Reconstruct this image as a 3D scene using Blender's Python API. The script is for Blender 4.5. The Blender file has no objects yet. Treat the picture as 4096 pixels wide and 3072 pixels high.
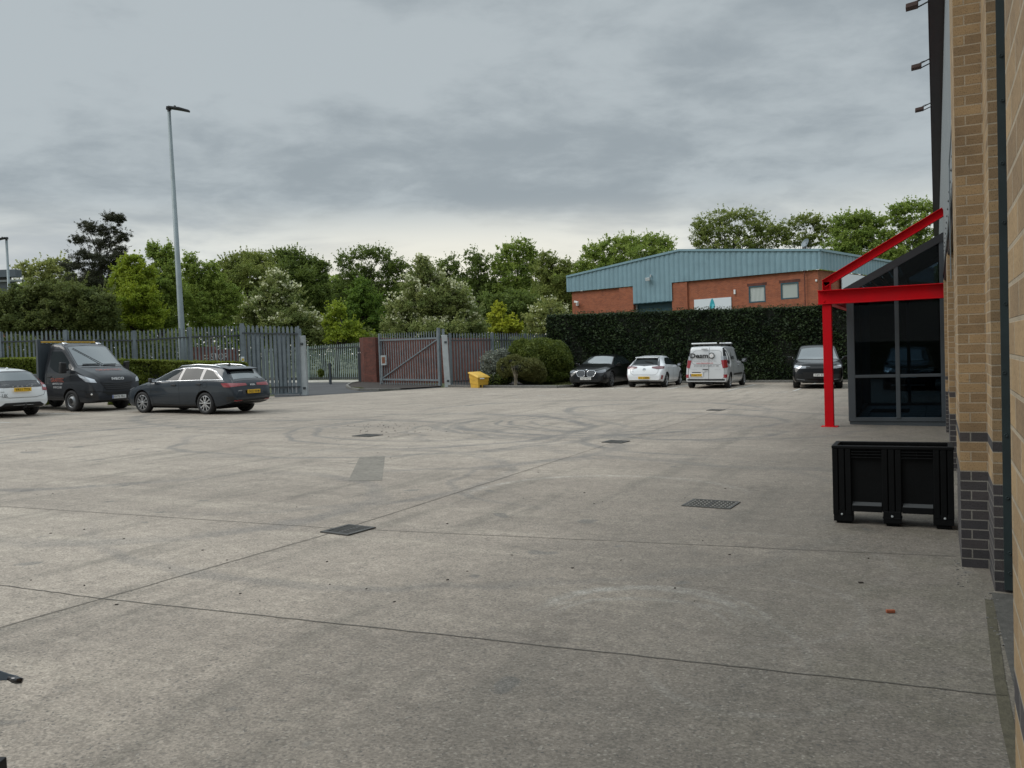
import bpy, bmesh, math, random
import numpy as np
from mathutils import Vector, Matrix
from mathutils.bvhtree import BVHTree
random.seed(7); RNG = np.random.default_rng(11)
S = bpy.context.scene; COL = S.collection
# ------------------------------------------------------------------ camera
FPX = 3541.0; PITCH, ROLL, YAW = -0.0337, 0.0340, -0.4477
CU, CV = 2048.0, 1536.0
_F = np.array([math.sin(YAW)*math.cos(PITCH), math.cos(YAW)*math.cos(PITCH), math.sin(PITCH)])
_R = np.array([math.cos(YAW), -math.sin(YAW), 0.0]); _U = np.cross(_R, _F)
RT = math.cos(ROLL)*_R - math.sin(ROLL)*_U; UP = math.cos(ROLL)*_U + math.sin(ROLL)*_R
CAM = np.array([0.0, 0.0, 1.72])
cd = bpy.data.cameras.new('camera'); cam = bpy.data.objects.new('camera', cd); COL.objects.link(cam)
cd.sensor_width = 36.0; cd.lens = FPX/4096*36.0; cd.clip_start = 0.05; cd.clip_end = 3000
cam.matrix_world = Matrix(((RT[0], UP[0], -_F[0], CAM[0]), (RT[1], UP[1], -_F[1], CAM[1]), (RT[2], UP[2], -_F[2], CAM[2]), (0, 0, 0, 1)))
S.camera = cam
S.view_settings.view_transform = 'Standard'; S.view_settings.look = 'None'
S.view_settings.exposure = 0.16; S.view_settings.gamma = 1.0; S.view_settings.use_curve_mapping = False
S.render.engine = 'CYCLES'; S.cycles.use_denoising = True
S.cycles.max_bounces = 8; S.cycles.transparent_max_bounces = 16
try: S.cycles.denoising_prefilter = 'ACCURATE'
except Exception: pass
# ------------------------------------------------------------------ world: overcast sky over a clear one
SUN_EL, SUN_AZ = math.radians(44), math.radians(-122)   # azimuth from +Y, clockwise
W = bpy.data.worlds.new('World'); S.world = W; W.use_nodes = True
def build_world():
    nt = W.node_tree; N = nt.nodes; Lk = nt.links; N.clear()
    def nd(t, **k):
        n = N.new(t)
        for a, b in k.items(): setattr(n, a, b)
        return n
    def math_(op, a, b=None, c=None, clamp=False):
        n = nd('ShaderNodeMath', operation=op); n.use_clamp = clamp
        for i, q in enumerate((a, b, c)):
            if q is None: continue
            if isinstance(q, (int, float)): n.inputs[i].default_value = q
            else: Lk.new(q, n.inputs[i])
        return n.outputs[0]
    def mix(f, a, b):
        n = nd('ShaderNodeMix', data_type='RGBA')
        for i, q in ((0, f), (6, a), (7, b)):
            if isinstance(q, (int, float)): n.inputs[i].default_value = q
            elif isinstance(q, tuple): n.inputs[i].default_value = (*q, 1)
            else: Lk.new(q, n.inputs[i])
        return n.outputs[2]
    def ramp(f, a, b):
        n = nd('ShaderNodeMapRange'); n.interpolation_type = 'SMOOTHSTEP'; n.inputs[1].default_value = a; n.inputs[2].default_value = b
        Lk.new(f, n.inputs[0]); return n.outputs[0]
    tc = nd('ShaderNodeTexCoord'); sp = nd('ShaderNodeSeparateXYZ'); Lk.new(tc.outputs['Generated'], sp.inputs[0])
    x, y, z = sp.outputs
    zz = math_('MAXIMUM', z, 0.0); den = math_('ADD', zz, 0.17)
    px = math_('DIVIDE', x, den); py = math_('DIVIDE', y, den)
    # axes turned so the cloud streets run across the view
    ca, sa = math.cos(0.62), math.sin(0.62)
    ax = math_('ADD', math_('MULTIPLY', px, ca), math_('MULTIPLY', py, sa))
    ay = math_('SUBTRACT', math_('MULTIPLY', py, ca), math_('MULTIPLY', px, sa))
    def noise(sx, sy, off, det=5.0, rough=0.55, dist=0.3):
        cb = nd('ShaderNodeCombineXYZ'); Lk.new(math_('MULTIPLY', ax, sx), cb.inputs[0]); Lk.new(math_('MULTIPLY', ay, sy), cb.inputs[1]); cb.inputs[2].default_value = off
        n = nd('ShaderNodeTexNoise'); n.inputs['Scale'].default_value = 1.0; n.inputs['Detail'].default_value = det
        n.inputs['Roughness'].default_value = rough; n.inputs['Distortion'].default_value = dist
        Lk.new(cb.outputs[0], n.inputs['Vector']); return n.outputs[0]
    n1 = noise(0.55, 0.80, 5.3, 3.0, 0.45, 0.2); n2 = noise(1.6, 1.9, 8.4, 5.0, 0.55, 0.3); n3 = noise(4.6, 4.8, 1.7, 6.0, 0.6, 0.2)
    c = math_('ADD', math_('MULTIPLY', n1, 0.24), math_('ADD', math_('MULTIPLY', n2, 0.44), math_('MULTIPLY', n3, 0.32)))
    t = ramp(c, 0.39, 0.585)
    cloud = mix(t, (0.292, 0.332, 0.355), (0.418, 0.463, 0.482))
    # paler band low down, warm where the sun stands behind the cloud
    low = ramp(z, 0.180, 0.110)
    lowc = mix(ramp(n2, 0.30, 0.58), (0.46, 0.49, 0.505), (0.74, 0.75, 0.70))
    cloud = mix(math_('MULTIPLY', low, 0.92), cloud, lowc)
    gx, gy = math.sin(-0.49), math.cos(-0.49)
    az = math_('ADD', math_('MULTIPLY', x, gx), math_('MULTIPLY', y, gy))
    glow = math_('MULTIPLY', ramp(az, 0.950, 1.0), ramp(z, 0.175, 0.09))
    cloud = mix(math_('MULTIPLY', glow, 0.8), cloud, (0.86, 0.82, 0.70))
    # overcast skies brighten towards the zenith
    zen = math_('MULTIPLY_ADD', ramp(z, 0.36, 0.90), 2.3, 1.0)
    vm = nd('ShaderNodeVectorMath', operation='SCALE'); Lk.new(cloud, vm.inputs[0]); Lk.new(zen, vm.inputs[3])
    b1 = nd('ShaderNodeBackground'); Lk.new(vm.outputs[0], b1.inputs[0]); b1.inputs[1].default_value = 1.0
    sky = nd('ShaderNodeTexSky'); sky.sky_type = 'NISHITA'; sky.sun_disc = False
    sky.sun_elevation = SUN_EL; sky.sun_rotation = SUN_AZ
    b2 = nd('ShaderNodeBackground'); Lk.new(sky.outputs[0], b2.inputs[0]); b2.inputs[1].default_value = 0.1
    ms = nd('ShaderNodeMixShader'); ms.inputs[0].default_value = 0.94
    Lk.new(b2.outputs[0], ms.inputs[1]); Lk.new(b1.outputs[0], ms.inputs[2])
    o = nd('ShaderNodeOutputWorld'); Lk.new(ms.outputs[0], o.inputs[0])
build_world()
sl = bpy.data.lights.new('sun', 'SUN'); sun = bpy.data.objects.new('sun', sl); COL.objects.link(sun)
sl.energy = 1.45; sl.angle = math.radians(35); sl.color = (1.0, 0.965, 0.91)
_sd = Vector((math.sin(SUN_AZ)*math.cos(SUN_EL), math.cos(SUN_AZ)*math.cos(SUN_EL), math.sin(SUN_EL)))
sun.rotation_euler = _sd.to_track_quat('Z', 'Y').to_euler(); sun.location = (0, 0, 60)
# ------------------------------------------------------------------ pixel <-> world
def ray(u, v): return _F + RT*(u-CU)/FPX + UP*(CV-v)/FPX
def hz(u): return 1416.5 - 0.034*(u-2048)          # level line
_gn = np.cross(ray(0, 1437.8), ray(4096, 1372.2)); _gn /= np.linalg.norm(_gn); _gn = _gn if _gn[2] > 0 else -_gn
_P0 = CAM - _gn*1.72
GN = Vector(_gn)
def G(u, v, up=0.0):
    d = ray(u, v); t = ((_P0-CAM) @ _gn)/(d @ _gn); p = CAM + d*t; return Vector((p[0], p[1], p[2]+up))
def gz(x, y): return float(_P0[2] - (_gn[0]*(x-_P0[0]) + _gn[1]*(y-_P0[1]))/_gn[2])
def AT(u, v, depth): return Vector(CAM + ray(u, v)*depth)
def ONX(u, v, x): d = ray(u, v); return Vector(CAM + d*(x/d[0]))
def ONY(u, v, y): d = ray(u, v); return Vector(CAM + d*(y/d[1]))
def base(u, depth):                                   # ground point seen in column u at a depth
    v = 1500.0
    for _ in range(12):
        p = AT(u, v, depth); v += (p.z-gz(p.x, p.y))*FPX/depth
    return AT(u, v, depth)
# ------------------------------------------------------------------ materials
def mat(name, col, rough=0.6, metal=0.0, spec=0.5, coat=0.0, noise=0.0, nscale=8.0, bump=0.0, bscale=60.0, bdist=0.01, trans=None, emit=None, dirt=None):
    m = bpy.data.materials.new(name); m.use_nodes = True; nt = m.node_tree; b = nt.nodes['Principled BSDF']; L = nt.links
    b.inputs['Base Color'].default_value = (*col, 1); b.inputs['Roughness'].default_value = rough; b.inputs['Metallic'].default_value = metal
    b.inputs['Specular IOR Level'].default_value = spec; b.inputs['Coat Weight'].default_value = coat; b.inputs['Coat Roughness'].default_value = 0.04
    tc = nt.nodes.new('ShaderNodeTexCoord')
    if noise or dirt:
        n = nt.nodes.new('ShaderNodeTexNoise'); n.inputs['Scale'].default_value = nscale; n.inputs['Detail'].default_value = 6; n.inputs['Roughness'].default_value = 0.65
        L.new(tc.outputs['Object'], n.inputs['Vector'])
        mr = nt.nodes.new('ShaderNodeMapRange'); mr.inputs[1].default_value = 0.3; mr.inputs[2].default_value = 0.7
        mr.inputs[3].default_value = 1-noise; mr.inputs[4].default_value = 1+noise; L.new(n.outputs[0], mr.inputs[0])
        mx = nt.nodes.new('ShaderNodeMix'); mx.data_type = 'RGBA'; mx.blend_type = 'MULTIPLY'; mx.inputs[0].default_value = 1
        mx.inputs[6].default_value = (*col, 1); L.new(mr.outputs[0], mx.inputs[7]); out = mx.outputs[2]
        if dirt:
            n2 = nt.nodes.new('ShaderNodeTexNoise'); n2.inputs['Scale'].default_value = nscale*0.4; n2.inputs['Detail'].default_value = 8; n2.inputs['Roughness'].default_value = 0.7
            L.new(tc.outputs['Object'], n2.inputs['Vector'])
            r2 = nt.nodes.new('ShaderNodeMapRange'); r2.inputs[1].default_value = 0.5; r2.inputs[2].default_value = 0.72; r2.inputs[4].default_value = 0.8; L.new(n2.outputs[0], r2.inputs[0])
            m2 = nt.nodes.new('ShaderNodeMix'); m2.data_type = 'RGBA'; L.new(r2.outputs[0], m2.inputs[0]); L.new(out, m2.inputs[6]); m2.inputs[7].default_value = (*dirt, 1); out = m2.outputs[2]
        L.new(out, b.inputs['Base Color'])
    if bump:
        n = nt.nodes.new('ShaderNodeTexNoise'); n.inputs['Scale'].default_value = bscale; n.inputs['Detail'].default_value = 5
        L.new(tc.outputs['Object'], n.inputs['Vector'])
        bp = nt.nodes.new('ShaderNodeBump'); bp.inputs['Strength'].default_value = bump; bp.inputs['Distance'].default_value = bdist
        L.new(n.outputs[0], bp.inputs['Height']); L.new(bp.outputs[0], b.inputs['Normal'])
    if emit: b.inputs['Emission Color'].default_value = (*emit, 1); b.inputs['Emission Strength'].default_value = 1
    return m
def brick_mat(name, c1, c2, mortar, plinth=None, scale_w=0.225, rough=0.85, stain=0.25, bump=0.6):
    """bricks from UVs measured in metres; dark engineering bricks up to 0.75 m and as a band"""
    m = bpy.data.materials.new(name); m.use_nodes = True; nt = m.node_tree; N = nt.nodes; L = nt.links; b = N['Principled BSDF']
    b.inputs['Roughness'].default_value = rough
    uv = N.new('ShaderNodeTexCoord')
    def br(a, c, mo):
        t = N.new('ShaderNodeTexBrick'); t.offset = 0.5; t.inputs['Color1'].default_value = (*a, 1); t.inputs['Color2'].default_value = (*c, 1); t.inputs['Mortar'].default_value = (*mo, 1)
        t.inputs['Scale'].default_value = 1.0; t.inputs['Mortar Size'].default_value = 0.0055; t.inputs['Mortar Smooth'].default_value = 0.25; t.inputs['Bias'].default_value = 0.0
        t.inputs['Brick Width'].default_value = scale_w; t.inputs['Row Height'].default_value = 0.075
        L.new(uv.outputs['UV'], t.inputs['Vector']); return t
    t = br(c1, c2, mortar); col = t.outputs['Color']
    if plinth:
        t2 = br(plinth[0], plinth[1], plinth[2])
        sp = N.new('ShaderNodeSeparateXYZ'); L.new(uv.outputs['UV'], sp.inputs[0])
        def step(op, val):
            q = N.new('ShaderNodeMath'); q.operation = op; L.new(sp.outputs[1], q.inputs[0]); q.inputs[1].default_value = val; return q.outputs[0]
        a = step('LESS_THAN', 0.75); lo = step('GREATER_THAN', 0.975); hi = step('LESS_THAN', 1.05)
        q = N.new('ShaderNodeMath'); q.operation = 'MULTIPLY'; L.new(lo, q.inputs[0]); L.new(hi, q.inputs[1])
        q2 = N.new('ShaderNodeMath'); q2.operation = 'MAXIMUM'; L.new(q.outputs[0], q2.inputs[0]); L.new(a, q2.inputs[1])
        mx = N.new('ShaderNodeMix'); mx.data_type = 'RGBA'; L.new(q2.outputs[0], mx.inputs[0]); L.new(col, mx.inputs[6]); L.new(t2.outputs['Color'], mx.inputs[7]); col = mx.outputs[2]
    no = N.new('ShaderNodeTexNoise'); no.inputs['Scale'].default_value = 1.7; no.inputs['Detail'].default_value = 8; no.inputs['Roughness'].default_value = 0.72; L.new(uv.outputs['UV'], no.inputs['Vector'])
    mr = N.new('ShaderNodeMapRange'); mr.inputs[1].default_value = 0.3; mr.inputs[2].default_value = 0.7; mr.inputs[3].default_value = 1-stain; mr.inputs[4].default_value = 1+stain; L.new(no.outputs[0], mr.inputs[0])
    # pitted drag-faced texture
    mp = N.new('ShaderNodeMapping'); mp.inputs['Scale'].default_value = (210, 70, 1); L.new(uv.outputs['UV'], mp.inputs[0])
    pit = N.new('ShaderNodeTexNoise'); pit.inputs['Scale'].default_value = 1; pit.inputs['Detail'].default_value = 3; L.new(mp.outputs[0], pit.inputs['Vector'])
    pr = N.new('ShaderNodeMapRange'); pr.inputs[1].default_value = 0.34; pr.inputs[2].default_value = 0.46; pr.inputs[3].default_value = 0.62; pr.inputs[4].default_value = 1.0; L.new(pit.outputs[0], pr.inputs[0])
    mm = N.new('ShaderNodeMath'); mm.operation = 'MULTIPLY'; L.new(mr.outputs[0], mm.inputs[0]); L.new(pr.outputs[0], mm.inputs[1])
    mx = N.new('ShaderNodeMix'); mx.data_type = 'RGBA'; mx.blend_type = 'MULTIPLY'; mx.inputs[0].default_value = 1; L.new(col, mx.inputs[6]); L.new(mm.outputs[0], mx.inputs[7])
    L.new(mx.outputs[2], b.inputs['Base Color'])
    inv = N.new('ShaderNodeMath'); inv.operation = 'SUBTRACT'; L.new(pit.outputs[0], inv.inputs[0]); L.new(t.outputs['Fac'], inv.inputs[1])
    bp = N.new('ShaderNodeBump'); bp.inputs['Strength'].default_value = bump; bp.inputs['Distance'].default_value = 0.006; L.new(inv.outputs[0], bp.inputs['Height']); L.new(bp.outputs[0], b.inputs['Normal'])
    return m
def leaf_mat(name, a, c, tr=0.25, rough=0.6):
    m = bpy.data.materials.new(name); m.use_nodes = True; nt = m.node_tree; N = nt.nodes; L = nt.links; b = N['Principled BSDF']
    at = N.new('ShaderNodeAttribute'); at.attribute_name = 'tint'
    mx = N.new('ShaderNodeMix'); mx.data_type = 'RGBA'; L.new(at.outputs['Fac'], mx.inputs[0]); mx.inputs[6].default_value = (*a, 1); mx.inputs[7].default_value = (*c, 1)
    L.new(mx.outputs[2], b.inputs['Base Color']); b.inputs['Roughness'].default_value = rough; b.inputs['Specular IOR Level'].default_value = 0.3
    t = N.new('ShaderNodeBsdfTranslucent'); L.new(mx.outputs[2], t.inputs[0])
    ms = N.new('ShaderNodeMixShader'); ms.inputs[0].default_value = tr; L.new(b.outputs[0], ms.inputs[1]); L.new(t.outputs[0], ms.inputs[2]); L.new(ms.outputs[0], N['Material Output'].inputs[0])
    return m
def glass_mat(name, tint, gloss_ior=1.5):
    m = bpy.data.materials.new(name); m.use_nodes = True; nt = m.node_tree; N = nt.nodes; L = nt.links; N.remove(N['Principled BSDF'])
    t = N.new('ShaderNodeBsdfTransparent'); t.inputs[0].default_value = (*tint, 1)
    g = N.new('ShaderNodeBsdfGlossy'); g.inputs['Roughness'].default_value = 0.01; g.inputs[0].default_value = (.9, .95, 1, 1)
    f = N.new('ShaderNodeFresnel'); f.inputs[0].default_value = gloss_ior
    ms = N.new('ShaderNodeMixShader'); L.new(f.outputs[0], ms.inputs[0]); L.new(t.outputs[0], ms.inputs[1]); L.new(g.outputs[0], ms.inputs[2]); L.new(ms.outputs[0], N['Material Output'].inputs[0])
    return m
M = {}
M['tan'] = brick_mat('tan brick', (.355, .242, .126), (.215, .145, .079), (.345, .285, .205), plinth=((.038, .036, .040), (.060, .052, .052), (.20, .19, .17)), stain=.28)
M['red'] = brick_mat('red brick', (.36, .105, .046), (.26, .074, .036), (.27, .16, .11), stain=.2, bump=.3)
M['oldred'] = brick_mat('weathered red brick', (.125, .036, .024), (.085, .027, .019), (.09, .05, .038), stain=.5, bump=.3)
M['galv'] = mat('galvanised steel', (.175, .205, .225), .55, .3, noise=.22, nscale=3.0)
M['galvlight'] = mat('new galvanised steel', (.40, .43, .44), .5, .3, noise=.15, nscale=3.0)
M['steelpole'] = mat('lamp column steel', (.19, .225, .235), .55, .3, noise=.15, nscale=2.0)
M['darkmetal'] = mat('dark metal', (.020, .022, .025), .5)
M['charcoal'] = mat('charcoal paint', (.052, .063, .073), .42, noise=.1, nscale=3)
M['greenblack'] = mat('dark green steel', (.018, .030, .032), .5, noise=.2, nscale=5)
M['redpaint'] = mat('red steel paint', (.50, .004, .010), .55, spec=.10, noise=.08, nscale=2.5, dirt=(.40, .012, .018))
M['silverclad'] = mat('silver cladding', (.22, .24, .25), .45, .3, noise=.1, nscale=2)
M['fascia'] = mat('dark fascia', (.022, .024, .028), .45, noise=.2, nscale=1.5)
M['blueclad'] = mat('blue cladding', (.185, .295, .345), .5, noise=.12, nscale=.8)
M['bluedoor'] = mat('dark blue door', (.022, .075, .10), .5)
M['white'] = mat('white plastic', (.72, .72, .72), .5)
M['signwhite'] = mat('white sign', (.66, .70, .74), .4)
M['teal'] = mat('teal print', (.02, .33, .40), .5)
M['blackplastic'] = mat('black plastic', (.0025, .003, .0035), .6, spec=.15, noise=.3, nscale=5, bump=.15, bscale=40)
M['castiron'] = mat('cast iron', (.058, .056, .052), .6, noise=.3, nscale=9)
M['pit'] = mat('dark pit', (.008, .008, .008), .9)
M['yellow'] = mat('yellow grit bin plastic', (.60, .36, .045), .5, noise=.14, nscale=4, dirt=(.40, .27, .06))
M['bark'] = mat('bark', (.055, .045, .035), .9, noise=.4, nscale=4)
M['palebark'] = mat('pale bark', (.20, .17, .125), .9, noise=.3, nscale=6)
M['tyre'] = mat('tyre rubber', (.013, .013, .014), .75)
M['alloy'] = mat('alloy wheel', (.50, .51, .52), .28, .75)
M['alloydark'] = mat('dark wheel back', (.012, .012, .013), .6)
M['chrome'] = mat('chrome', (.75, .76, .78), .12, .95)
M['carglass'] = mat('car window glass', (.012, .016, .017), .05, 0, .16)
M['screen'] = mat('windscreen glass', (.10, .115, .12), .06, .35, 1.0, coat=1.0)
M['trim'] = mat('black car trim', (.013, .013, .014), .5)
M['gloss'] = mat('gloss black trim', (.006, .006, .0095), .12, 0, .5, coat=.6)
M['lamp'] = mat('headlight glass', (.42, .44, .47), .08, .4, .8, coat=1.0)
M['lampdark'] = mat('dark headlight glass', (.06, .065, .075), .06, .2, .8, coat=1.0)
M['taillight'] = mat('red tail light', (.26, .008, .014), .12, 0, .7, coat=1.0)
M['taildark'] = mat('smoked tail light', (.10, .008, .012), .12, 0, .7, coat=1.0)
M['plateyellow'] = mat('yellow plate', (.70, .42, .02), .4)
M['platewhite'] = mat('white plate', (.68, .68, .66), .4)
M['ink'] = mat('black lettering', (.012, .012, .012), .5)
M['whiteink'] = mat('white lettering', (.70, .70, .70), .5)
M['redink'] = mat('red lettering', (.42, .02, .02), .5)
M['rust'] = mat('rusty steel', (.16, .06, .028), .8, noise=.5, nscale=25)
def paint(name, col, metal=0.0, rough=.32): return mat(name, col, rough, metal, .5 if sum(col) > .5 else .12, coat=.85 if sum(col) > .5 else .55, noise=.05, nscale=2)
M['p_white'] = paint('white car paint', (.66, .67, .67)); M['p_grey'] = paint('dark grey van paint', (.026, .028, .032))
M['p_navy'] = paint('dark slate car paint', (.026, .033, .041), .1); M['p_black'] = paint('black car paint', (.0025, .0028, .0032))
M['p_silver'] = paint('silver van paint', (.56, .57, .58), .15, .35); M['p_white2'] = paint('bright white car paint', (.72, .74, .76))
# ------------------------------------------------------------------ mesh builders
def tag(o, label=None, cat=None, group=None, kind=None):
    if label: o['label'] = label
    if cat: o['category'] = cat
    if group: o['group'] = group
    if kind: o['kind'] = kind
    return o
def wloc(o):
    p = Vector((0, 0, 0))
    while o is not None: p = p+o.location; o = o.parent
    return p
def empty(name, loc, label=None, cat=None, group=None, mtx=None):
    o = bpy.data.objects.new(name, None); COL.objects.link(o); o.empty_display_size = .3
    if mtx is not None: o.matrix_world = mtx
    else: o.location = loc
    return tag(o, label, cat, group)
class MB:
    def __init__(s): s.v = []; s.f = []
    def add(s, vs, fs):
        n = len(s.v); s.v += [tuple(p) for p in vs]; s.f += [tuple(i+n for i in f) for f in fs]; return s
    def obox(s, c, ax, ay, az):
        c, ax, ay, az = Vector(c), Vector(ax), Vector(ay), Vector(az)
        if ax.cross(ay).dot(az) < 0: ax = -ax
        vs = [c+ax*i+ay*j+az*k for k in (-1, 1) for j in (-1, 1) for i in (-1, 1)]
        return s.add(vs, [(0, 2, 3, 1), (4, 5, 7, 6), (0, 1, 5, 4), (2, 6, 7, 3), (0, 4, 6, 2), (1, 3, 7, 5)])
    def box(s, x0, x1, y0, y1, z0, z1):
        return s.obox(((x0+x1)/2, (y0+y1)/2, (z0+z1)/2), ((x1-x0)/2, 0, 0), (0, (y1-y0)/2, 0), (0, 0, (z1-z0)/2))
    def bar(s, a, b, w, h, side=None):
        """square bar from a to b; w across side direction, h along the third"""
        a, b = Vector(a), Vector(b); d = (b-a); l = d.length; d = d/l
        sd = Vector(side) if side is not None else Vector((0, 0, 1)).cross(d)
        if sd.length < 1e-4: sd = Vector((1, 0, 0))
        sd = (sd - d*sd.dot(d)).normalized(); up = d.cross(sd)
        return s.obox((a+b)/2, d*(l/2), sd*(w/2), up*(h/2))
    def tube(s, pts, rs, n=8, cap=True):
        pts = [Vector(p) for p in pts]
        if isinstance(rs, (int, float)): rs = [rs]*len(pts)
        base_ = len(s.v); rings = []
        ref = Vector((0.31, 0.17, 0.93))
        for i, p in enumerate(pts):
            d = (pts[min(i+1, len(pts)-1)]-pts[max(i-1, 0)]).normalized()
            r_ = ref if abs(d.dot(ref)) < .95 else Vector((1, 0, 0))
            a = d.cross(r_).normalized(); b = d.cross(a)
            rings.append([p + (a*math.cos(t)+b*math.sin(t))*rs[i] for t in [2*math.pi*k/n for k in range(n)]])
        vs = [q for r in rings for q in r]; fs = []
        for i in range(len(pts)-1):
            for k in range(n): fs.append((i*n+k, i*n+(k+1) % n, (i+1)*n+(k+1) % n, (i+1)*n+k))
        if cap: fs.append(tuple(range(n))[::-1]); fs.append(tuple((len(pts)-1)*n+k for k in range(n)))
        return s.add(vs, fs)
    def lathe(s, prof, c, axis, n=24):
        """prof: (along, radius)"""
        c = Vector(c); ax = Vector(axis).normalized(); a = ax.orthogonal().normalized(); b = ax.cross(a)
        vs = [c+ax*h+(a*math.cos(2*math.pi*k/n)+b*math.sin(2*math.pi*k/n))*r for h, r in prof for k in range(n)]
        fs = [(i*n+k, i*n+(k+1) % n, (i+1)*n+(k+1) % n, (i+1)*n+k) for i in range(len(prof)-1) for k in range(n)]
        return s.add(vs, fs)
    def prism(s, loop, d):
        """closed loop of 3-D points pushed along d"""
        loop = [Vector(p) for p in loop]; d = Vector(d); n = len(loop)
        nor = Vector((0, 0, 0))
        for i in range(n): nor += loop[i].cross(loop[(i+1) % n])
        if nor.dot(d) > 0: loop = loop[::-1]
        vs = loop+[p+d for p in loop]
        fs = [tuple(range(n)), tuple(range(2*n-1, n-1, -1))]+[(i, i+n, (i+1) % n+n, (i+1) % n) for i in range(n)]
        return s.add(vs, fs)
    def sheet(s, loop): return s.add(loop, [tuple(range(len(loop)))])
    def build_each(s, name, m, parent, **k):
        par = list(range(len(s.v)))
        def find(a):
            while par[a] != a: par[a] = par[par[a]]; a = par[a]
            return a
        for f in s.f:
            for i in f[1:]: par[find(i)] = find(f[0])
        isl = {}
        for f in s.f: isl.setdefault(find(f[0]), []).append(f)
        for fs in isl.values():
            ids = sorted({i for f in fs for i in f}); mp = {a: b for b, a in enumerate(ids)}; q = MB(); q.v = [s.v[i] for i in ids]; q.f = [tuple(mp[i] for i in f) for f in fs]; q.build(name, m, parent, **k)
    def build(s, name, m, parent=None, smooth=False, bevel=0.0, local=False, recentre=True):
        me = bpy.data.meshes.new(name); V = np.array(s.v, dtype=float)
        off = np.zeros(3)
        if parent is not None and not local: off = np.array(wloc(parent))
        elif parent is None and recentre: off = np.array([(V[:, 0].min()+V[:, 0].max())/2, (V[:, 1].min()+V[:, 1].max())/2, V[:, 2].min()])
        me.from_pydata([tuple(p) for p in (V-off)], [], s.f); me.validate(); me.update()
        uvl = me.uv_layers.new(name='UV')
        for p in me.polygons:                                   # box projection in metres (world for world-built things)
            n = p.normal; k = max(range(3), key=lambda i: abs(n[i]))
            for li in p.loop_indices:
                co = np.array(me.vertices[me.loops[li].vertex_index].co)+off
                if k == 2: uvl.data[li].uv = (co[0], co[1])
                else:
                    t = math.hypot(n[0], n[1]) or 1; uvl.data[li].uv = ((-n[1]*co[0]+n[0]*co[1])/t, co[2]+.045)
        if smooth:
            for p in me.polygons: p.use_smooth = True
        me.materials.append(m)
        o = bpy.data.objects.new(name, me); COL.objects.link(o)
        if parent is not None: o.parent = parent
        elif recentre: o.location = off
        if bevel:
            bv = o.modifiers.new('bevel', 'BEVEL'); bv.width = bevel; bv.segments = 2; bv.limit_method = 'ANGLE'; bv.angle_limit = math.radians(40)
        return o
def npmesh(name, V, F, m, parent=None, tint=None, loc=None):
    me = bpy.data.meshes.new(name); off = np.array(wloc(parent)) if parent is not None else (np.array(loc) if loc is not None else np.zeros(3))
    k = F.shape[1]; me.vertices.add(len(V)); me.vertices.foreach_set('co', (V-off).astype(np.float32).ravel())
    me.loops.add(F.size); me.loops.foreach_set('vertex_index', F.astype(np.int32).ravel())
    me.polygons.add(len(F)); me.polygons.foreach_set('loop_start', np.arange(0, F.size, k, dtype=np.int32))
    try: me.polygons.foreach_set('loop_total', np.full(len(F), k, dtype=np.int32))
    except Exception: pass
    me.update(calc_edges=True)
    if tint is not None:
        a = me.attributes.new('tint', 'FLOAT', 'FACE'); a.data.foreach_set('value', tint.astype(np.float32))
    me.materials.append(m); o = bpy.data.objects.new(name, me); COL.objects.link(o)
    if parent is not None: o.parent = parent
    else: o.location = off
    return o
def text(s, name, m, parent, origin, xdir, ydir, width=None, height=None, bold=0.0, centre=True, lift=0.004, world=False):
    """lettering as a flat mesh, fitted to width and height, lying in the plane of xdir and ydir"""
    cu = bpy.data.curves.new(name, 'FONT'); cu.body = s; cu.size = 1.0; cu.offset = bold; cu.resolution_u = 3; cu.fill_mode = 'FRONT' if hasattr(cu, 'fill_mode') else cu.fill_mode
    t = bpy.data.objects.new('tmp', cu); COL.objects.link(t)
    dg = bpy.context.evaluated_depsgraph_get(); dg.update()
    me = bpy.data.meshes.new_from_object(t.evaluated_get(dg)); bpy.data.objects.remove(t)
    V = np.array([v.co for v in me.vertices]); lo, hi = V[:, :2].min(0), V[:, :2].max(0); sz = hi-lo
    kx = (width/sz[0]) if width else height/sz[1]; ky = (height/sz[1]) if height else kx
    xd, yd = Vector(xdir).normalized(), Vector(ydir).normalized(); nd = xd.cross(yd)
    o0 = Vector(origin)-(wloc(parent) if world else Vector((0, 0, 0)))
    for v in me.vertices:
        a = (v.co.x-lo[0])*kx - (sz[0]*kx/2 if centre else 0); b = (v.co.y-lo[1])*ky - (sz[1]*ky/2 if centre else 0)
        v.co = o0+xd*a+yd*b+nd*lift
    me.materials.clear(); me.materials.append(m); o = bpy.data.objects.new(name, me); COL.objects.link(o); o.parent = parent
    return o
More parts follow.
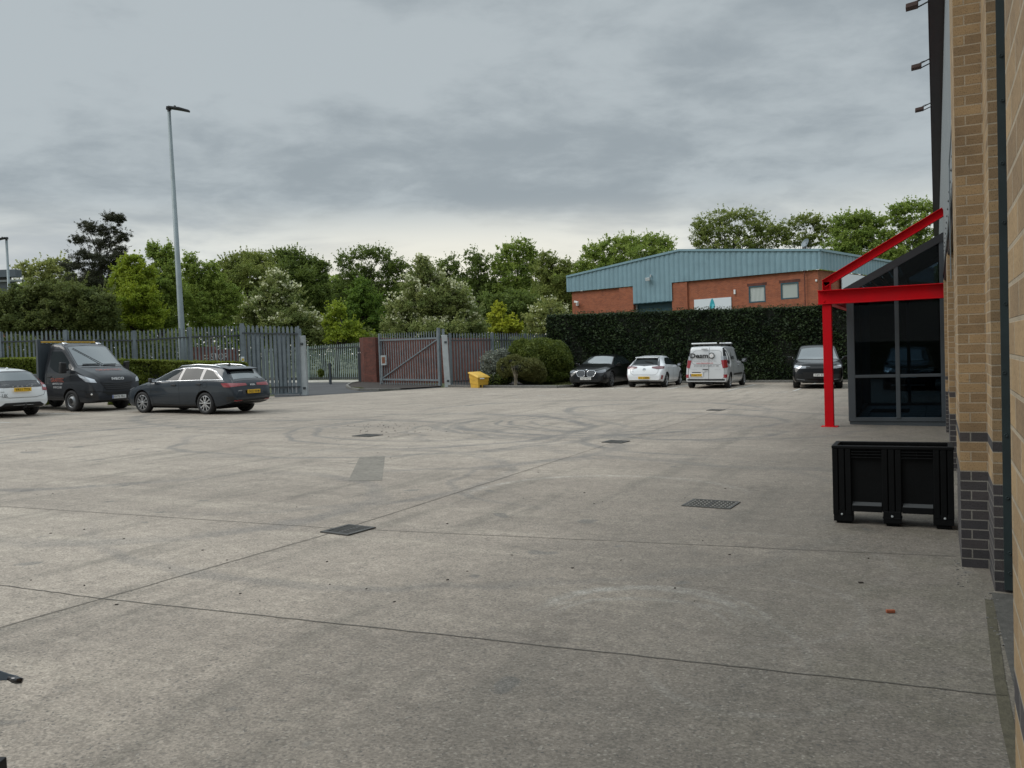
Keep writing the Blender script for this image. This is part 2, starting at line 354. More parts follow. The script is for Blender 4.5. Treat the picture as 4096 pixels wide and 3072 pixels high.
# ================================================================== GROUND
def ground_mat(name, c, rough=.9, grass=False):
    m = bpy.data.materials.new(name); m.use_nodes = True; nt = m.node_tree; N = nt.nodes; L = nt.links; b = N['Principled BSDF']; b.inputs['Roughness'].default_value = rough
    g = N.new('ShaderNodeNewGeometry')
    def noise(sc, det=6, ro=.6, vec=None):
        n = N.new('ShaderNodeTexNoise'); n.inputs['Scale'].default_value = sc; n.inputs['Detail'].default_value = det; n.inputs['Roughness'].default_value = ro; L.new(vec or g.outputs['Position'], n.inputs['Vector']); return n.outputs[0]
    def mr(x, a, b_, c_, d): n = N.new('ShaderNodeMapRange'); [n.inputs.__getitem__(i+1).__setattr__('default_value', q) for i, q in enumerate((a, b_, c_, d))]; L.new(x, n.inputs[0]); return n.outputs[0]
    def mul(a, b_): n = N.new('ShaderNodeMath'); n.operation = 'MULTIPLY'; L.new(a, n.inputs[0]); L.new(b_, n.inputs[1]); return n.outputs[0]
    k = mul(mr(noise(.6), .3, .7, .75, 1.25), mr(noise(14), .3, .7, .75, 1.25))
    mx = N.new('ShaderNodeMix'); mx.data_type = 'RGBA'; mx.blend_type = 'MULTIPLY'; mx.inputs[0].default_value = 1; mx.inputs[6].default_value = (*c, 1); L.new(k, mx.inputs[7]); L.new(mx.outputs[2], b.inputs['Base Color'])
    bp = N.new('ShaderNodeBump'); bp.inputs['Strength'].default_value = .5; bp.inputs['Distance'].default_value = .02; L.new(noise(40, 4), bp.inputs['Height']); L.new(bp.outputs[0], b.inputs['Normal'])
    return m
def concrete_mat():
    """brushed yard concrete: exposed fines, blotches, tyre scrubbing, algae and painted shade near the wall"""
    m = bpy.data.materials.new('yard concrete'); m.use_nodes = True; nt = m.node_tree; N = nt.nodes; L = nt.links; b = N['Principled BSDF']; b.inputs['Roughness'].default_value = .78; b.inputs['Specular IOR Level'].default_value = .35
    g = N.new('ShaderNodeNewGeometry'); P = g.outputs['Position']; sp = N.new('ShaderNodeSeparateXYZ'); L.new(P, sp.inputs[0])
    def con(n, i, q):
        if isinstance(q, (int, float)): n.inputs[i].default_value = q
        else: L.new(q, n.inputs[i])
    def M_(op, a, b_=0.0, c=None, clamp=False):
        n = N.new('ShaderNodeMath'); n.operation = op; n.use_clamp = clamp; con(n, 0, a); con(n, 1, b_)
        if c is not None: con(n, 2, c)
        return n.outputs[0]
    def noise(sc, det=5, ro=.6, vec=None, dist=0):
        n = N.new('ShaderNodeTexNoise'); n.inputs['Scale'].default_value = sc; n.inputs['Detail'].default_value = det; n.inputs['Roughness'].default_value = ro; n.inputs['Distortion'].default_value = dist; L.new(vec or P, n.inputs['Vector']); return n.outputs[0]
    def mapv(sx, sy, rot=0):
        n = N.new('ShaderNodeMapping'); n.inputs['Scale'].default_value = (sx, sy, 1); n.inputs['Rotation'].default_value = (0, 0, rot); L.new(P, n.inputs[0]); return n.outputs[0]
    def R_(x, a, b_, c=0., d=1., smooth=True):
        n = N.new('ShaderNodeMapRange'); n.interpolation_type = 'SMOOTHSTEP' if smooth else 'LINEAR'
        for i, q in enumerate((a, b_, c, d)): n.inputs[i+1].default_value = q
        L.new(x, n.inputs[0]); return n.outputs[0]
    def mix(f, a, c, mode='MIX'):
        n = N.new('ShaderNodeMix'); n.data_type = 'RGBA'; n.blend_type = mode; con(n, 0, f)
        for i, q in ((6, a), (7, c)):
            if isinstance(q, tuple): n.inputs[i].default_value = (*q, 1)
            else: L.new(q, n.inputs[i])
        return n.outputs[2]
    big = noise(.16, 5, .6); mid = noise(.9, 6, .65, dist=.4); fine = noise(9, 4, .7); streak = noise(1, 5, .65, mapv(.35, 2.4, .22)); streak2 = noise(1, 4, .6, mapv(2.6, .30, -.1))
    col = mix(R_(big, .34, .66), (.262, .223, .184), (.338, .290, .240))
    col = mix(R_(mid, .38, .68, 0, .42), col, (.206, .176, .147))
    col = mix(R_(streak, .46, .70, 0, .5), col, (.395, .343, .280))
    col = mix(R_(streak2, .50, .70, 0, .5), col, (.152, .136, .112))
    k = M_('MULTIPLY', R_(fine, .3, .7, .88, 1.12), 1.0)
    bayw = M_('SUBTRACT', sp.outputs[1], M_('MULTIPLY', sp.outputs[0], .09))
    for w0, dv in ((4.86, .07), (7.8, -.06), (11.4, .07), (16.1, -.08), (22.2, .06)): k = M_('MULTIPLY', k, M_('MULTIPLY_ADD', M_('GREATER_THAN', bayw, w0), dv, 1.0))
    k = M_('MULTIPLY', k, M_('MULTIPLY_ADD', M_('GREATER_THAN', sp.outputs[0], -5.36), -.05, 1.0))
    oil = M_('MULTIPLY', R_(noise(.75, 4, .5), .60, .72), R_(noise(3.0, 5, .7), .35, .65)); k = M_('MULTIPLY', k, M_('MULTIPLY_ADD', oil, -.22, 1.0))
    # exposed aggregate
    vo = N.new('ShaderNodeTexVoronoi'); vo.inputs['Scale'].default_value = 85; L.new(P, vo.inputs['Vector'])
    hs = N.new('ShaderNodeSeparateColor'); L.new(vo.outputs['Color'], hs.inputs[0])
    agg = R_(hs.outputs[0], 0, 1, .80, 1.20, False)
    gr = noise(55, 3, .75); k = M_('MULTIPLY', k, M_('MULTIPLY', agg, R_(gr, .32, .68, .80, 1.20)))
    lite = R_(hs.outputs[1], .955, .985); dark = R_(hs.outputs[2], .94, .98)
    # tyre scrub arcs
    wob = M_('MULTIPLY', M_('SUBTRACT', noise(.5, 3), .5), 1.1)
    arcs = None
    for (cx, cy, rr, wd, st) in [(-7.4, 19.6, 3.1, .16, .5), (-7.4, 19.6, 3.6, .12, .35), (-5.6, 20.6, 2.5, .15, .5), (-5.4, 20.4, 4.3, .13, .45), (-11.5, 17.0, 4.6, .17, .5), (-11.3, 16.7, 5.3, .12, .35),
                                 (-9.0, 23.5, 5.0, .18, .4), (-4.6, 18.2, 1.7, .13, .5), (-12.5, 13.5, 5.6, .15, .45), (-12.7, 13.4, 6.1, .12, .35), (-8.4, 14.2, 3.4, .14, .4), (-3.9, 16.4, 2.3, .12, .45), (-16, 22, 6, .2, .35), (-6.5, 24.5, 3.2, .16, .45), (-5.0, 9.6, 4.4, .10, .28), (-2.0, 20.5, 7.6, .16, .35), (-7.2, 19.9, 1.6, .08, .45), (-7.2, 19.9, 2.1, .07, .5), (-7.0, 20.1, 2.7, .07, .5), (-6.6, 19.4, 3.9, .08, .45), (-6.4, 18.8, 4.6, .08, .4), (-10.2, 17.6, 3.0, .09, .45), (-10.0, 17.2, 3.5, .08, .45), (-10.6, 15.6, 4.0, .10, .4), (-3.6, 11.2, 2.4, .07, .3), (-8.5, 10.2, 3.2, .12, .3), (-8.3, 7.8, 2.4, .14, .3), (-13.2, 11.2, 4.2, .13, .4)]:
        dx = M_('SUBTRACT', sp.outputs[0], cx); dy = M_('SUBTRACT', sp.outputs[1], cy)
        d = M_('ADD', M_('SQRT', M_('ADD', M_('MULTIPLY', dx, dx), M_('MULTIPLY', dy, dy))), wob)
        a = M_('MULTIPLY', R_(M_('ABSOLUTE', M_('SUBTRACT', d, rr)), wd*1.5, wd*.3), st)
        ang = M_('ARCTAN2', dy, dx); fade = R_(M_('SINE', M_('ADD', ang, cx*2.1)), -.6, .5)
        a = M_('MULTIPLY', M_('MULTIPLY', a, fade), 1.4); arcs = a if arcs is None else M_('MAXIMUM', arcs, a)
    arcs = M_('MULTIPLY', arcs, R_(mid, .25, .6, .35, 1))
    col = mix(M_('MULTIPLY', arcs, .95), col, (.125, .122, .118))
    lights_ = None
    for (cx, cy, rr, wd, st) in [(-1.75, 5.45, .66, .05, .95), (-1.70, 5.42, .76, .025, .8), (-1.72, 5.3, .56, .02, .6), (-1.60, 4.9, .95, .03, .6), (-.9, 4.7, .55, .035, .5), (-1.3, 5.9, .85, .03, .5), (-3.5, 9.8, 1.7, .06, .4), (-1.4, 7.2, 1.1, .04, .35)]:
        dx = M_('SUBTRACT', sp.outputs[0], cx); dy = M_('SUBTRACT', sp.outputs[1], cy); d = M_('ADD', M_('SQRT', M_('ADD', M_('MULTIPLY', dx, dx), M_('MULTIPLY', dy, dy))), M_('MULTIPLY', wob, .12))
        a = M_('MULTIPLY', R_(M_('ABSOLUTE', M_('SUBTRACT', d, rr)), wd*1.6, wd*.2), st); a = M_('MULTIPLY', a, R_(M_('SINE', M_('ADD', M_('ARCTAN2', dy, dx), cx*3.7)), -.2, .6)); lights_ = a if lights_ is None else M_('MAXIMUM', lights_, a)
    col = mix(M_('MULTIPLY', lights_, R_(fine, .35, .65, .35, 1)), col, (.42, .40, .36))
    # darker towards the building: its shade painted in, along with damp and algae
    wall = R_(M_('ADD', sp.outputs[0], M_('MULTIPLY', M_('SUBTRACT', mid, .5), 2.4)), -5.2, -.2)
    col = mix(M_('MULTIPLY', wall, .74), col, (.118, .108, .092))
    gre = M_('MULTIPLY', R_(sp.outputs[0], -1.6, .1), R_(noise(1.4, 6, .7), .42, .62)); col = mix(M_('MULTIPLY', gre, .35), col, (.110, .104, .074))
    # sandy smears
    sm = M_('MULTIPLY', R_(noise(1, 6, .7, mapv(2.2, .9, .7), .6), .66, .74), R_(M_('ABSOLUTE', M_('ADD', sp.outputs[0], 1.6)), 1.3, .2)); col = mix(M_('MULTIPLY', sm, .55), col, (.33, .29, .215))
    spots = M_('MULTIPLY', R_(noise(2.1, 2, .4), .70, .73), .5); col = mix(spots, col, (.11, .11, .105))
    col = mix(1.0, col, k, 'MULTIPLY'); col = mix(M_('MULTIPLY', lite, .25), col, (.48, .455, .40)); col = mix(M_('MULTIPLY', dark, .6), col, (.07, .068, .065))
    L.new(col, b.inputs['Base Color'])
    bp = N.new('ShaderNodeBump'); bp.inputs['Strength'].default_value = .4; bp.inputs['Distance'].default_value = .005
    L.new(M_('ADD', M_('MULTIPLY', hs.outputs[0], .6), gr), bp.inputs['Height']); L.new(bp.outputs[0], b.inputs['Normal'])
    return m
M['grass'] = ground_mat('rough grass ground', (.060, .072, .026)); M['tarmac'] = ground_mat('tarmac', (.062, .062, .064)); M['mulch'] = ground_mat('dark mulch', (.030, .022, .018)); M['paleway'] = ground_mat('pale concrete way', (.38, .355, .31))
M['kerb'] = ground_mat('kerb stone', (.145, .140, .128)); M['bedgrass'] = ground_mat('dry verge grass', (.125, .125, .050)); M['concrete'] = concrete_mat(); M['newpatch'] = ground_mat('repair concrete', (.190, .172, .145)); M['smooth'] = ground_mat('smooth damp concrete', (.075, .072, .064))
M['joint'] = mat('joint filler', (.080, .073, .062), .9); M['line'] = mat('worn white road paint', (.48, .47, .44), .75, noise=.35, nscale=6, dirt=(.30, .29, .26))
def on(x, y, up=0.0): return (x, y, gz(x, y)+up)
def sheet(name, pts, m, up=0.0, kind='structure'):
    b = MB(); b.sheet([on(p[0], p[1], up) for p in pts]); o = b.build(name, m); return tag(o, kind=kind)
gp = MB(); gp.add([on(-900, -300, -.012), on(700, -300, -.012), on(700, 1200, -.012), on(-900, 1200, -.012)], [(0, 1, 2, 3)]); tag(gp.build('ground', M['grass'], recentre=False), kind='structure')
gate_a, gate_b = G(1236, 1583), G(1765, 1551)
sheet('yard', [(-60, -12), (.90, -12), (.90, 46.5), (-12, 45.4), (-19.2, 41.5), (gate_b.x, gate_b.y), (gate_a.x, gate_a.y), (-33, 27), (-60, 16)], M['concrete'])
rd = [G(1225, 1584), G(1530, 1564), G(1765, 1551), G(1700, 1541), G(1485, 1538), G(1440, 1530), G(1080, 1530), G(1100, 1590)]
sheet('road', [(p.x, p.y) for p in rd], M['tarmac'], .004)
fw = [G(1060, 1531), G(1445, 1529), G(1450, 1519), G(1060, 1522)]
sheet('footway', [(p.x, p.y) for p in fw], M['paleway'], .008)
vg = [G(1060, 1519), G(1470, 1514), G(1470, 1500), G(1060, 1506)]
sheet('verge', [(p.x, p.y) for p in vg], M['bedgrass'], .006)
def kerb(name, pts, w=.14, h=.13, m=None):
    b = MB()
    for a, c in zip(pts[:-1], pts[1:]):
        a2, c2 = Vector(on(a[0], a[1], h/2-.02)), Vector(on(c[0], c[1], h/2-.02)); b.bar(a2, c2, w, h)
    return tag(b.build(name, m or M['kerb'], bevel=.015), kind='structure')
k1, k2, k3, k4 = G(1060, 1520), G(1450, 1516), G(1480, 1514), G(1500, 1513); kerb('road_kerb', [(k.x, k.y) for k in (k1, k2, k3, k4)])
# joints, markings, repair patch
def strip(b, pts, w, up):
    P = [Vector(on(p.x, p.y, up)) for p in pts]
    for i in range(len(P)-1):
        d = (P[i+1]-P[i]); d.z = 0; d.normalize(); s = Vector((-d.y, d.x, 0))*(w/2)
        q = [P[i]-s, P[i]+s, P[i+1]+s, P[i+1]-s]; b.add([on(r.x, r.y, up) for r in q], [(0, 3, 2, 1)])
def wavy(px, n=26, amp=.008):
    out = []
    for (u0, v0), (u1, v1) in zip(px[:-1], px[1:]):
        a, c = G(u0, v0), G(u1, v1)
        for i in range(n): t = i/n; p = a.lerp(c, t); out.append(p+Vector((random.uniform(-amp, amp), random.uniform(-amp, amp), 0)))
    out.append(G(*px[-1])); return out
jb = MB()
for px, w in [([(-200, 2570), (1300, 2140), (2463, 1768), (2890, 1640), (3090, 1580)], .0095), ([(-200, 2315), (400, 2395), (2000, 2565), (4030, 2786)], .0095), ([(-200, 2012), (1296, 2111), (3296, 2204), (3826, 2226)], .0095),
              ([(-100, 1790), (1200, 1844), (2000, 1880), (2900, 1897)], .006), ([(690, 1712), (1565, 1738), (2463, 1768), (3420, 1776)], .0095), ([(900, 1612), (1200, 1622), (2000, 1650), (2850, 1672)], .0095), ([(1470, 1743), (2300, 1610), (2420, 1585)], .008)]:
    strip(jb, wavy(px, 26, .006), w, .004)
tag(jb.build('expansion_joints', M['joint']), kind='structure')
pq = [G(1392, 1925), G(1528, 1922), G(1540, 1826), G(1438, 1830)]; sheet('repair_patch', [(p.x, p.y) for p in pq], M['newpatch'], .003)
lb = MB()
def pline(a, c, w=.1): strip(lb, [G(*a), G(*c)], w, .005)
pline((-40, 1689), (42, 1691)); pline((140, 1653), (322, 1656)); pline((2440, 1556), (2640, 1530)); pline((2665, 1558), (2800, 1532)); pline((2912, 1562), (3022, 1538)); pline((3175, 1564), (3262, 1533)); pline((2330, 1560), (2356, 1561)); pline((2470, 1563), (2486, 1564), .06)
for (u, v, l) in [(2890, 1566, 34), (3035, 1571, 20), (3100, 1570, 52), (3120, 1565, 30), (2150, 1583, 30), (2240, 1579, 24), (2050, 1588, 26), (2985, 1571, 10), (2545, 1565, 6)]: pline((u, v), (u+l, v+1), .07)
tag(lb.build('painted_markings', M['line']), kind='structure')
# threshold beside the building
sheet('doorway_slab', [(.335, 2.0), (.90, 2.0), (.90, 6.86), (.315, 6.86)], M['smooth'], .006)
tb = MB(); strip(tb, [G(3958, 2400), G(3972, 2520), G(3995, 2700), G(4030, 2900), G(4075, 3090)], .055, .004); tag(tb.build('mossy_gap', ground_mat('mossy grit', (.078, .070, .046))), kind='structure')
# ================================================================== BRICK BUILDING ON THE RIGHT
EZ = 6.2
bb = empty('brick_building', on(.6, 20), 'tan brick industrial building with dark eaves along the right edge', 'building')
wx = .34
def bbox_(name, m, *b, bevel=0): q = MB(); q.box(*b); return q.build(name, m, bb, bevel=bevel)
bbox_('wall', M['tan'], wx, .62, 6.93, 44.5, -.3, EZ-.02)
bbox_('pilaster', M['tan'], .141, .90, -6, 2.168, -.3, EZ-.02)
bbox_('pilaster', M['tan'], .152, wx+.002, 7.6, 8.85, -.3, EZ-.02)
for y0, y1 in ((13.4, 14.6), (19.2, 19.75), (25.2, 26.4), (31.2, 32.4), (37.2, 38.4)): bbox_('pilaster', M['tan'], .152, wx+.002, y0, y1, -.3, 2.90)
bbox_('door_lintel', M['charcoal'], .36, .62, 2.17, 6.93, 4.3, EZ-.02)
q = MB()
for k in range(40): q.box(.86, .885+.01*(k % 2), 2.168, 6.93, .05+k*.106, .05+k*.106+.1)
q.build('roller_door', M['charcoal'], bb)
q = MB(); q.box(.398, .88, 6.902, 6.929, -.02, 4.3); q.build('door_jamb', M['greenblack'], bb)
rv = MB()
for z in (.10, .24, .62, 1.05, 1.48, 1.95, 2.5, 2.9, 3.32, 3.62): rv.lathe([(0, .0), (.006, .006), (.006, .011), (0, .013)][::-1], (.425+random.uniform(-.01, .012), 6.90, z), (0, -1, 0), 10)
rv.build_each('rivet', M['greenblack'], bb)
# corrugated cladding between the pilasters, ribbed
cl = MB(); ys = np.arange(8.9, 44.4, .0625)
prof = [(.172 if (i % 4) in (0, 1) else .200) for i in range(len(ys))]
cl.add([(prof[i], y, z) for i, y in enumerate(ys) for z in (3.12, EZ-.03)], [(2*i, 2*i+2, 2*i+3, 2*i+1) for i in range(len(ys)-1)])
cl.build('cladding', M['silverclad'], bb)
q = MB(); q.box(.150, .26, 8.92, 44.4, 3.02, 3.12); q.obox((.25, 26.6, 2.93), (.09, 0, .06), (0, 17.7, 0), (.006, 0, -.009)); q.build('cladding_flashing', M['darkmetal'], bb)
sc = MB()
for y in np.arange(9.2, 20, .75):
    for z in (3.22, 3.45): sc.lathe([(0, .018), (.012, .014), (.014, 0)], (.171, y+(z-3.2), z), (-1, 0, 0), 8)
sc.build_each('cladding_bolt', M['darkmetal'], bb)
q = MB(); q.box(.03, .36, -6, 44.5, EZ, EZ+.03); q.build('soffit', M['fascia'], bb)
q = MB(); q.box(-.004, .03, -6, 44.5, EZ-.01, EZ+.34); q.box(-.025, -.004, -6, 44.5, EZ+.22, EZ+.27); q.build('fascia_board', M['fascia'], bb)
q = MB(); q.box(-.03, .012, -6, 44.5, EZ+.33, EZ+.36); q.build('gutter', M['galvlight'], bb)
q = MB(); q.prism([(.0, -6, EZ+.36), (9, -6, EZ+1.4), (9, -6, EZ+.2), (.3, -6, EZ+.03)], (0, 50.5, 0)); q.build('roof', M['charcoal'], bb)
q = MB(); q.tube([(.19, 8.98, 4.6), (.185, 9.3, 4.0), (.14, 9.6, 3.4), (.14, 9.62, 2.3)], .006, 6); q.build('hanging_cable', M['galv'], bb)
# floodlights on the eaves
def floodlight(u, v, label):
    y = ONZ_(u, v).y; z = 6.30
    r = empty('floodlight', (0.0, y, z+.09), label, 'floodlight', 'floodlights along the eaves')
    a = MB(); a.bar((.0, y-.04, z+.10), (-.16, y-.04, z+.035), .016, .016); a.bar((.0, y+.04, z+.045), (-.155, y+.04, z-.015), .016, .016); a.build_each('arm', M['darkmetal'], r)
    a = MB(); a.prism([(-.145, y-.08, z+.042), (-.150, y-.08, z-.022), (-.305, y-.08, z-.038), (-.300, y-.08, z+.022)], (0, .16, 0)); a.build('lamp_housing', M['rustlamp'], r, bevel=.006)
    a = MB(); a.tube([(-.02, y, z+.09), (-.07, y, z+.085), (-.14, y, z+.075), (-.21, y, z+.035)], .005, 5); a.build('cable', M['darkmetal'], r)
def ONZ_(u, v): d = ray(u, v); return Vector(CAM+d*((6.3-CAM[2])/d[2]))
M['rustlamp'] = mat('brown lamp housing', (.060, .032, .026), .5, noise=.3, nscale=12)
floodlight(3620, 30, 'nearest brown floodlight on a bracket at the top of the eaves'); floodlight(3665, 268, 'middle brown floodlight of the three on the eaves'); floodlight(3680, 438, 'farthest and smallest floodlight on the eaves')
# ================================================================== GLASS PORCH AND RED CANOPY
py0, py1 = 20.6, 25.6; px0, px1 = -1.752, .19
M['glass'] = glass_mat('tinted porch glass', (.36, .42, .46), 1.16)
po = empty('glass_porch', on(-.8, 23), 'grey framed porch of tinted glass with a sloping roof', 'porch')
def slope(x): return 2.93+(x-px0)*(3.93-2.93)/(.133-px0)
def pb(name, m, *b, bevel=.006): q = MB(); q.box(*b); return q.build(name, m, po, bevel=bevel)
pb('plinth', M['tanplinth'] if 'tanplinth' in M else M['charcoal'], px0+.02, px1, py0+.02, py1, -.3, .0)
q = MB(); q.box(px0+.07, px1-.01, py0+.10, py1-.08, -.04, .012); 
fl = q.build('floor', mat('grey floor tile', (.30, .33, .35), .35, noise=.12, nscale=1.2), po)
q = MB()
for k in range(9): q.box(px0+.1, px1-.02, py0+.3+k*.6, py0+.308+k*.6, .012, .0145)
for k in range(4): q.box(px0+.3+k*.6, px0+.308+k*.6, py0+.1, py1-.1, .0145, .0165)
q.build('tile_joint', M['joint'], po)
zt = .0
for (yy, who) in ((py0, 'front'), (py1-.06, 'back')):
    pb('frame_post', M['charcoal'], px0, px0+.15, yy, yy+.09, zt, slope(px0+.15)-.12); pb('frame_post', M['charcoal'], .082, .19, yy, yy+.08, zt, 3.86)
    mx_ = -.79 if who == 'front' else -.70
    pb('mullion', M['charcoal'], mx_, mx_+.085, yy-.012, yy+.06, zt+.06, slope(mx_)-.1)
    pb('sill_rail', M['charcoal'], px0+.15, .082, yy, yy+.07, zt, zt+.085)
    if who == 'front': pb('transom', M['charcoal'], px0+.15, mx_, yy, yy+.06, .945, 1.01); pb('transom', M['charcoal'], mx_+.085, .082, yy, yy+.06, .945, 1.01)
    q = MB(); q.prism([(px0-.06, yy-.02, slope(px0-.06)-.17), (px0-.06, yy-.02, slope(px0-.06)), (.18, yy-.02, slope(.18)), (.18, yy-.02, slope(.18)-.17)], (0, .1, 0)); q.build('roof_beam', M['fascia'], po)
    q = MB(); q.prism([(px0+.15, yy+.035, zt+.085), (.082, yy+.035, zt+.085), (.082, yy+.035, slope(.082)-.165), (px0+.15, yy+.035, slope(px0+.15)-.165)], (0, .012, 0)); q.build('pane', M['glass'], po)
q = MB(); q.prism([(px0+.02, py0+.09, zt+.085), (px0+.02, py1-.06, zt+.085), (px0+.02, py1-.06, 2.75), (px0+.02, py0+.09, 2.75)], (.012, 0, 0)); q.build('pane', M['glass'], po)
pb('frame_post', M['charcoal'], px0, px0+.1, 22.9, 23.0, zt, 2.8); pb('sill_rail', M['charcoal'], px0, px0+.08, py0+.09, py1-.06, zt, .085); pb('eaves_rail', M['charcoal'], px0-.03, px0+.09, py0+.08, py1-.06, 2.74, 2.9)
q = MB()
for k in range(46):
    x = px0+.02+(k/46)*1.88; dz = .03*math.sin(k*1.35)
    q.obox((x+.02, (py0+py1)/2, slope(x)-.02+dz*.6), (.021, 0, .0112+.0), (0, (py1-py0)/2-.08, 0), (-.003, 0, .005))
q.build('roof_sheet', M['fascia'], po)
# low cabinet and rail seen inside, door mat
dm = MB(); dm.box(-1.47, -.62, 23.0, 24.0, .017, .035); tag(dm.build('door_mat', mat('dark door mat', (.03, .03, .032), .95, noise=.3, nscale=30)), 'dark mat on the tiled floor inside the glass porch', 'mat')
rc = empty('steel_canopy', on(-2.09, 19.9), 'bright red steel canopy frame standing in front of the porch', 'canopy')
def ibeam(b, a, c, depth, width, tf=.018, tw=.014, up=(0, 0, 1)):
    a, c = Vector(a), Vector(c); d = (c-a).normalized(); upv = Vector(up); upv = (upv-d*upv.dot(d)).normalized(); sd = d.cross(upv)
    m_ = (a+c)/2; l = (c-a).length/2
    b.obox(m_, d*l, upv*(depth/2), sd*(tw/2)); b.obox(m_+upv*(depth/2-tf/2), d*l, upv*(tf/2), sd*(width/2)); b.obox(m_-upv*(depth/2-tf/2), d*l, upv*(tf/2), sd*(width/2))
cy = 19.98
q = MB(); q.box(-2.172, -1.992, cy-.09, cy+.09, gz(-2.1, cy)-.02, 2.545); q.build('post', M['redpaint'], rc, bevel=.006)
q = MB(); q.box(-2.25, -1.91, cy-.15, cy+.15, gz(-2.1, cy)-.02, gz(-2.1, cy)+.012); q.build('base_plate', M['redpaint'], rc)
q = MB(); ibeam(q, (-2.26, cy-.02, 2.70), (.17, cy-.02, 2.705), .30, .22); q.build('beam', M['redpaint'], rc, bevel=.004)
q = MB(); ibeam(q, (-2.08, cy, 2.85), (-2.08, cy, 3.03), .17, .15, up=(1, 0, 0)); q.build('stub_post', M['redpaint'], rc, bevel=.004)
q = MB(); ibeam(q, (-2.14, cy, 2.99), (.19, cy, 4.30), .165, .15, .014); q.build('rafter', M['redpaint'], rc, bevel=.004)
q = MB(); ibeam(q, (-2.08, cy+.1, 2.68), (-2.08, 26.2, 2.68), .22, .16); q.build('eaves_beam', M['redpaint'], rc, bevel=.004)
q = MB(); q.box(-2.16, -2.0, 26.04, 26.2, gz(-2.1, 26)-.02, 2.57); q.build('post', M['redpaint'], rc, bevel=.006)
q = MB()
for z in (2.62, 2.80): q.lathe([(0, .022), (.014, .02), (.016, 0)], (-2.14, cy-.028, z), (0, -1, 0), 6)
q.build_each('bolt', M['redpaint'], rc)
# ================================================================== PALLET BOX
def pallet_box():
    x0, x1, y0, y1 = -.93, .128, 9.06, 9.50; zb = gz(-.4, 9.2); z1 = zb+.765; zs = zb+.135
    r = empty('pallet_box', (-.4, 9.28, zb), 'black plastic pallet box standing beside the tan brick pilaster', 'pallet box')
    w = .05; q = MB()
    q.box(x0+.04, x1-.04, y0+.035, y0+.05, zs, z1-.03); q.box(x0+.04, x1-.04, y1-.05, y1-.035, zs, z1-.03); q.box(x0+.035, x0+.05, y0+.05, y1-.05, zs, z1-.03); q.box(x1-.05, x1-.035, y0+.05, y1-.05, zs, z1-.03)
    q.box(x0+.05, x1-.05, y0+.05, y1-.05, zs+.0, zs+.03)
    q.build('shell', M['blackplastic'], r)
    q = MB(); q.box(x0-.004, x1+.004, y0-.004, y0+.045, z1-.03, z1); q.box(x0-.004, x1+.004, y1-.045, y1+.004, z1-.03, z1); q.box(x0-.004, x0+.045, y0+.045, y1-.045, z1-.03, z1); q.box(x1-.045, x1+.004, y0+.045, y1-.045, z1-.03, z1)
    q.build('rim', M['blackplastic'], r, bevel=.006)
    mid = (x0+x1)/2
    q = MB()
    for xa, n in ((x0, 3), (mid-.085, 3), (x1-.17, 3)):
        for k in range(n): q.box(xa+k*.0595, xa+k*.0595+.05, y0, y0+.036, zs+(.0 if xa == mid-.085 else -.04), z1-.031)
    for xa in (x0+.178, mid+.093):
        xb = mid-.093 if xa < mid-.2 else x1-.178
        for k in range(3): q.box(xa-.006, xb+.006, y0+.004, y0+.036, z1-.05-k*.028-.012, z1-.05-k*.028)
        q.box(xa+(xb-xa)*.5-.004, xa+(xb-xa)*.5+.004, y0+.01, y0+.035, z1-.125, z1-.03)
        q.box(xa-.006, xb+.006, y0-.002, y0+.036, zs-.005, zs+.055)
    for k in range(3):
        for xs in (x0+.0, x1-.036): q.box(xs, xs+.036, y0+.045+k*.15, y0+.085+k*.15, zs-.02, z1-.031)
    q.build('rib', M['blackplastic'], r, bevel=.004)
    q = MB()
    for xa in (x0+.178, mid+.093):
        xb = mid-.093 if xa < mid-.2 else x1-.178
        q.prism([(xa, y0-.002, zs+.0555), (xa, y0+.034, zs+.085), (xa, y0+.034, zs+.0555)], (xb-xa, 0, 0))
    q.build_each('ledge', mat('worn grey plastic', (.035, .039, .042), .5), r)
    for xa, wf in ((x0+.004, .175), (mid-.078, .156), (x1-.179, .175)):
        f = MB(); f.box(xa, xa+wf, y0+.004 if xa != mid-.078 else y0-.012, y0+.15, zb+.03, zs-.0015 if xa != mid-.078 else zs+.01); f.box(xa+.025, xa+wf-.02, y0+.02, y0+.14, zb, zb+.0285); f.box(xa-.008, xa+wf+.008, y0-.016, y0+.155, zb+.075, zb+.085) if xa == mid-.078 else None; f.build('foot', M['blackplastic'], r, bevel=.005)
        f = MB(); f.box(xa, xa+.12, y1-.12, y1-.015, zb, zs-.0015); f.build('foot', M['blackplastic'], r, bevel=.005)
    f = MB()
    for xa in (x0+.08, mid, x1-.08): f.lathe([(0, .011), (.006, .010), (.008, 0)], (xa, y0+.003 if xa != mid else y0-.013, zs-.035), (0, -1, 0), 12)
    f.build_each('plug', M['galvlight'], r)
pallet_box()
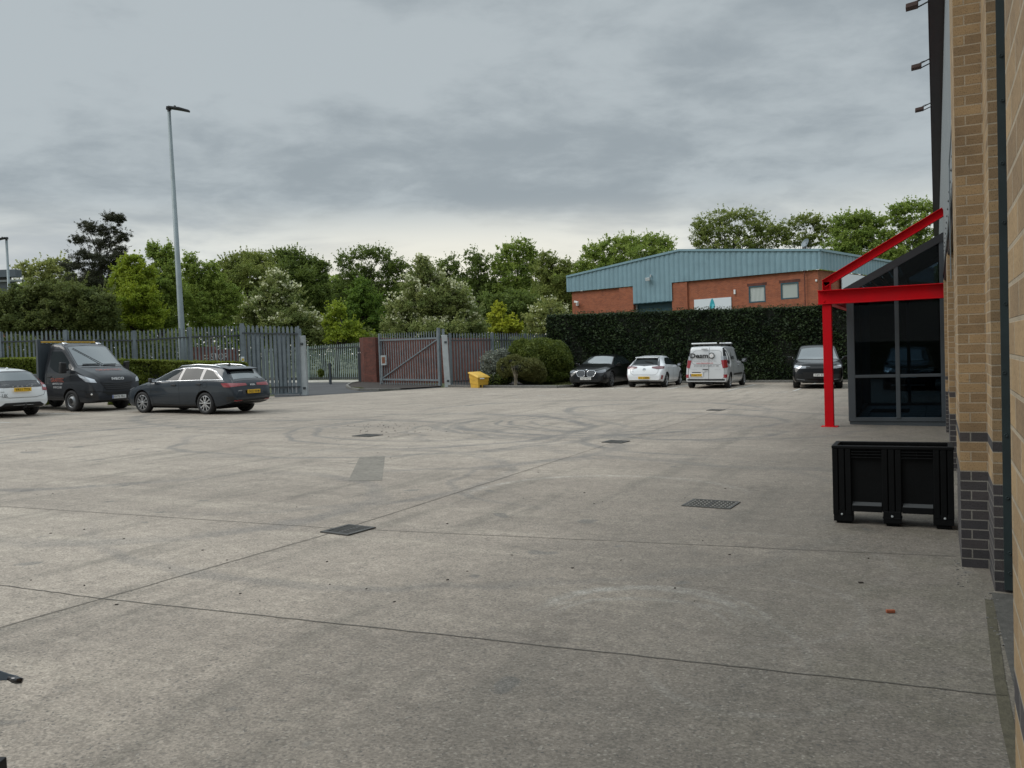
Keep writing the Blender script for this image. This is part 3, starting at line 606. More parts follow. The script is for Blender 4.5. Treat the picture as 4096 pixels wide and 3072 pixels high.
# ================================================================== DRAINS, LITTER
def frame_from(u, v, size, rot=0.0):
    p = G(u, v); x = Vector((math.cos(rot), math.sin(rot), 0)); x = (x-GN*x.dot(GN)).normalized(); y = GN.cross(x)
    return p, x, y
def grate(u, v, sx, sy, label, rot=-.09, bars=9):
    p, x, y = frame_from(u, v, sx, rot); n = GN
    r = empty('gully_grate', p, label, 'drain grate', 'drain grates in the yard')
    q = MB(); q.obox(p+n*.002, x*(sx/2), y*(sy/2), n*.004); q.build('pit', M['pit'], r)
    q = MB()
    for s in (-1, 1): q.obox(p+x*(s*sx/2)+n*.006, x*.02, y*(sy/2+.02), n*.008); q.obox(p+y*(s*sy/2)+n*.006, x*(sx/2-.02), y*.02, n*.008)
    q.build('frame', M['castiron'], r)
    q = MB()
    for k in range(bars): q.obox(p+y*(-sy/2+.02+(k+.5)*(sy-.04)/bars)+n*.0068, x*(sx/2-.02), y*((sy-.04)/bars*.22), n*.005)
    q.obox(p+n*.0062, x*.012, y*(sy/2-.02), n*.0045)
    q.build('bar', M['castiron'], r)
grate(1393, 2122, .31, .37, 'largest square drain grate at the crossing of two joints', rot=-.1, bars=8); grate(2463, 1768, .36, .36, 'dark drain grate on the long joint, midway across the yard'); grate(1470, 1743, .42, .42, 'worn drain grate on the left of the yard beyond the repair patch'); grate(2863, 1641, .36, .4, 'farthest drain grate, near the parked van')
def manhole():
    p, x, y = frame_from(2845, 2017, .6, -.04); n = GN; r = empty('manhole_cover', p, 'rectangular cast iron manhole cover with raised studs in the yard', 'manhole cover')
    q = MB(); q.obox(p+n*.003, x*.235, y*.21, n*.004); q.build('cover', mat('worn grey iron', (.155, .145, .125), .6, noise=.3, nscale=9), r)
    q = MB()
    for s in (-1, 1): q.obox(p+x*(s*.252)+n*.004, x*.014, y*.235, n*.006); q.obox(p+y*(s*.226)+n*.004, x*.235, y*.014, n*.006)
    q.obox(p+n*.0045, x*.008, y*.21, n*.0055)
    q.build('frame', M['castiron'], r)
    q = MB()
    for i in range(10):
        for j in range(9):
            c = p+x*(-.208+i*.0455+(j % 2)*.012)+y*(-.183+j*.0455)+n*.008; d = (x+y if (i+j) % 2 else x-y).normalized(); q.obox(c, d*.0165, n.cross(d)*.007, n*.0035)
    q.build('stud', mat('dark iron', (.04, .038, .035), .6), r)
manhole()
p = G(3562, 2452); q = MB(); q.obox(p+GN*.012, (.026, .008, 0), (-.004, .011, 0), (0, 0, .010)); tag(q.build('brick_chip', M['red'], bevel=.004), 'small chip of red brick lying on the concrete by the wall', 'brick chip')
lit = MB()
for k in range(70):
    u = random.uniform(100, 3700); v = random.uniform(1640, 2450); p = G(u, v); a = random.uniform(0, 6.3); s = random.uniform(.004, .011)*(1 if random.random() < .9 else 1.6)
    d = Vector((math.cos(a), math.sin(a), 0)); e = Vector((-d.y, d.x, 0)); lit.obox(p+Vector((0, 0, s*.25)), d*s, e*s*random.uniform(.3, .8), Vector((0, 0, s*.3)))
for k in range(70):
    p = G(random.gauss(1560, 90), random.gauss(1715, 12)); s = random.uniform(.005, .012); lit.obox(p+Vector((0, 0, s*.3)), Vector((s, 0, 0)), Vector((0, s, 0)), Vector((0, 0, s*.4)))
tag(lit.build('grit_crumbs', M['mulch']), kind='stuff')
lit = MB()
for k in range(60):
    y = random.uniform(5.6, 8.0); x = random.gauss(.13 if y > 6.9 else .30, .03); s = random.uniform(.003, .008); lit.obox((x, y, gz(x, y)+s*.4), (s, s*.3, 0), (-s*.2, s*.8, 0), (0, 0, s*.5))
tag(lit.build('concrete_crumbs', M['kerb']), kind='stuff')
# ================================================================== FENCES, GATES, WALLS
Z3 = Vector((0, 0, 1))
def pale(b, p, d, w, z0, z1, t=.008, face=None):
    """one pointed steel pale standing at p, facing across d; slightly folded"""
    d = d.normalized(); nrm = Vector((-d.y, d.x, 0)); h = w/2
    a = p.copy(); pts = [(-h, z0), (h, z0), (h, z1-.10), (h*.75, z1-.05), (0, z1), (-h*.75, z1-.05), (-h, z1-.10)]
    loop = [Vector((a.x, a.y, 0))+d*s+Z3*z for s, z in pts]; b.prism(loop, nrm*t)
def palisade(name, label, ends, tops, spacing, bay_posts=True, m='galv', rail_f=(.86, .10), w=.068, group=None, base_z=None, post_w=.10, post_extra=.0):
    """ends: list of ground points; tops: z of the pale tips at each"""
    r = empty(name, ends[0], label, 'fence', group)
    for i in range(len(ends)-1):
        a, c, za, zc = ends[i], ends[i+1], tops[i], tops[i+1]; d = (c-a); d.z = 0; L_ = d.length; d.normalize(); nrm = Vector((-d.y, d.x, 0))
        if nrm.dot(Vector((CAM[0], CAM[1], 0))-a) < 0: nrm = -nrm
        b = MB(); n = max(2, round(L_/spacing))
        for k in range(n):
            t = (k+.5)/n; p = a.lerp(c, t)+nrm*random.uniform(-.004, .004); zt_ = za+(zc-za)*t+random.uniform(-.012, .012); pale(b, p, d, w, gz(p.x, p.y)+.06, zt_)
        b.build('pale_panel', M[m], r)
        b = MB()
        for f in rail_f:
            z0a = gz(a.x, a.y); z0c = gz(c.x, c.y); b.bar(Vector((a.x, a.y, z0a+(za-z0a)*f))+nrm*.022, Vector((c.x, c.y, z0c+(zc-z0c)*f))+nrm*.022, .04, .05, nrm)
        b.build('rail', M['darkrail'], r)
    for i, (a, z) in enumerate(zip(ends, tops)):
        b = MB(); d = (ends[min(i+1, len(ends)-1)]-ends[max(i-1, 0)]); d.z = 0; d.normalize(); nrm = Vector((-d.y, d.x, 0))
        b.obox(Vector((a.x, a.y, (gz(a.x, a.y)-.1+z+post_extra)/2))-nrm*.02, d*(post_w/2), nrm*(.03), Z3*((z+post_extra-gz(a.x, a.y)+.1)/2)); b.build('post', M[m], r)
    return r
M['darkrail'] = mat('dark fence rail', (.060, .068, .074), .6, .2)
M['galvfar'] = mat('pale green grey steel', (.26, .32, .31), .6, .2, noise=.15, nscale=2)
def col_pt(u, v, depth): p = AT(u, v, depth); return Vector((p.x, p.y, gz(p.x, p.y))), p.z
pts, tops = [], []
for u, v, d in [(-280, 1335, 34.2), (0, 1326, 33.6), (262, 1320, 33.8), (535, 1322, 34.4), (757, 1308, 35.6), (965, 1302, 37.2)]:
    p, z = col_pt(u, v, d); pts.append(p); tops.append(z)
palisade('palisade_fence', 'grey palisade fence behind the low hedge and the lamp column', pts, tops, .155, group='palisade fences')
# far fence outside the entrance
pts, tops = [], []
for u, v, d in [(1060, 1395, 62), (1232, 1384, 60), (1440, 1370, 58), (1640, 1372, 57)]:
    p, z = col_pt(u, v, d); pts.append(p); tops.append(z)
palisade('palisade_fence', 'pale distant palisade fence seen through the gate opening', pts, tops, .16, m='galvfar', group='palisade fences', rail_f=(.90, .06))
pts, tops = [], []
for u, v, d in [(1798, 1332, 44.4), (1968, 1330, 45.2), (2100, 1334, 46.4), (2235, 1334, 47.6)]:
    p, z = col_pt(u, v, d); pts.append(p); tops.append(z)
palisade('palisade_fence', 'grey palisade fence between the white gate post and the round clipped bush', pts, tops, .15, group='palisade fences')
# left gate leaf, folded back
def leaf_left():
    p0, z0 = col_pt(967, 1299, 36.9); p1, z1 = col_pt(1192, 1304, 37.3); r = empty('steel_gate', p0, 'palisade gate leaf folded back on the left of the entrance', 'gate', 'gate leaves')
    d = p1-p0; d.z = 0; d.normalize(); nrm = Vector((d.y, -d.x, 0)); b = MB(); L_ = (p1-p0).length
    for k in range(13):
        t = (k+.5)/13; p = p0.lerp(p1, t); pale(b, p, d, .105, gz(p.x, p.y)+.10, z0+(z1-z0)*t+random.uniform(-.02, .02))
    for k in range(15):
        t = (k+.2)/15; p = p0.lerp(p1, t)-nrm*.35; pale(b, p, d, .085, gz(p.x, p.y)+.10, z0+(z1-z0)*t-.28)
    b.build('pale_panel', M['galv'], r)
    for f in (.885, .125, .03):
        b = MB(); za = p0.z+(z0-p0.z)*f; zc = p1.z+(z1-p1.z)*f; b.bar(Vector((p0.x, p0.y, za))+nrm*.03, Vector((p1.x, p1.y, zc))+nrm*.03, .05, .055, nrm); b.build('rail', M['darkrail'] if f > .04 else M['galv'], r)
    for p, z, w in ((p0, z0+.06, .17), (p1, z1, .08)):
        b = MB(); b.obox(Vector((p.x, p.y, (p.z+.08+z)/2)), d*(w/2), nrm*.04, Z3*((z-p.z-.08)/2)); b.build('gate_post', M['galv'], r)
    b = MB(); q = p0+nrm*.06; h = p0.z+(z0-p0.z)*.50; b.obox(Vector((q.x, q.y, h))-d*.02, d*.07, nrm*.004, Z3*.17); o = b.build('notice', M['signwhite'], r)
    b = MB(); b.obox(Vector((q.x, q.y, h+.05))-d*.01+nrm*.006, d*.045, nrm*.002, Z3*.05); b.build('notice_symbol', mat('yellow notice', (.55, .38, .02), .5), o)
leaf_left()
def gate_post(u0, u1, vt, vb, label):
    p = base((u0+u1)/2+14, FPX/((vb-1437.8+.016*u0)/1.72)); dpt = FPX/((vb-1437.8+.016*u0)/1.72); top = AT((u0+u1)/2, vt, dpt); w = (u1-u0)/FPX*dpt/2
    r = empty('gate_post', p, label, 'gate post', 'white gate posts'); ax = Vector((RT[0], RT[1], 0)).normalized(); ay = Vector((-ax.y, ax.x, 0)); t = Vector((top.x, top.y, top.z))
    b = MB(); d = (t-p); b.obox((p+t)/2, ax*w, ay*w, d/2); b.build('post', M['galvlight'], r, bevel=.01)
    b = MB(); b.obox(t+Z3*.14-ax*w*.4, ax*w*.45, ay*.02, Z3*.16); b.build('top_plate', M['galv'], r)
    for f in (.12, .86):
        b = MB(); c = p.lerp(t, f)-ay*(w+.03)+ax*w*.3; b.lathe([(-.05, 0), (-.05, .03), (.05, .03), (.05, 0)], c, ay, 8); b.obox(c+ay*.03, ax*.06, ay*.01, Z3*.05); b.build('hinge', M['darkrail'], r)
    return p, dpt
gate_post(1190, 1219, 1343, 1581, 'white steel gate post at the left side of the entrance'); gate_post(1766, 1789, 1340, 1549, 'white steel gate post between the open gate and the right fence')
def leaf_right():
    (p0, z0), (p1, z1) = col_pt(1519, 1334, 47.6), col_pt(1756, 1322, 44.2); r = empty('steel_gate', p0, 'open framed palisade gate with diagonal brace in front of the brick wall', 'gate', 'gate leaves')
    d = p1-p0; d.z = 0; L_ = d.length; d.normalize(); nrm = Vector((d.y, -d.x, 0))
    def pt(s, f): a = p0.lerp(p1, s); return Vector((a.x, a.y, a.z+.05+(z0+(z1-z0)*s-a.z-.05)*f))
    b = MB()
    for k in range(24): t = (k+.6)/24.6; p = p0.lerp(p1, t); pale(b, p, d, .058, p.z+.05, z0+(z1-z0)*t)
    b.build('pale_panel', M['galv'], r)
    for f in (.865, .10): b = MB(); b.bar(pt(0, f)+nrm*.045, pt(1, f)+nrm*.045, .06, .085, nrm); b.build('rail', M['galv'], r)
    b = MB(); b.bar(pt(.03, .12)+nrm*.045, pt(.98, .84)+nrm*.045, .055, .06, nrm); b.build('brace', M['galv'], r)
    for s, w, f1 in ((0, .09, 1.0), (1, .13, 1.05)): b = MB(); b.bar(pt(s, 0)+nrm*.04, pt(s, f1)+nrm*.04, w, w, d); b.build('stile', M['galv'], r)
    b = MB(); c = pt(.09, .475)+nrm*.12; b.obox(c, d*.21, nrm*.05, Z3*.26); o = b.build('lock_box', M['galvlight'], r)
    b = MB(); b.obox(c+nrm*.052+d*.02, d*.13, nrm*.004, Z3*.17); b.build('rust_patch', M['rust'], o)
    b = MB(); b.tube([pt(.035, .42)+nrm*.1, pt(.035, .03)+nrm*.1], .022, 6); b.build('drop_bolt', M['galvlight'], r)
leaf_right()
# brick sign walls at the entrance
def brick_wall(name, label, pts, tops, thick, m='oldred'):
    r = empty(name, pts[0], label, 'wall', 'brick entrance walls'); b = MB(); n = len(pts); fr, bk = [], []
    for i in range(n):
        d = pts[min(i+1, n-1)]-pts[max(i-1, 0)]; d.z = 0; d.normalize(); nn = Vector((-d.y, d.x, 0)); nn = nn if nn.dot(pts[i]) > 0 else -nn; fr.append(pts[i]); bk.append(pts[i]+nn*thick)
    for i in range(n-1):
        lo = -.3; v = [Vector((p.x, p.y, p.z+lo)) for p in (fr[i], fr[i+1], bk[i+1], bk[i])]+[Vector((p.x, p.y, z)) for p, z in ((fr[i], tops[i]), (fr[i+1], tops[i+1]), (bk[i+1], tops[i+1]), (bk[i], tops[i]))]
        b.add(v, [(0, 1, 5, 4), (1, 2, 6, 5), (2, 3, 7, 6), (3, 0, 4, 7), (4, 5, 6, 7)])
    b.build('brickwork', M[m], r); return r
ps, ts = [], []
for u, v, d in [(1437, 1352, 53.0), (1452, 1349, 52.2), (1500, 1349, 51.4), (1525, 1352, 51.8), (1700, 1352, 50.0), (1945, 1352, 48.4)]:
    p, z = col_pt(u, v, d); ps.append(p); ts.append(z)
wr_ = brick_wall('brick_wall', 'weathered red brick wall standing behind the open gate', ps, ts, .5)
b = MB(); p = ps[0]; ax = Vector((RT[0], RT[1], 0)).normalized(); b.obox(Vector((p.x, p.y, p.z+1.05))-ax*.03, ax*.10, Vector((-ax.y, ax.x, 0))*.1, Z3*1.05); b.build('steel_stop_post', M['darkrail'], wr_)
b = MB()
for k in (-.05, .08): b.lathe([(0, .035), (.02, .03), (.03, 0)], Vector((p.x, p.y, p.z+1.78))+ax*(k-.03)-Vector((-ax.y, ax.x, 0))*.1, (ax.y, -ax.x, 0), 8)
b.build_each('reflector', M['white'], wr_)
ps, ts = [], []
for u, v, d in [(772, 1388, 41.0), (850, 1386, 41.0), (860, 1399, 41.0), (945, 1396, 41.0)]:
    p, z = col_pt(u, v, d); ps.append(p); ts.append(z)
wl_ = brick_wall('brick_wall', 'red brick sign wall with pale letters behind the left fence', ps, ts, .35)
d = (ps[-1]-ps[0]); d.z = 0; d.normalize(); c = AT(878, 1426, 40.9)
text('STOR', 'sign_letter', mat('dull white letter', (.42, .42, .40), .6), wl_, c, d, Z3, width=.80, height=.30, bold=-.01, lift=.012, world=True)
c = AT(823, 1422, 40.9); b = MB(); b.obox(c, d*.10, d.cross(Z3)*.006, Z3*.022); b.obox(c+Z3*(-.14)+d*.02, d*.09, d.cross(Z3)*.006, Z3*.02); b.build('sign_emblem', mat('dull cream mark', (.40, .38, .28), .6), wl_)
# mulch island with kerb in front of the wall
ml = [G(1390, 1546), G(1400, 1555), G(1440, 1562), G(1520, 1562), G(1600, 1559), G(1765, 1549), G(1765, 1541), G(1520, 1534), G(1440, 1531), G(1410, 1536)]
sheet('mulch_bed', [(p.x, p.y) for p in ml], M['mulch'], .06)
kerb('island_kerb', [(p.x, p.y) for p in [G(1440, 1532), G(1405, 1537), G(1388, 1547), G(1400, 1557), G(1440, 1564), G(1520, 1564), G(1600, 1561)]], .12, .13)
kerb('bed_kerb', [(p.x, p.y) for p in [G(1795, 1549), G(1955, 1551), G(2100, 1551), G(2230, 1552), G(2290, 1549), G(2330, 1539), G(2600, 1535), G(3000, 1530), G(3200, 1530), G(3780, 1528)]], .14, .14)
bg = [G(1795, 1547), G(1955, 1549), G(2100, 1549), G(2230, 1550), G(2285, 1547), G(2325, 1537), G(2600, 1533), G(3000, 1528), G(3780, 1526), G(3780, 1505), G(2300, 1510), G(1800, 1520)]
sheet('planting_bed', [(p.x, p.y) for p in bg], M['bedgrass'], .07)
mb = [G(1800, 1546), G(1955, 1548), G(2120, 1548), G(2170, 1538), G(2200, 1520), G(1810, 1525)]; sheet('mulch_strip', [(p.x, p.y) for p in mb], M['mulch'], .075)
# ================================================================== LAMP COLUMNS, BOLLARD, SIGN
def lamp(name, label, utop, vtop, ubot, vbot, depth, r0, r1, head, heads=1, grp='street lamps'):
    b0 = base(ubot, depth); f = (vbot-vtop); t = AT(utop, vtop, depth); low = AT(ubot, vbot, depth); d = (t-low).normalized(); foot = low+d*((b0.z-low.z)/d.z)
    r = empty(name, foot, label, 'street lamp', grp); q = MB(); q.tube([foot, foot.lerp(t, .20), foot.lerp(t, .215), t], [r0, r0, r0*.74, r1], 14); q.build('column', M['steelpole'], r, smooth=True)
    dh = (AT(head[0], head[1], depth)-t-d*.17); x = dh.normalized(); side = x.cross(Z3).normalized(); up = side.cross(x); L_ = dh.length
    q = MB(); q.tube([t-d*.02, t+d*.13], [r1*1.05, r1*.85], 10); q.obox(t+d*.16, x*.10, side*.075, up*.075); q.build('bracket', M['darkmetal'], r, bevel=.02)
    c = t+d*.17; q = MB(); q.prism([c-side*.16+up*.07, c-side*.19+x*L_*.55+up*.06, c-side*.10+x*L_+up*.0, c+side*.10+x*L_+up*.0, c+side*.19+x*L_*.55+up*.06, c+side*.16+up*.07], -up*.085); o = q.build('lantern', M['darkmetal'], r, bevel=.02)
    q = MB(); q.lathe([(0, .05), (.07, .045), (.08, 0)], c+x*L_*.28+up*.06, up, 10); q.build('photocell', M['darkmetal'], o)
lamp('street_lamp', 'tall tapering grey lamp column rising above the left fence', 676, 448, 727, 1320, 37.9, .175, .070, (758, 441))
lamp('street_lamp', 'shorter lamp column at the far left edge of the photo', 26, 963, 44, 1330, 58, .13, .075, (-30, 962))
p = base(1322, 50.5); b = MB(); t = AT(1318, 1452, 50.5); b.tube([p, Vector((p.x, p.y, t.z))], .085, 10); tag(b.build('bollard', M['charcoal']), 'dark bollard on the verge in front of the distant fence', 'bollard')
def roadsign():
    p = base(1393, 66); r = empty('road_sign', p, 'grey back of a road sign among the trees beyond the gate', 'road sign'); t = AT(1391, 1284, 66); c = AT(1389, 1306, 66); ax = Vector((RT[0], RT[1], 0)).normalized()
    b = MB(); b.tube([p, t], .05, 8); b.build('post', M['galv'], r); b = MB(); b.obox(c+Vector((-ax.y, ax.x, 0))*.08, ax*.24, Vector((-ax.y, ax.x, 0))*.012, Z3*.26); b.build('sign_plate', M['galvlight'], r)
roadsign()
# ================================================================== GRIT BIN
def grit_bin():
    a = G(1890, 1552); r = empty('grit_bin', a, 'yellow plastic grit bin with a sloping lid beside the right fence', 'grit bin')
    # front long side runs towards us and right; end with slots faces the camera
    d1 = (G(1914, 1553)-a); d1.z = 0; d1.normalize(); x = Vector((RT[0], RT[1], 0)).normalized(); y = Vector((-x.y, x.x, 0)); k = FPX/84
    def P(px, h, dy=0.0): return a+x*((px-1890)/84.0)+Z3*h+y*dy
    # three visible corners: left-back A, front corner B, right C
    A, B, C = P(1882, 0, .35), P(1914, -.0, -.12), P(1949, 0, .30); D = A+C-B
    A2, B2, C2, D2 = P(1876, .68, .38), P(1913, .46, -.17), P(1957, .46, .33), P(1920, .68, .86)
    b = MB(); lo = [A, B, C, D]; hi = [A2, B2, C2, D2]; n1 = [lo[i].lerp(hi[i], .60) for i in range(4)]; cen = sum(lo, Vector())/4
    def grow(L_, f): c = sum(L_, Vector())/4; return [c+(p-c)*f if True else p for p in L_]
    rings = [lo, [l.lerp(h, .30) for l, h in zip(lo, hi)], grow([l.lerp(h, .32) for l, h in zip(lo, hi)], 1.05), [l.lerp(h, .66) for l, h in zip(lo, hi)], grow([l.lerp(h, .68) for l, h in zip(lo, hi)], 1.05), hi]
    for R0, R1 in zip(rings[:-1], rings[1:]): b.add(R0+R1, [(i, (i+1) % 4, (i+1) % 4+4, i+4) for i in range(4)])
    b.add(hi, [(0, 1, 2, 3)]); b.build('body', M['yellow'], r, bevel=.012)
    L0 = grow(hi, 1.12); L1 = [p+Z3*.055 for p in grow(hi, 1.10)]; L2 = [p+Z3*.10 for p in grow(hi, .86)]; b = MB(); b.add(L0+L1+L2, [(i, (i+1) % 4, (i+1) % 4+4, i+4) for i in range(4)]+[(i+4, (i+1) % 4+4, (i+1) % 4+8, i+8) for i in range(4)]+[(8, 9, 10, 11), (3, 2, 1, 0)]); b.build('lid', M['yellow'], r, bevel=.012)
    b = MB(); e = (C-B).normalized(); nn = Vector((e.y, -e.x, 0))
    for s in (.26, .72): c = B.lerp(C, s)+Z3*.075+nn*.003; b.obox(c, e*.055, nn*.006, Z3*.055)
    b.build_each('fork_slot', M['pit'], r)
    b = MB(); c = B2.lerp(C2, .3)+nn*.07-Z3*.02; b.obox(c, e*.13, nn*.012, Z3*.025); b.build('lid_handle', M['signwhite'], r)
grit_bin()
# ================================================================== FAR BUILDINGS
def unit():
    d0 = 61.0; c0 = AT(3275, 1000, d0); O = Vector((c0.x, c0.y, 0)); al = -0.4477-.85; xd = Vector((math.sin(al), math.cos(al), 0)); yd = Vector((xd.y, -xd.x, 0))
    if yd.dot(O) < 0: yd = -yd
    def fac(u, v):
        q = ray(u, v); n = np.array(yd); t = (np.array(O)-CAM) @ n/(q @ n); p = CAM+q*t; return float((Vector(p)-O).dot(xd)), float(p[2])
    W_ = fac(2276, 1105)[0]; ze = fac(3275, 1000)[1]; sr, zr = fac(2720, 1000); sr = W_/2; zb = fac(3275, 1078)[1]
    r = empty('industrial_unit', (O.x, O.y, gz(O.x, O.y)), 'red brick industrial unit with pale blue corrugated cladding beyond the hedge', 'building')
    def T(s, t, z): return O+xd*s+yd*t+Z3*z
    def quadbox(name, m, s0, s1, t0, t1, z0, z1, bevel=0):
        q = MB(); q.obox(T((s0+s1)/2, (t0+t1)/2, (z0+z1)/2), xd*((s1-s0)/2), yd*((t1-t0)/2), Z3*((z1-z0)/2)); return q.build(name, m, r, bevel=bevel)
    LEN = 26.0; sd0, sd1 = fac(2690, 1150)[0], fac(2535, 1150)[0]; zd = fac(2612, 1209)[1]
    def bricks(s0, s1, z0, z1, t=.0): quadbox('wall', M['red'], s0, s1, t, t+.35, z0, z1)
    win = [(fac(2995, 1175)[0], fac(3062, 1175)[0], fac(3028, 1210)[1], fac(3028, 1143)[1]), (fac(3123, 1160)[0], fac(3195, 1160)[0], fac(3160, 1196)[1], fac(3160, 1130)[1])]
    b = MB(); b.obox(T(W_/2+.0, .3, zb/2), xd*(W_/2-.12), yd*.13, Z3*(zb/2+.6))
    wall = MB(); segs = [(.08, sd0), (sd1, W_-.25)]
    cuts = sorted([(min(a, c), max(a, c), z0, z1) for a, c, z0, z1 in win])
    prev = .08
    for s0, s1, z0, z1 in cuts:
        wall.obox(T((prev+s0)/2, .175, (zb-1)/2), xd*((s0-prev)/2), yd*.175, Z3*((zb+1)/2)); wall.obox(T((s0+s1)/2, .175, (z0-1)/2), xd*((s1-s0)/2), yd*.175, Z3*((z0+1)/2)); wall.obox(T((s0+s1)/2, .175, (z1+zb)/2), xd*((s1-s0)/2), yd*.175, Z3*((zb-z1)/2)); prev = s1
    wall.obox(T((prev+sd0)/2, .175, (zb-1)/2), xd*((sd0-prev)/2), yd*.175, Z3*((zb+1)/2)); wall.obox(T((sd1+W_-.25)/2, .175, (zb-1)/2), xd*((W_-.25-sd1)/2), yd*.175, Z3*((zb+1)/2))
    wall.obox(T(.08+.175, .355+LEN/2, (zb-1)/2), xd*.175, yd*(LEN/2), Z3*((zb+1)/2)); wall.obox(T(W_-.43, .355+LEN/2, (zb-1)/2), xd*.175, yd*(LEN/2), Z3*((zb+1)/2))
    wall.build('wall', M['red'], r)
    for s0, s1 in ((sd0-1.35, sd0), (sd1, sd1+1.35)): quadbox('brick_pier', M['red'], s0, s1, -.13, -.002, -.5, zb-.05)
    for s0, s1, z0, z1 in cuts:
        quadbox('lintel', M['oldred'], s0-.12, s1+.12, -.012, -.002, z1, z1+.2)
        q = MB(); f = .09
        for (a, c, e, g) in ((s0, s1, z0, z0+f), (s0, s1, z1-f, z1), (s0, s0+f, z0+f, z1-f), (s1-f, s1, z0+f, z1-f)): q.obox(T((a+c)/2, .02, (e+g)/2), xd*((c-a)/2), yd*.03, Z3*((g-e)/2))
        o = q.build('window', M['bluedoor'], r)
        q = MB(); q.obox(T((s0+s1)/2, .06, (z0+z1)/2), xd*((s1-s0)/2-f), yd*.006, Z3*((z1-z0)/2-f)); q.build('pane', M['winpane'], o)
        if s0 > 2: 
            q = MB()
            for k in range(11): q.obox(T(s0+f+(s1-s0-2*f)*(k+.5)/11, .052, (z0+z1)/2), xd*.012, yd*.001, Z3*((z1-z0)/2-f)); 
            q.build('blind', M['white'], o)
    # corrugated band: gable profile above, stepping down over the door
    def topz(s): return ze+(zr-ze)*(1-abs(s-sr)/sr)
    def botz(s): return zd if sd0 < s < sd1 else zb
    b = MB(); n = 150; cols = []
    for i in range(n+1):
        s = W_*i/n; off = -.16-(.0 if (i % 3) == 0 else .05); cols.append((s, off))
    for i in range(n):
        (s0, o0), (s1, o1) = cols[i], cols[i+1]; zbm = botz((s0+s1)/2); b.add([T(s0, o0, zbm), T(s1, o1, zbm), T(s1, o1, topz(s1)), T(s0, o0, topz(s0))], [(0, 1, 2, 3)])
    b.build('cladding', M['blueclad'], r)
    b = MB(); n2 = 130
    for i in range(n2):
        t0, t1 = LEN*i/n2, LEN*(i+1)/n2; a0 = .0 if i % 3 == 0 else .05; a1 = .0 if (i+1) % 3 == 0 else .05; b.add([T(-.1-a0, t0-.16, zb), T(-.1-a1, t1-.16, zb), T(-.1-a1, t1-.16, ze), T(-.1-a0, t0-.16, ze)], [(0, 1, 2, 3)])
    b.build('cladding', M['blueclad'], r)
    q = MB()
    for a, za, c, zc in ((-.17, ze, sr, zr), (sr, zr, W_+.1, ze)): q.bar(T(a, -.22, za-.03), T(c, -.22, zc-.03), .12, .16, yd)
    q.bar(T(-.17, -.2, ze-.02), T(-.17, LEN, ze-.02), .14, .16, xd); q.build('verge_trim', M['blueclad'], r)
    q = MB(); q.obox(T(-.1, -.14, (zb+ze)/2-.05), xd*.08, yd*.09, Z3*((ze-zb)/2-.06)); q.obox(T(W_, -.14, (zb+ze)/2-.05), xd*.12, yd*.09, Z3*((ze-zb)/2-.06)); q.build_each('corner_trim', M['blueclad'], r)
    q = MB(); q.add([T(-.2, -.1, ze-.06), T(sr, -.1, zr-.06), T(W_+.1, -.1, ze-.06), T(-.2, LEN, ze-.06), T(sr, LEN, zr-.06), T(W_+.1, LEN, ze-.06)], [(0, 1, 4, 3), (1, 2, 5, 4)]); q.build('roof', M['blueclad'], r)
    quadbox('loading_door', M['bluedoor'], sd0, sd1, .36, .42, -.5, zd+.1); quadbox('door_jamb', M['galvlight'], sd1-.14, sd1-.01, .2, .3, -.5, zd)
    quadbox('lintel_trim', M['bluedoor'], sd0, sd1, -.17, .0, zd-.06, zd-.002)
    s1, z1 = fac(2926, 1188); s0, z0 = fac(2778, 1199); zl = fac(2850, 1252)[1]-.4
    q = MB(); q.obox(T((s0+s1)/2, -.05, (z1+zl)/2), xd*((s0-s1)/2), yd*.025, Z3*((z1-zl)/2)); sg = q.build('sign', M['signwhite'], r)
    cs, cz = fac(2851, 1217); q = MB(); loop = []
    for k in range(24):
        a = 2*math.pi*k/24; rr = .24; zz = -math.cos(a)*rr*1.0; ss = math.sin(a)*rr*(.95 if zz < 0 else max(0, 1-zz/.62)*.95); zz = zz if zz < 0 else zz*2.3; loop.append(T(cs+ss, -.082, cz-.12+zz))
    q.prism(loop, yd*.004); q.build('drop_emblem', M['teal'], sg)
    q = MB(); loop = []
    for k in range(20): a = 2*math.pi*k/20; loop.append(T(cs-.06+math.sin(a)*.10, -.086, cz-.16-math.cos(a)*.20)); 
    q.prism(loop, yd*.003); q.build('drop_emblem', mat('pale teal print', (.12, .50, .56), .5), sg)
    text('AQUA', 'sign_letter', M['bluedoor'], sg, T(cs, -.09, fac(2850, 1246)[1])-r.location+r.location, -xd, Z3, width=1.9, height=.42, world=False, lift=0) if False else text('AQUA', 'sign_letter', M['charcoal'], r, T(cs, -.09, fac(2850, 1244)[1]), -xd, Z3, width=1.9, height=.45, world=True, lift=0)
    for (u, v, w, h) in ((2940, 1168, .14, .34), (3281, 1121, .12, .14)):
        s, z = fac(u, v)
        if s < .1: s = .2
        quadbox('alarm_box', M['white'], s-w/2, s+w/2, -.10, -.002, z-h/2, z+h/2, .02)
    s, z = fac(2316, 1212); q = MB(); q.bar(T(s, -.02, z-.08), T(s, -.28, z-.05), .05, .05); q.bar(T(s+.2, -.34, z+.12), T(s-.22, -.42, z+.02), .16, .16); q.obox(T(s+.1, -.1, z-.14), xd*.1, yd*.09, Z3*.09); q.build('security_camera', M['white'], r, bevel=.02)
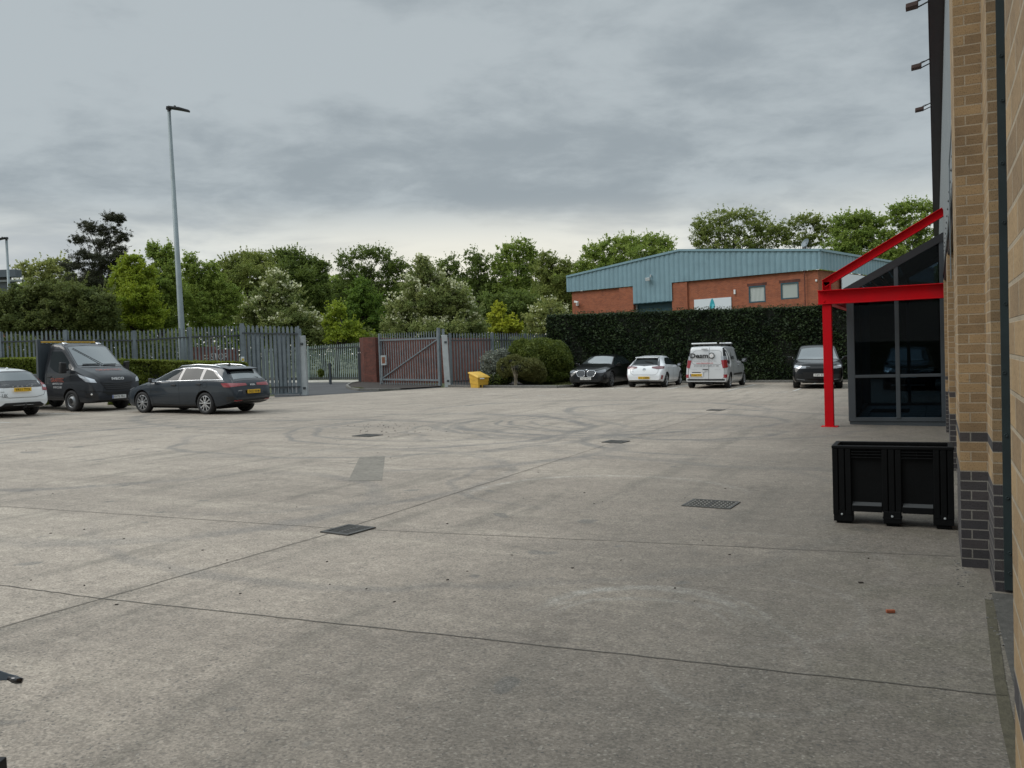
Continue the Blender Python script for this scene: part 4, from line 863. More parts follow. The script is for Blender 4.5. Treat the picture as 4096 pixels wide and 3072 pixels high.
    s, z = fac(2606, 1117); q = MB(); q.bar(T(s, -.2, z-.02), T(s, -.42, z-.02), .06, .06); q.obox(T(s+.05, -.46, z-.02), xd*.2, yd*.07, Z3*.13); q.obox(T(s-.12, -.3, z+.24), xd*.06, yd*.05, Z3*.1); q.build('floodlight', M['galvlight'], r, bevel=.02)
    q = MB(); q.obox(T(-.14, 6.6, zb/2+1.4), xd*.03, yd*2.9, Z3*(zb/2-1.5)); q.build('side_panel', M['signwhite'], r)
    q = MB(); c = T(sr-9.2, 1.8, ze+.75); q.lathe([(0, .05), (.05, .22), (.12, .34)], c, (-.5, -.6, .4), 16); q.tube([c, c-Z3*.7], .03, 6); q.build('satellite_dish', M['galv'], r)
    q = MB(); q.tube([T(.98, -.17, zb), T(.98, -.17, 0)], .035, 8); q.build('downpipe', M['oldred'], r)
M['winpane'] = mat('pale window pane', (.34, .38, .36), .08, 0, .7)
unit()
def office():
    p = base(-10, 72); r = empty('office_building', p, 'grey flat roofed office with brick base at the far left edge', 'building'); ax = Vector((RT[0], RT[1], 0)).normalized(); ay = Vector((-ax.y, ax.x, 0)); k = 72/FPX
    def bx(name, m, u0, u1, v0, v1, t0, t1):
        a = AT(u0, v0, 72); c = AT(u1, v1, 72); mid = (a+c)/2; q = MB(); q.obox(Vector((mid.x, mid.y, mid.z))+ay*((t0+t1)/2), ax*((u1-u0)*k/2), ay*((t1-t0)/2), Z3*(abs(v1-v0)*k/2)); return q.build(name, m, r)
    bx('roof_edge', M['greyblue'], -400, 79, 1088, 1117, -.6, .3); bx('upper_wall', mat('dark window band', (.04, .045, .05), .3), -400, 38, 1117, 1128, 0, .3); bx('lower_roof', M['galvlight'], -400, 92, 1127, 1134, -.3, .3); bx('wall', mat('grey cladding wall', (.10, .115, .125), .5), -400, 60, 1134, 1330, 0, .3); bx('brick_base', M['orangebrick'], -400, 44, 1330, 1480, -.05, .3); w = bx('window', mat('dark office window', (.01, .011, .012), .1), -60, 24, 1378, 1418, -.12, -.06)
M['greyblue'] = mat('grey blue roof edge', (.10, .12, .14), .5); M['orangebrick'] = brick_mat('orange brick', (.34, .12, .06), (.28, .10, .05), (.3, .2, .15), bump=.2)
office()
# something with a curved grey tip pokes in at the left
def trolley():
    c = AT(92, 2712, 1.82); x = Vector((RT[0], RT[1], 0)).normalized(); y = Vector((-x.y, x.x, 0)); vd = (c-Vector(CAM)).normalized(); g = Vector((c.x, c.y, gz(c.x, c.y)))
    r = empty('hand_trolley', g-x*.30, 'curved grey handle with a dark rounded tip poking in at the left edge', 'trolley')
    up_ = x.cross(vd).normalized(); up_ = up_ if up_.z > 0 else -up_
    def P(a, h, t=0.0): return c+x*a+up_*h+vd*t
    q = MB(); n = 8; top = [(-.40, .034), (-.05, .0165), (-.030, .0095), (-.012, .005), (-.002, -.001)]; bot = [(-.002, -.010), (-.012, -.012), (-.022, -.009), (-.030, -.0035), (-.05, -.004), (-.40, -.012)]
    q.prism([P(a, h) for a, h in top+bot], vd*.035); q.build('handle', mat('blue grey handle', (.050, .066, .085), .35), r, bevel=.0015)
    q = MB(); q.tube([P(-.030, .0005, -.002), P(-.012, -.0035, -.003), P(-.001, -.0055, -.002)], [.0045, .0072, .0055], 10); q.build('handle_tip', M['gloss'], r, smooth=True)
    b_ = AT(-30, 3072, 1.80); q = MB(); f0 = AT(-60, 2700, 1.84); q.tube([f0, Vector((f0.x, f0.y, f0.z-.25)), Vector((f0.x-.05, f0.y, gz(f0.x, f0.y)+.1))], .014, 8); q.build('upright', M['trim'], r, smooth=True)
    q = MB(); q.obox(AT(-26, 3085, 1.8), x*.018, y*.02, Z3*.022); q.build('bracket', M['trim'], r, bevel=.004)
    q = MB(); q.lathe([(-.02, 0), (-.02, .10), (.02, .10), (.02, 0)], Vector((f0.x-.06, f0.y, gz(f0.x, f0.y)+.10)), y, 16); q.build('wheel', M['tyre'], r)
trolley()
# ================================================================== VEGETATION
def leaves(C, size, up=.25, out=None, aspect=.55):
    """rhombic folded leaf sprays at points C (N,3); returns verts, quads"""
    n = len(C); d = RNG.normal(size=(n, 3)); d[:, 2] *= .7
    if out is not None: d += out*.6
    d /= np.linalg.norm(d, axis=1)[:, None]+1e-9
    e = RNG.normal(size=(n, 3)); e[:, 2] += up; e -= d*(e*d).sum(1)[:, None]; e /= np.linalg.norm(e, axis=1)[:, None]+1e-9
    s = size*(.6+.8*RNG.random(n))[:, None]; nn = np.cross(d, e)
    V = np.stack([C-d*s*.5, C+e*s*aspect*.5+nn*s*.10, C+d*s*.5, C-e*s*aspect*.5+nn*s*.10], 1).reshape(-1, 3)
    F = np.arange(4*n).reshape(-1, 4); return V, F
def crown_points(blobs, per, clump=.34, shell=.55, cl_n=26):
    """blobs (N,6): centre and radii. clumps on and inside each blob's shell, leaves in each clump"""
    P, Tn, O = [], [], []; heads = []
    for cx, cy, cz, rx, ry, rz in blobs:
        n_cl = max(6, int(cl_n)); d = RNG.normal(size=(n_cl, 3)); d /= np.linalg.norm(d, axis=1)[:, None]; rr = (shell+(1-shell)*RNG.random(n_cl)**.7)[:, None]
        cc = np.array([cx, cy, cz])+d*rr*np.array([rx, ry, rz]); heads += list(cc[::5])
        k = max(4, int(per/n_cl))
        for c, dd in zip(cc, d):
            r = clump*(.55+.75*RNG.random())*(rx+rz)/2
            q = RNG.normal(size=(k, 3)); q /= np.linalg.norm(q, axis=1)[:, None]; q *= (RNG.random(k)**.5)[:, None]*r; q[:, 2] *= .72
            P.append(c+q); O.append(np.repeat(dd[None], k, 0)); t = RNG.random()*.6; Tn.append(np.clip(t+RNG.random(k)*.4, 0, 1))
        sh = 16; ds = RNG.normal(size=(sh, 3)); ds[:, 2] = np.abs(ds[:, 2])*.8+.15; ds /= np.linalg.norm(ds, axis=1)[:, None]
        for dd in ds:                                       # leafy shoots standing out of the crown
            k2 = max(5, int(per/260)); t = RNG.random(k2); g = dd+np.array([0, 0, .55]); Lr = (.22+.22*RNG.random())*(rx+rz)/2
            q = np.array([cx, cy, cz])+dd*np.array([rx, ry, rz])*.97+g[None]*(t*Lr)[:, None]+RNG.normal(size=(k2, 3))*Lr*.10*(1.1-t)[:, None]
            P.append(q); O.append(np.repeat(dd[None], k2, 0)); Tn.append(np.clip(.45+RNG.random(k2)*.55, 0, 1))
    return np.concatenate(P), np.concatenate(Tn), np.concatenate(O), heads
def limb_mesh(foot, heads, r0, rng=random, split=.45, lean=None):
    b = MB(); foot = Vector(foot); hs = [Vector(h) for h in heads]; top = max(h.z for h in hs); cx = sum(h.x for h in hs)/len(hs); cy = sum(h.y for h in hs)/len(hs)
    H = top-foot.z; mid = Vector((foot.x+(cx-foot.x)*.5, foot.y+(cy-foot.y)*.5, foot.z+H*split)); apex = Vector((cx, cy, foot.z+H*.86))
    tr = [foot, foot.lerp(mid, .5)+Vector((rng.uniform(-.15, .15), rng.uniform(-.15, .15), 0)), mid, mid.lerp(apex, .5)+Vector((rng.uniform(-.3, .3), rng.uniform(-.3, .3), 0)), apex]
    b.tube(tr, [r0, r0*.85, r0*.7, r0*.4, r0*.12], 8)
    for h in hs:
        t = rng.uniform(.25, .85); f = max(0.12, min(.8, (h.z-foot.z)/H-rng.uniform(.12, .4)))
        st = foot.lerp(mid, f/split) if f < split else mid.lerp(apex, (f-split)/(.86-split))
        m1 = st.lerp(h, .5)+Vector((0, 0, (h-st).length*.08)); rr = r0*.34*(1.1-f)
        b.tube([st, m1, h], [rr, rr*.6, rr*.18], 5, cap=False)
    return b
DET = 5.2
def tree(name, label, depth, blobs, mat_, foot_u=None, per=900, leaf=13, clump=.34, shell=.55, cl_n=26, r0=.22, bark='bark', cat='tree', group=None, blossom=None, foot_depth=None, dscale=.9, aspect=.55, limbs=True):
    """blobs in photo pixels (u, v, ru, rv) standing at a depth in metres"""
    k = depth/FPX; B = []
    for u, v, ru, rv in blobs:
        dd = depth+random.uniform(-.35, .35)*ru*k; p = AT(u, v, dd); B.append((p.x, p.y, p.z, ru*k, ru*k*dscale, rv*k))
    foot = base(foot_u if foot_u is not None else blobs[len(blobs)//2][0], foot_depth or depth)
    r = empty(name, foot, label, cat, group)
    cl_n = int(cl_n*2.2); clump *= 1.0; leaf *= .70; shell *= .62
    P, T, O, heads = [], [], [], []
    for bl, px in zip(B, blobs):
        n = int(per*DET*max(.25, px[2]*px[3]/4200.0)); a, t, o, h = crown_points([bl], n, clump, shell, cl_n); P.append(a); T.append(t); O.append(o); heads += h
    P, T, O = np.concatenate(P), np.concatenate(T), np.concatenate(O)
    zmin = foot.z+.25; keep = P[:, 2] > zmin; P, T, O = P[keep], T[keep], O[keep]
    V, F = leaves(P, leaf*k, aspect=aspect); npmesh('crown', V, F, mat_, r, T)
    if limbs: limb_mesh(foot, random.sample(heads, min(len(heads), 26)), r0).build('trunk', M[bark], r, smooth=True)
    if blossom:
        outer = np.argsort(-(O[:, 2]*.6+RNG.random(len(P))*1.5))[:int(len(P)*blossom[0])]; Q = P[outer]+O[outer]*.12
        n = len(Q); kk = 4; C = np.repeat(Q, kk, 0)+RNG.normal(size=(n*kk, 3))*np.array([.13, .13, .05])*blossom[2]; V, F = leaves(C, blossom[1]*k, up=1.5, aspect=.9); npmesh('blossom', V, F, M['blossom'], r, np.repeat(RNG.random(n), kk))
    return r
LM = lambda n, a, c, tr=.46: leaf_mat(n, (a[0]*4.9, a[1]*4.1, a[2]*3.4), (c[0]*3.9, c[1]*3.25, c[2]*2.7), tr)
L_dark = LM('dark oak leaves', (.020, .036, .011), (.055, .085, .022)); L_mid = LM('mid green leaves', (.032, .058, .014), (.085, .125, .030)); L_olive = LM('olive leaves', (.030, .048, .014), (.080, .108, .034))
L_bright = LM('bright maple leaves', (.034, .060, .007), (.098, .138, .017), .4); L_lime = LM('lime leaves', (.055, .080, .008), (.140, .172, .020), .4); L_pine = LM('pine needles', (.0062, .0092, .0062), (.020, .025, .016), .15)
L_haw = LM('hawthorn leaves', (.030, .050, .018), (.086, .112, .046)); L_pale = LM('pale spring leaves', (.045, .066, .024), (.105, .130, .052)); L_thick = LM('thicket leaves', (.017, .028, .010), (.052, .072, .026))
L_yew = leaf_mat('yew needles', (.010, .022, .009), (.044, .070, .022), .08, .55); L_yewtip = leaf_mat('yew tips', (.020, .034, .010), (.045, .065, .02), .1)
L_hedge = leaf_mat('hedge leaves', (.10, .135, .018), (.27, .31, .055), .4); L_box = leaf_mat('clipped bush leaves', (.058, .086, .014), (.18, .220, .044), .35); L_grey = leaf_mat('grey shrub leaves', (.11, .125, .095), (.28, .30, .25), .2)
L_twig = leaf_mat('feathery shrub leaves', (.085, .095, .026), (.20, .205, .066), .35); L_grass = leaf_mat('grass blades', (.07, .085, .022), (.17, .17, .07), .3)
M['blossom'] = leaf_mat('cream blossom', (.50, .51, .30), (.76, .76, .54), .25)
# --- pine
tree('pine_tree', 'dark ragged pine rising above the other trees on the left', 75, [(440, 872, 34, 22), (478, 880, 22, 22), (352, 905, 44, 24), (420, 925, 62, 26), (492, 945, 36, 26), (318, 960, 44, 22), (412, 975, 70, 26), (476, 1005, 46, 26), (330, 1020, 60, 24), (420, 1035, 66, 26), (300, 1060, 62, 24), (400, 1075, 90, 28), (470, 1065, 44, 24), (340, 1120, 90, 34), (420, 1150, 60, 40), (290, 1160, 46, 30)], L_pine, 400, per=1050, leaf=18, clump=.34, shell=.3, cl_n=16, r0=.30, aspect=.16)
tree('pale_tree', 'thin pale spring tree behind the grey roof at far left', 92, [(110, 1082, 52, 34), (185, 1070, 55, 38), (235, 1060, 50, 36), (150, 1120, 90, 36), (255, 1110, 60, 40)], L_pale, 180, per=520, leaf=13, clump=.28, cl_n=20, r0=.2)
tree('thicket_tree', 'broad olive thicket behind the left fence and the van', 47, [(20, 1230, 80, 70), (110, 1190, 90, 60), (200, 1190, 95, 70), (300, 1200, 95, 75), (390, 1230, 80, 80), (70, 1290, 100, 50), (200, 1280, 120, 60), (330, 1290, 100, 60), (430, 1290, 60, 60), (-60, 1260, 80, 90)], L_thick, 200, per=1000, leaf=15, cl_n=30, shell=.4)
tree('maple_tree', 'bright yellow green tree between the pine and the lamp column', 50, [(530, 1060, 50, 46), (490, 1110, 46, 50), (560, 1120, 66, 60), (480, 1180, 44, 56), (550, 1200, 86, 70), (500, 1260, 70, 60), (590, 1270, 80, 60)], L_bright, 540, per=1150, leaf=14, cl_n=30, shell=.45)
tree('willow_tree', 'taller loose green tree just left of the lamp column', 56, [(612, 1000, 26, 34), (640, 1040, 44, 46), (672, 1010, 28, 40), (680, 1090, 50, 60), (640, 1140, 66, 66), (690, 1190, 60, 70), (650, 1260, 76, 66), (700, 1290, 50, 40)], L_mid, 660, per=900, leaf=13, cl_n=26)
tree('birch_tree', 'green birch with a pale slender stem right of the lamp column', 58, [(762, 1050, 34, 40), (772, 1090, 46, 50), (840, 1080, 34, 44), (810, 1140, 66, 60), (870, 1150, 50, 60), (790, 1220, 80, 66), (880, 1230, 66, 70), (830, 1290, 90, 50), (930, 1200, 40, 60)], L_mid, 840, per=900, leaf=12, cl_n=28, r0=.12, bark='palebark')
tree('round_tree', 'rounded olive green tree in the middle distance left of the white hawthorn', 84, [(930, 1060, 54, 40), (990, 1040, 60, 36), (1050, 1045, 50, 36), (1000, 1100, 110, 60), (920, 1120, 60, 70), (1060, 1120, 60, 70)], L_olive, 1000, per=1000, leaf=12, cl_n=34)
tree('oak_tree', 'dense dark green oak behind the white hawthorn', 88, [(1120, 1030, 44, 34), (1180, 1030, 54, 34), (1240, 1060, 44, 40), (1290, 1080, 34, 44), (1180, 1100, 110, 66), (1270, 1160, 66, 70), (1130, 1150, 70, 80), (1230, 1230, 90, 60)], L_dark, 1180, per=1050, leaf=12, cl_n=34)
tree('oak_tree', 'dark airy oak with sky showing through, in the centre of the tree line', 90, [(1380, 1040, 44, 34), (1450, 1015, 56, 32), (1520, 1020, 50, 34), (1570, 1065, 50, 42), (1620, 1080, 40, 40), (1420, 1090, 80, 46), (1520, 1110, 90, 54), (1390, 1160, 70, 60), (1480, 1200, 110, 60), (1600, 1160, 60, 60)], L_dark, 1480, per=640, leaf=11, clump=.27, cl_n=36, r0=.34)
tree('hawthorn_tree', 'white flowering hawthorn above the left gate leaf', 64, [(1105, 1125, 46, 40), (1080, 1180, 70, 50), (1160, 1190, 60, 50), (1050, 1240, 90, 50), (1150, 1260, 100, 56), (990, 1275, 56, 44), (1110, 1310, 130, 44), (1220, 1300, 66, 50), (1270, 1340, 60, 34)], L_haw, 1120, per=900, leaf=13, cl_n=34, blossom=(.022, 8.5, .8))
tree('hawthorn_bush', 'small white blossoming bush beside the gate opening', 64, [(1260, 1300, 34, 36), (1290, 1340, 50, 46), (1310, 1300, 26, 36)], L_pale, 1290, per=800, leaf=12, cl_n=20, blossom=(.035, 8, .9), cat='bush')
tree('young_tree', 'light green young tree behind the distant fence', 62, [(1345, 1240, 40, 36), (1330, 1290, 40, 44), (1390, 1320, 62, 44), (1440, 1345, 60, 26), (1350, 1350, 60, 30)], L_bright, 1345, per=850, leaf=12, cl_n=24)
tree('conifer_tree', 'dark green pyramid shaped tree behind the brick wall', 66, [(1450, 1140, 34, 34), (1440, 1180, 54, 40), (1475, 1220, 70, 44), (1410, 1240, 54, 44), (1450, 1280, 100, 50), (1520, 1300, 50, 46), (1400, 1300, 50, 46)], LM('deep green leaves', (.018, .040, .008), (.052, .092, .018)), 1450, per=1100, leaf=12, cl_n=32, shell=.4)
tree('hawthorn_tree', 'largest white flowering hawthorn, above the open gate and brick wall', 54, [(1690, 1055, 30, 34), (1700, 1100, 54, 46), (1660, 1150, 66, 50), (1760, 1150, 60, 50), (1700, 1200, 110, 56), (1820, 1190, 66, 50), (1610, 1240, 70, 44), (1740, 1260, 130, 56), (1860, 1250, 70, 44), (1620, 1300, 100, 40), (1760, 1315, 150, 36), (1890, 1310, 76, 30)], L_haw, 1720, per=880, leaf=13, cl_n=36, blossom=(.022, 8.5, .8))
tree('ash_tree', 'sparse tree behind the large hawthorn on its right', 90, [(1800, 1055, 44, 38), (1760, 1080, 40, 40), (1820, 1110, 60, 50), (1770, 1150, 70, 60)], L_dark, 1790, per=600, leaf=11, clump=.27, cl_n=28)
tree('ash_tree', 'slim airy tree with light showing through its crown', 92, [(1890, 1030, 36, 38), (1925, 1050, 36, 40), (1900, 1100, 60, 50), (1930, 1160, 66, 60)], L_dark, 1905, per=600, leaf=11, clump=.27, cl_n=28)
tree('poplar_tree', 'tallest green tree in the centre right of the tree line', 92, [(2040, 1000, 50, 34), (2095, 985, 44, 34), (2010, 1050, 60, 44), (2090, 1050, 66, 50), (2130, 1040, 30, 40), (2050, 1110, 110, 60), (2000, 1170, 70, 60), (2110, 1170, 70, 66)], L_mid, 2060, per=760, leaf=11, clump=.29, cl_n=34, r0=.34)
tree('ash_tree', 'green tree standing against the left corner of the blue clad unit', 86, [(2190, 1040, 40, 34), (2170, 1080, 50, 44), (2250, 1065, 44, 34), (2220, 1120, 80, 50), (2180, 1190, 80, 66), (2270, 1180, 50, 70)], L_olive, 2215, per=800, leaf=12, cl_n=30)
tree('lime_bush', 'small bright lime green sapling above the right fence', 51, [(1995, 1240, 26, 28), (1985, 1275, 40, 30), (2035, 1290, 36, 28), (2010, 1315, 62, 26), (2065, 1310, 30, 22)], L_lime, 2000, per=1300, leaf=13, cl_n=18, r0=.07, cat='sapling')
tree('hawthorn_bush', 'pale grey green hawthorn beside the end of the tall dark hedge', 52, [(2200, 1235, 54, 36), (2150, 1275, 56, 40), (2230, 1280, 56, 44), (2170, 1315, 66, 26)], L_pale, 2190, per=900, leaf=12, cl_n=26, blossom=(.008, 7, 1.0), cat='bush')
tree('shaded_tree', 'dark shadowy tree filling the gap above the right fence', 74, [(1960, 1230, 60, 60), (2060, 1220, 70, 60), (2120, 1240, 60, 60), (2000, 1290, 90, 50)], L_dark, 2020, per=900, leaf=13, cl_n=28)
tree('sycamore_tree', 'rounded green tree rising behind the left slope of the blue roof', 98, [(2370, 1010, 44, 36), (2440, 985, 54, 36), (2520, 975, 60, 36), (2600, 965, 50, 30), (2660, 975, 44, 34), (2400, 1050, 80, 40), (2520, 1020, 100, 40), (2640, 1020, 60, 40), (2330, 1080, 44, 40), (2440, 1110, 120, 40)], L_mid, 2520, per=820, leaf=12, cl_n=32)
tree('beech_tree', 'wide tree with bare limbs showing below its crown, behind the blue roof', 100, [(2820, 905, 54, 40), (2890, 865, 60, 30), (2960, 860, 54, 28), (3030, 880, 50, 32), (2800, 950, 44, 44), (2880, 920, 70, 40), (2990, 920, 70, 40), (3060, 930, 44, 40), (2850, 985, 80, 34), (2960, 980, 80, 34), (3050, 985, 60, 34)], L_olive, 2920, per=560, leaf=11, clump=.27, cl_n=34, r0=.4)
tree('beech_tree', 'narrow thin tree between the wide tree and the dense right trees', 98, [(3095, 930, 50, 44), (3130, 930, 50, 40), (3310, 920, 44, 44), (3190, 895, 40, 36), (3240, 880, 40, 28), (3270, 900, 34, 34), (3180, 960, 80, 30), (3260, 960, 50, 34)], L_olive, 3210, per=620, leaf=11, clump=.25, cl_n=30, r0=.25)
tree('sycamore_tree', 'dense dark green tree behind the right corner of the blue unit', 92, [(3380, 885, 54, 36), (3450, 870, 44, 30), (3500, 890, 44, 34), (3400, 940, 80, 44), (3490, 950, 66, 44), (3350, 990, 60, 40), (3450, 1010, 110, 44), (3530, 1030, 50, 50)], L_mid, 3430, per=950, leaf=12, cl_n=32)
tree('lime_tree', 'tall green tree beside the dark eaves of the brick building', 90, [(3600, 835, 50, 28), (3660, 825, 54, 30), (3715, 850, 44, 40), (3580, 880, 44, 34), (3660, 890, 66, 40), (3600, 950, 60, 40), (3700, 950, 60, 50), (3640, 1010, 100, 50), (3560, 1030, 60, 40)], L_mid, 3640, per=700, leaf=12, clump=.29, cl_n=32)
# --- far woodland filling the horizon, and rank growth beyond the fences
def mass(name, m, spans, n, leaf, kind='stuff', depth_j=4.0):
    P = []
    for u0, u1, v0, v1, d in spans:
        k = int(n*(u1-u0)/1000); us = RNG.uniform(u0, u1, k); hh = RNG.random(k)**.8
        for u, h in zip(us, hh):
            dd = d+random.uniform(-depth_j, depth_j); top = v0+18*math.sin(u*.013)+12*math.sin(u*.041+1)+8*math.sin(u*.11); p = AT(u, v1+(top-v1)*h, dd)
            if p.z > gz(p.x, p.y): P.append(p)
    P = np.array(P); V, F = leaves(P, leaf); o = npmesh(name, V, F, m, None, RNG.random(len(P)), loc=P.mean(0)); return tag(o, kind=kind)
mass('woodland', L_mid, [(-400, 2300, 1125, 1440, 104), (2200, 4000, 1090, 1420, 112)], 20000, .55, depth_j=3)
mass('undergrowth', L_thick, [(-300, 780, 1325, 1450, 50), (1060, 1560, 1318, 1480, 64), (1480, 2300, 1330, 1530, 55)], 9000, .22, depth_j=2)
# --- hedges
def hedge_surface(P0, P1, zt0, zt1, thick, m, n, leaf, name, label, bulge=.05, core='hedgecore', cat='hedge', group=None, round_top=0.0, tip=None):
    """trimmed hedge from P0 to P1 (ground points of the front face), leaves on front, top and ends"""
    r = empty(name, (P0+P1)/2, label, cat, group); d = P1-P0; d.z = 0; L_ = d.length; d.normalize(); back = Vector((-d.y, d.x, 0)); back = back if back.dot((P0+P1)/2) > 0 else -back
    b = MB(); q = .10
    lo = [P0+d*q+back*q, P1-d*q+back*q, P1-d*q+back*(thick-q), P0+d*q+back*(thick-q)]
    v = [Vector((p.x, p.y, gz(p.x, p.y)-.05)) for p in lo]+[Vector((p.x, p.y, z-q)) for p, z in zip(lo, (zt0, zt1, zt1, zt0))]
    b.add(v, [(0, 1, 5, 4), (1, 2, 6, 5), (2, 3, 7, 6), (3, 0, 4, 7), (4, 5, 6, 7)]); b.build('branch_core', M[core], r)
    H = (zt0+zt1)/2-P0.z; A = np.array([L_*H, L_*thick, thick*H, thick*H, L_*H*.3]); A[2:4] *= 1; cnt = (A/A.sum()*n).astype(int)
    pts, outs = [], []
    db, bb_ = np.array(d), np.array(back); p0 = np.array(P0)
    def emit(c, s, t, h, o):
        x = p0[None]+db[None]*s[:, None]*1+bb_[None]*t[:, None]; g = np.array([gz(a, e) for a, e in x[:, :2]]); zt_ = zt0+(zt1-zt0)*np.clip(s/L_, 0, 1); x[:, 2] = g+(zt_-g)*h; pts.append(x); outs.append(np.repeat(np.array(o, float)[None], len(x), 0))
    def wob(s, h): return bulge*(np.sin(s*1.9+h*3)+np.sin(s*4.3+1.3+h*7)*.6+np.sin(h*9+s*.7)*.5)
    for k, c in enumerate(cnt):
        s = RNG.random(c)*L_; t = RNG.random(c)*thick; h = RNG.random(c); j = np.abs(RNG.normal(size=c))*bulge*1.1
        if k == 0: emit(c, s, -wob(s, h)*.9+j*.7+round_top*np.clip(h-.6, 0, 1)**2*thick, h*.985+.015, -bb_)
        elif k == 1: emit(c, s, t, 1-(np.abs(RNG.normal(size=c))*.02)+wob(s, t)*.12, (0, 0, 1))
        elif k == 2: emit(c, j*.5-wob(t, h)*.8, t, h, -db)
        elif k == 3: emit(c, L_-j*.5+wob(t, h)*.8, t, h, db)
        else: emit(c, s, thick-j, h, bb_)
    P = np.concatenate(pts); O = np.concatenate(outs); V, F = leaves(P, leaf, out=O, up=.5); T = np.clip(.5+.5*np.sin(P[:, 0]*2.7+P[:, 2]*3.1)*np.sin(P[:, 1]*2.2+P[:, 2]*4.7)*.7+RNG.normal(size=len(P))*.28, 0, 1)
    npmesh('foliage', V, F, m, r, T)
    if tip is not None:
        s = RNG.random(int(L_*thick*60)); c = len(s); pts.clear(); outs.clear(); emit(c, s*L_, RNG.random(c)*thick*.7-.04, 1+RNG.random(c)**2*.05, (0, 0, 1)); V, F = leaves(pts[0], leaf*.9, up=2.0, aspect=.3); npmesh('growing_tip', V, F, tip, r, RNG.random(c))['kind'] = 'stuff'
    return r
M['hedgecore'] = mat('hedge interior', (.008, .010, .005), .95)
hL, hR = Vector(on(*base(2196, 45.6).xy)), Vector(on(*base(3330, 42.6).xy)); hd = (hR-hL)
hR2 = hL+hd*1.36; hR2 = Vector(on(hR2.x, hR2.y))
zL, zR = AT(2196, 1262, 45.6).z, AT(3320, 1224, 42.6).z
hedge_surface(hL, hR2, zL, zL+(zR-zL)*1.36, 1.7, L_yew, 52000, .135, 'tall_hedge', 'tall dark clipped evergreen hedge behind the parked cars', bulge=.055, tip=L_yewtip)
h0, h1 = base(-220, 31.6), base(132, 31.9); hedge_surface(h0, h1, AT(-220, 1436, 31.6).z, AT(132, 1432, 31.9).z, 1.3, L_hedge, 20000, .10, 'low_hedge', 'low clipped hedge behind the white estate car', bulge=.06, group='low hedges')
h0, h1 = base(488, 31.5), base(990, 34.6); hedge_surface(h0, h1, AT(488, 1440, 31.5).z, AT(990, 1450, 34.6).z, 1.3, L_hedge, 42000, .10, 'low_hedge', 'low green hedge between the grey van and the dark estate car', bulge=.08, group='low hedges', tip=L_hedge)
def bush(name, label, depth, blobs, m, n, leaf, cat='bush', core=True, stems=None, shell=.82, squash=1.0):
    k = depth/FPX; foot = base(blobs[0][0], depth); r = empty(name, foot, label, cat); P, O, T = [], [], []; cb = MB()
    tot = sum(b[2]*b[3] for b in blobs)
    for u, v, ru, rv in blobs:
        c = np.array(AT(u, v, depth)); R3 = np.array([ru*k, ru*k*squash, rv*k]); c_n = int(n*ru*rv/tot); d = RNG.normal(size=(c_n, 3)); d = np.sign(d)*np.abs(d)**.85; d /= np.linalg.norm(d, axis=1)[:, None]
        rad = (shell+(1-shell)*RNG.random(c_n)+.03*np.sin(d[:, 0]*9+d[:, 2]*7))[:, None]; P.append(c+d*rad*R3); O.append(d); T.append(np.clip(.45+.3*np.sin(d[:, 0]*8+d[:, 1]*6)*np.sin(d[:, 2]*9+1)+RNG.normal(size=c_n)*.24, 0, 1))
        if core:
            n0 = len(cb.v); st = 10
            cb.lathe([(math.cos(math.pi*i/st)*-rv*k*.62, max(.001, math.sin(math.pi*i/st)*ru*k*.62)) for i in range(st+1)], c, (0, 0, 1), 14)
    P, O, T = np.concatenate(P), np.concatenate(O), np.concatenate(T); g = np.array([gz(a, e) for a, e in P[:, :2]]); kp = P[:, 2] > g+.03; P, O, T = P[kp], O[kp], T[kp]
    V, F = leaves(P, leaf, out=O, up=.4); npmesh('foliage', V, F, m, r, T)
    if core: cb.build('branch_core', M['hedgecore'], r)
    if stems:
        b = MB(); g0 = base(stems[0], depth-stems[3])
        for i in range(stems[2]):
            a = random.uniform(-1, 1); tp = AT(stems[0]+a*26, stems[1]+random.uniform(-10, 14), depth-stems[3]-.05+random.uniform(-.25, .25)); b.tube([g0+Vector((random.uniform(-.10, .10), random.uniform(-.06, .06), 0)), g0.lerp(tp, .55)+Vector((a*-.05, 0, .1)), tp], [.014, .011, .006], 5)
        b.build('stem', M['palebark'], r)
    return r
bush('clipped_bush', 'large round clipped green bush in front of the tall dark hedge', 43.9, [(2160, 1440, 130, 88), (2090, 1425, 62, 70), (2230, 1450, 64, 88), (2170, 1500, 110, 44)], L_box, 60000, .115, shell=.9, squash=.8)
bush('grey_shrub', 'silvery grey shrub beside the yellow grit bin', 43.6, [(1975, 1450, 58, 52), (1955, 1500, 50, 44), (2000, 1490, 60, 56), (2010, 1420, 30, 30)], L_grey, 7000, .10, shell=.45, core=False)
bush('green_shrub', 'dark green low shrub between the grit bin and the bare stemmed shrub', 43.3, [(1985, 1520, 50, 30), (2020, 1500, 40, 46)], L_box, 3000, .10, shell=.4, core=True)
bush('feathery_shrub', 'brownish green shrub with bare pale stems at its base', 42.2, [(2090, 1470, 90, 40), (2055, 1445, 44, 28), (2130, 1480, 56, 48), (2160, 1495, 30, 40), (2020, 1470, 36, 40)], L_twig, 52000, .085, shell=.72, core=True, stems=(2062, 1466, 10, .50), squash=.6)
bush('small_bush', 'tiny round bush at the foot of the distant fence', 55, [(1283, 1492, 12, 16)], L_box, 500, .12)
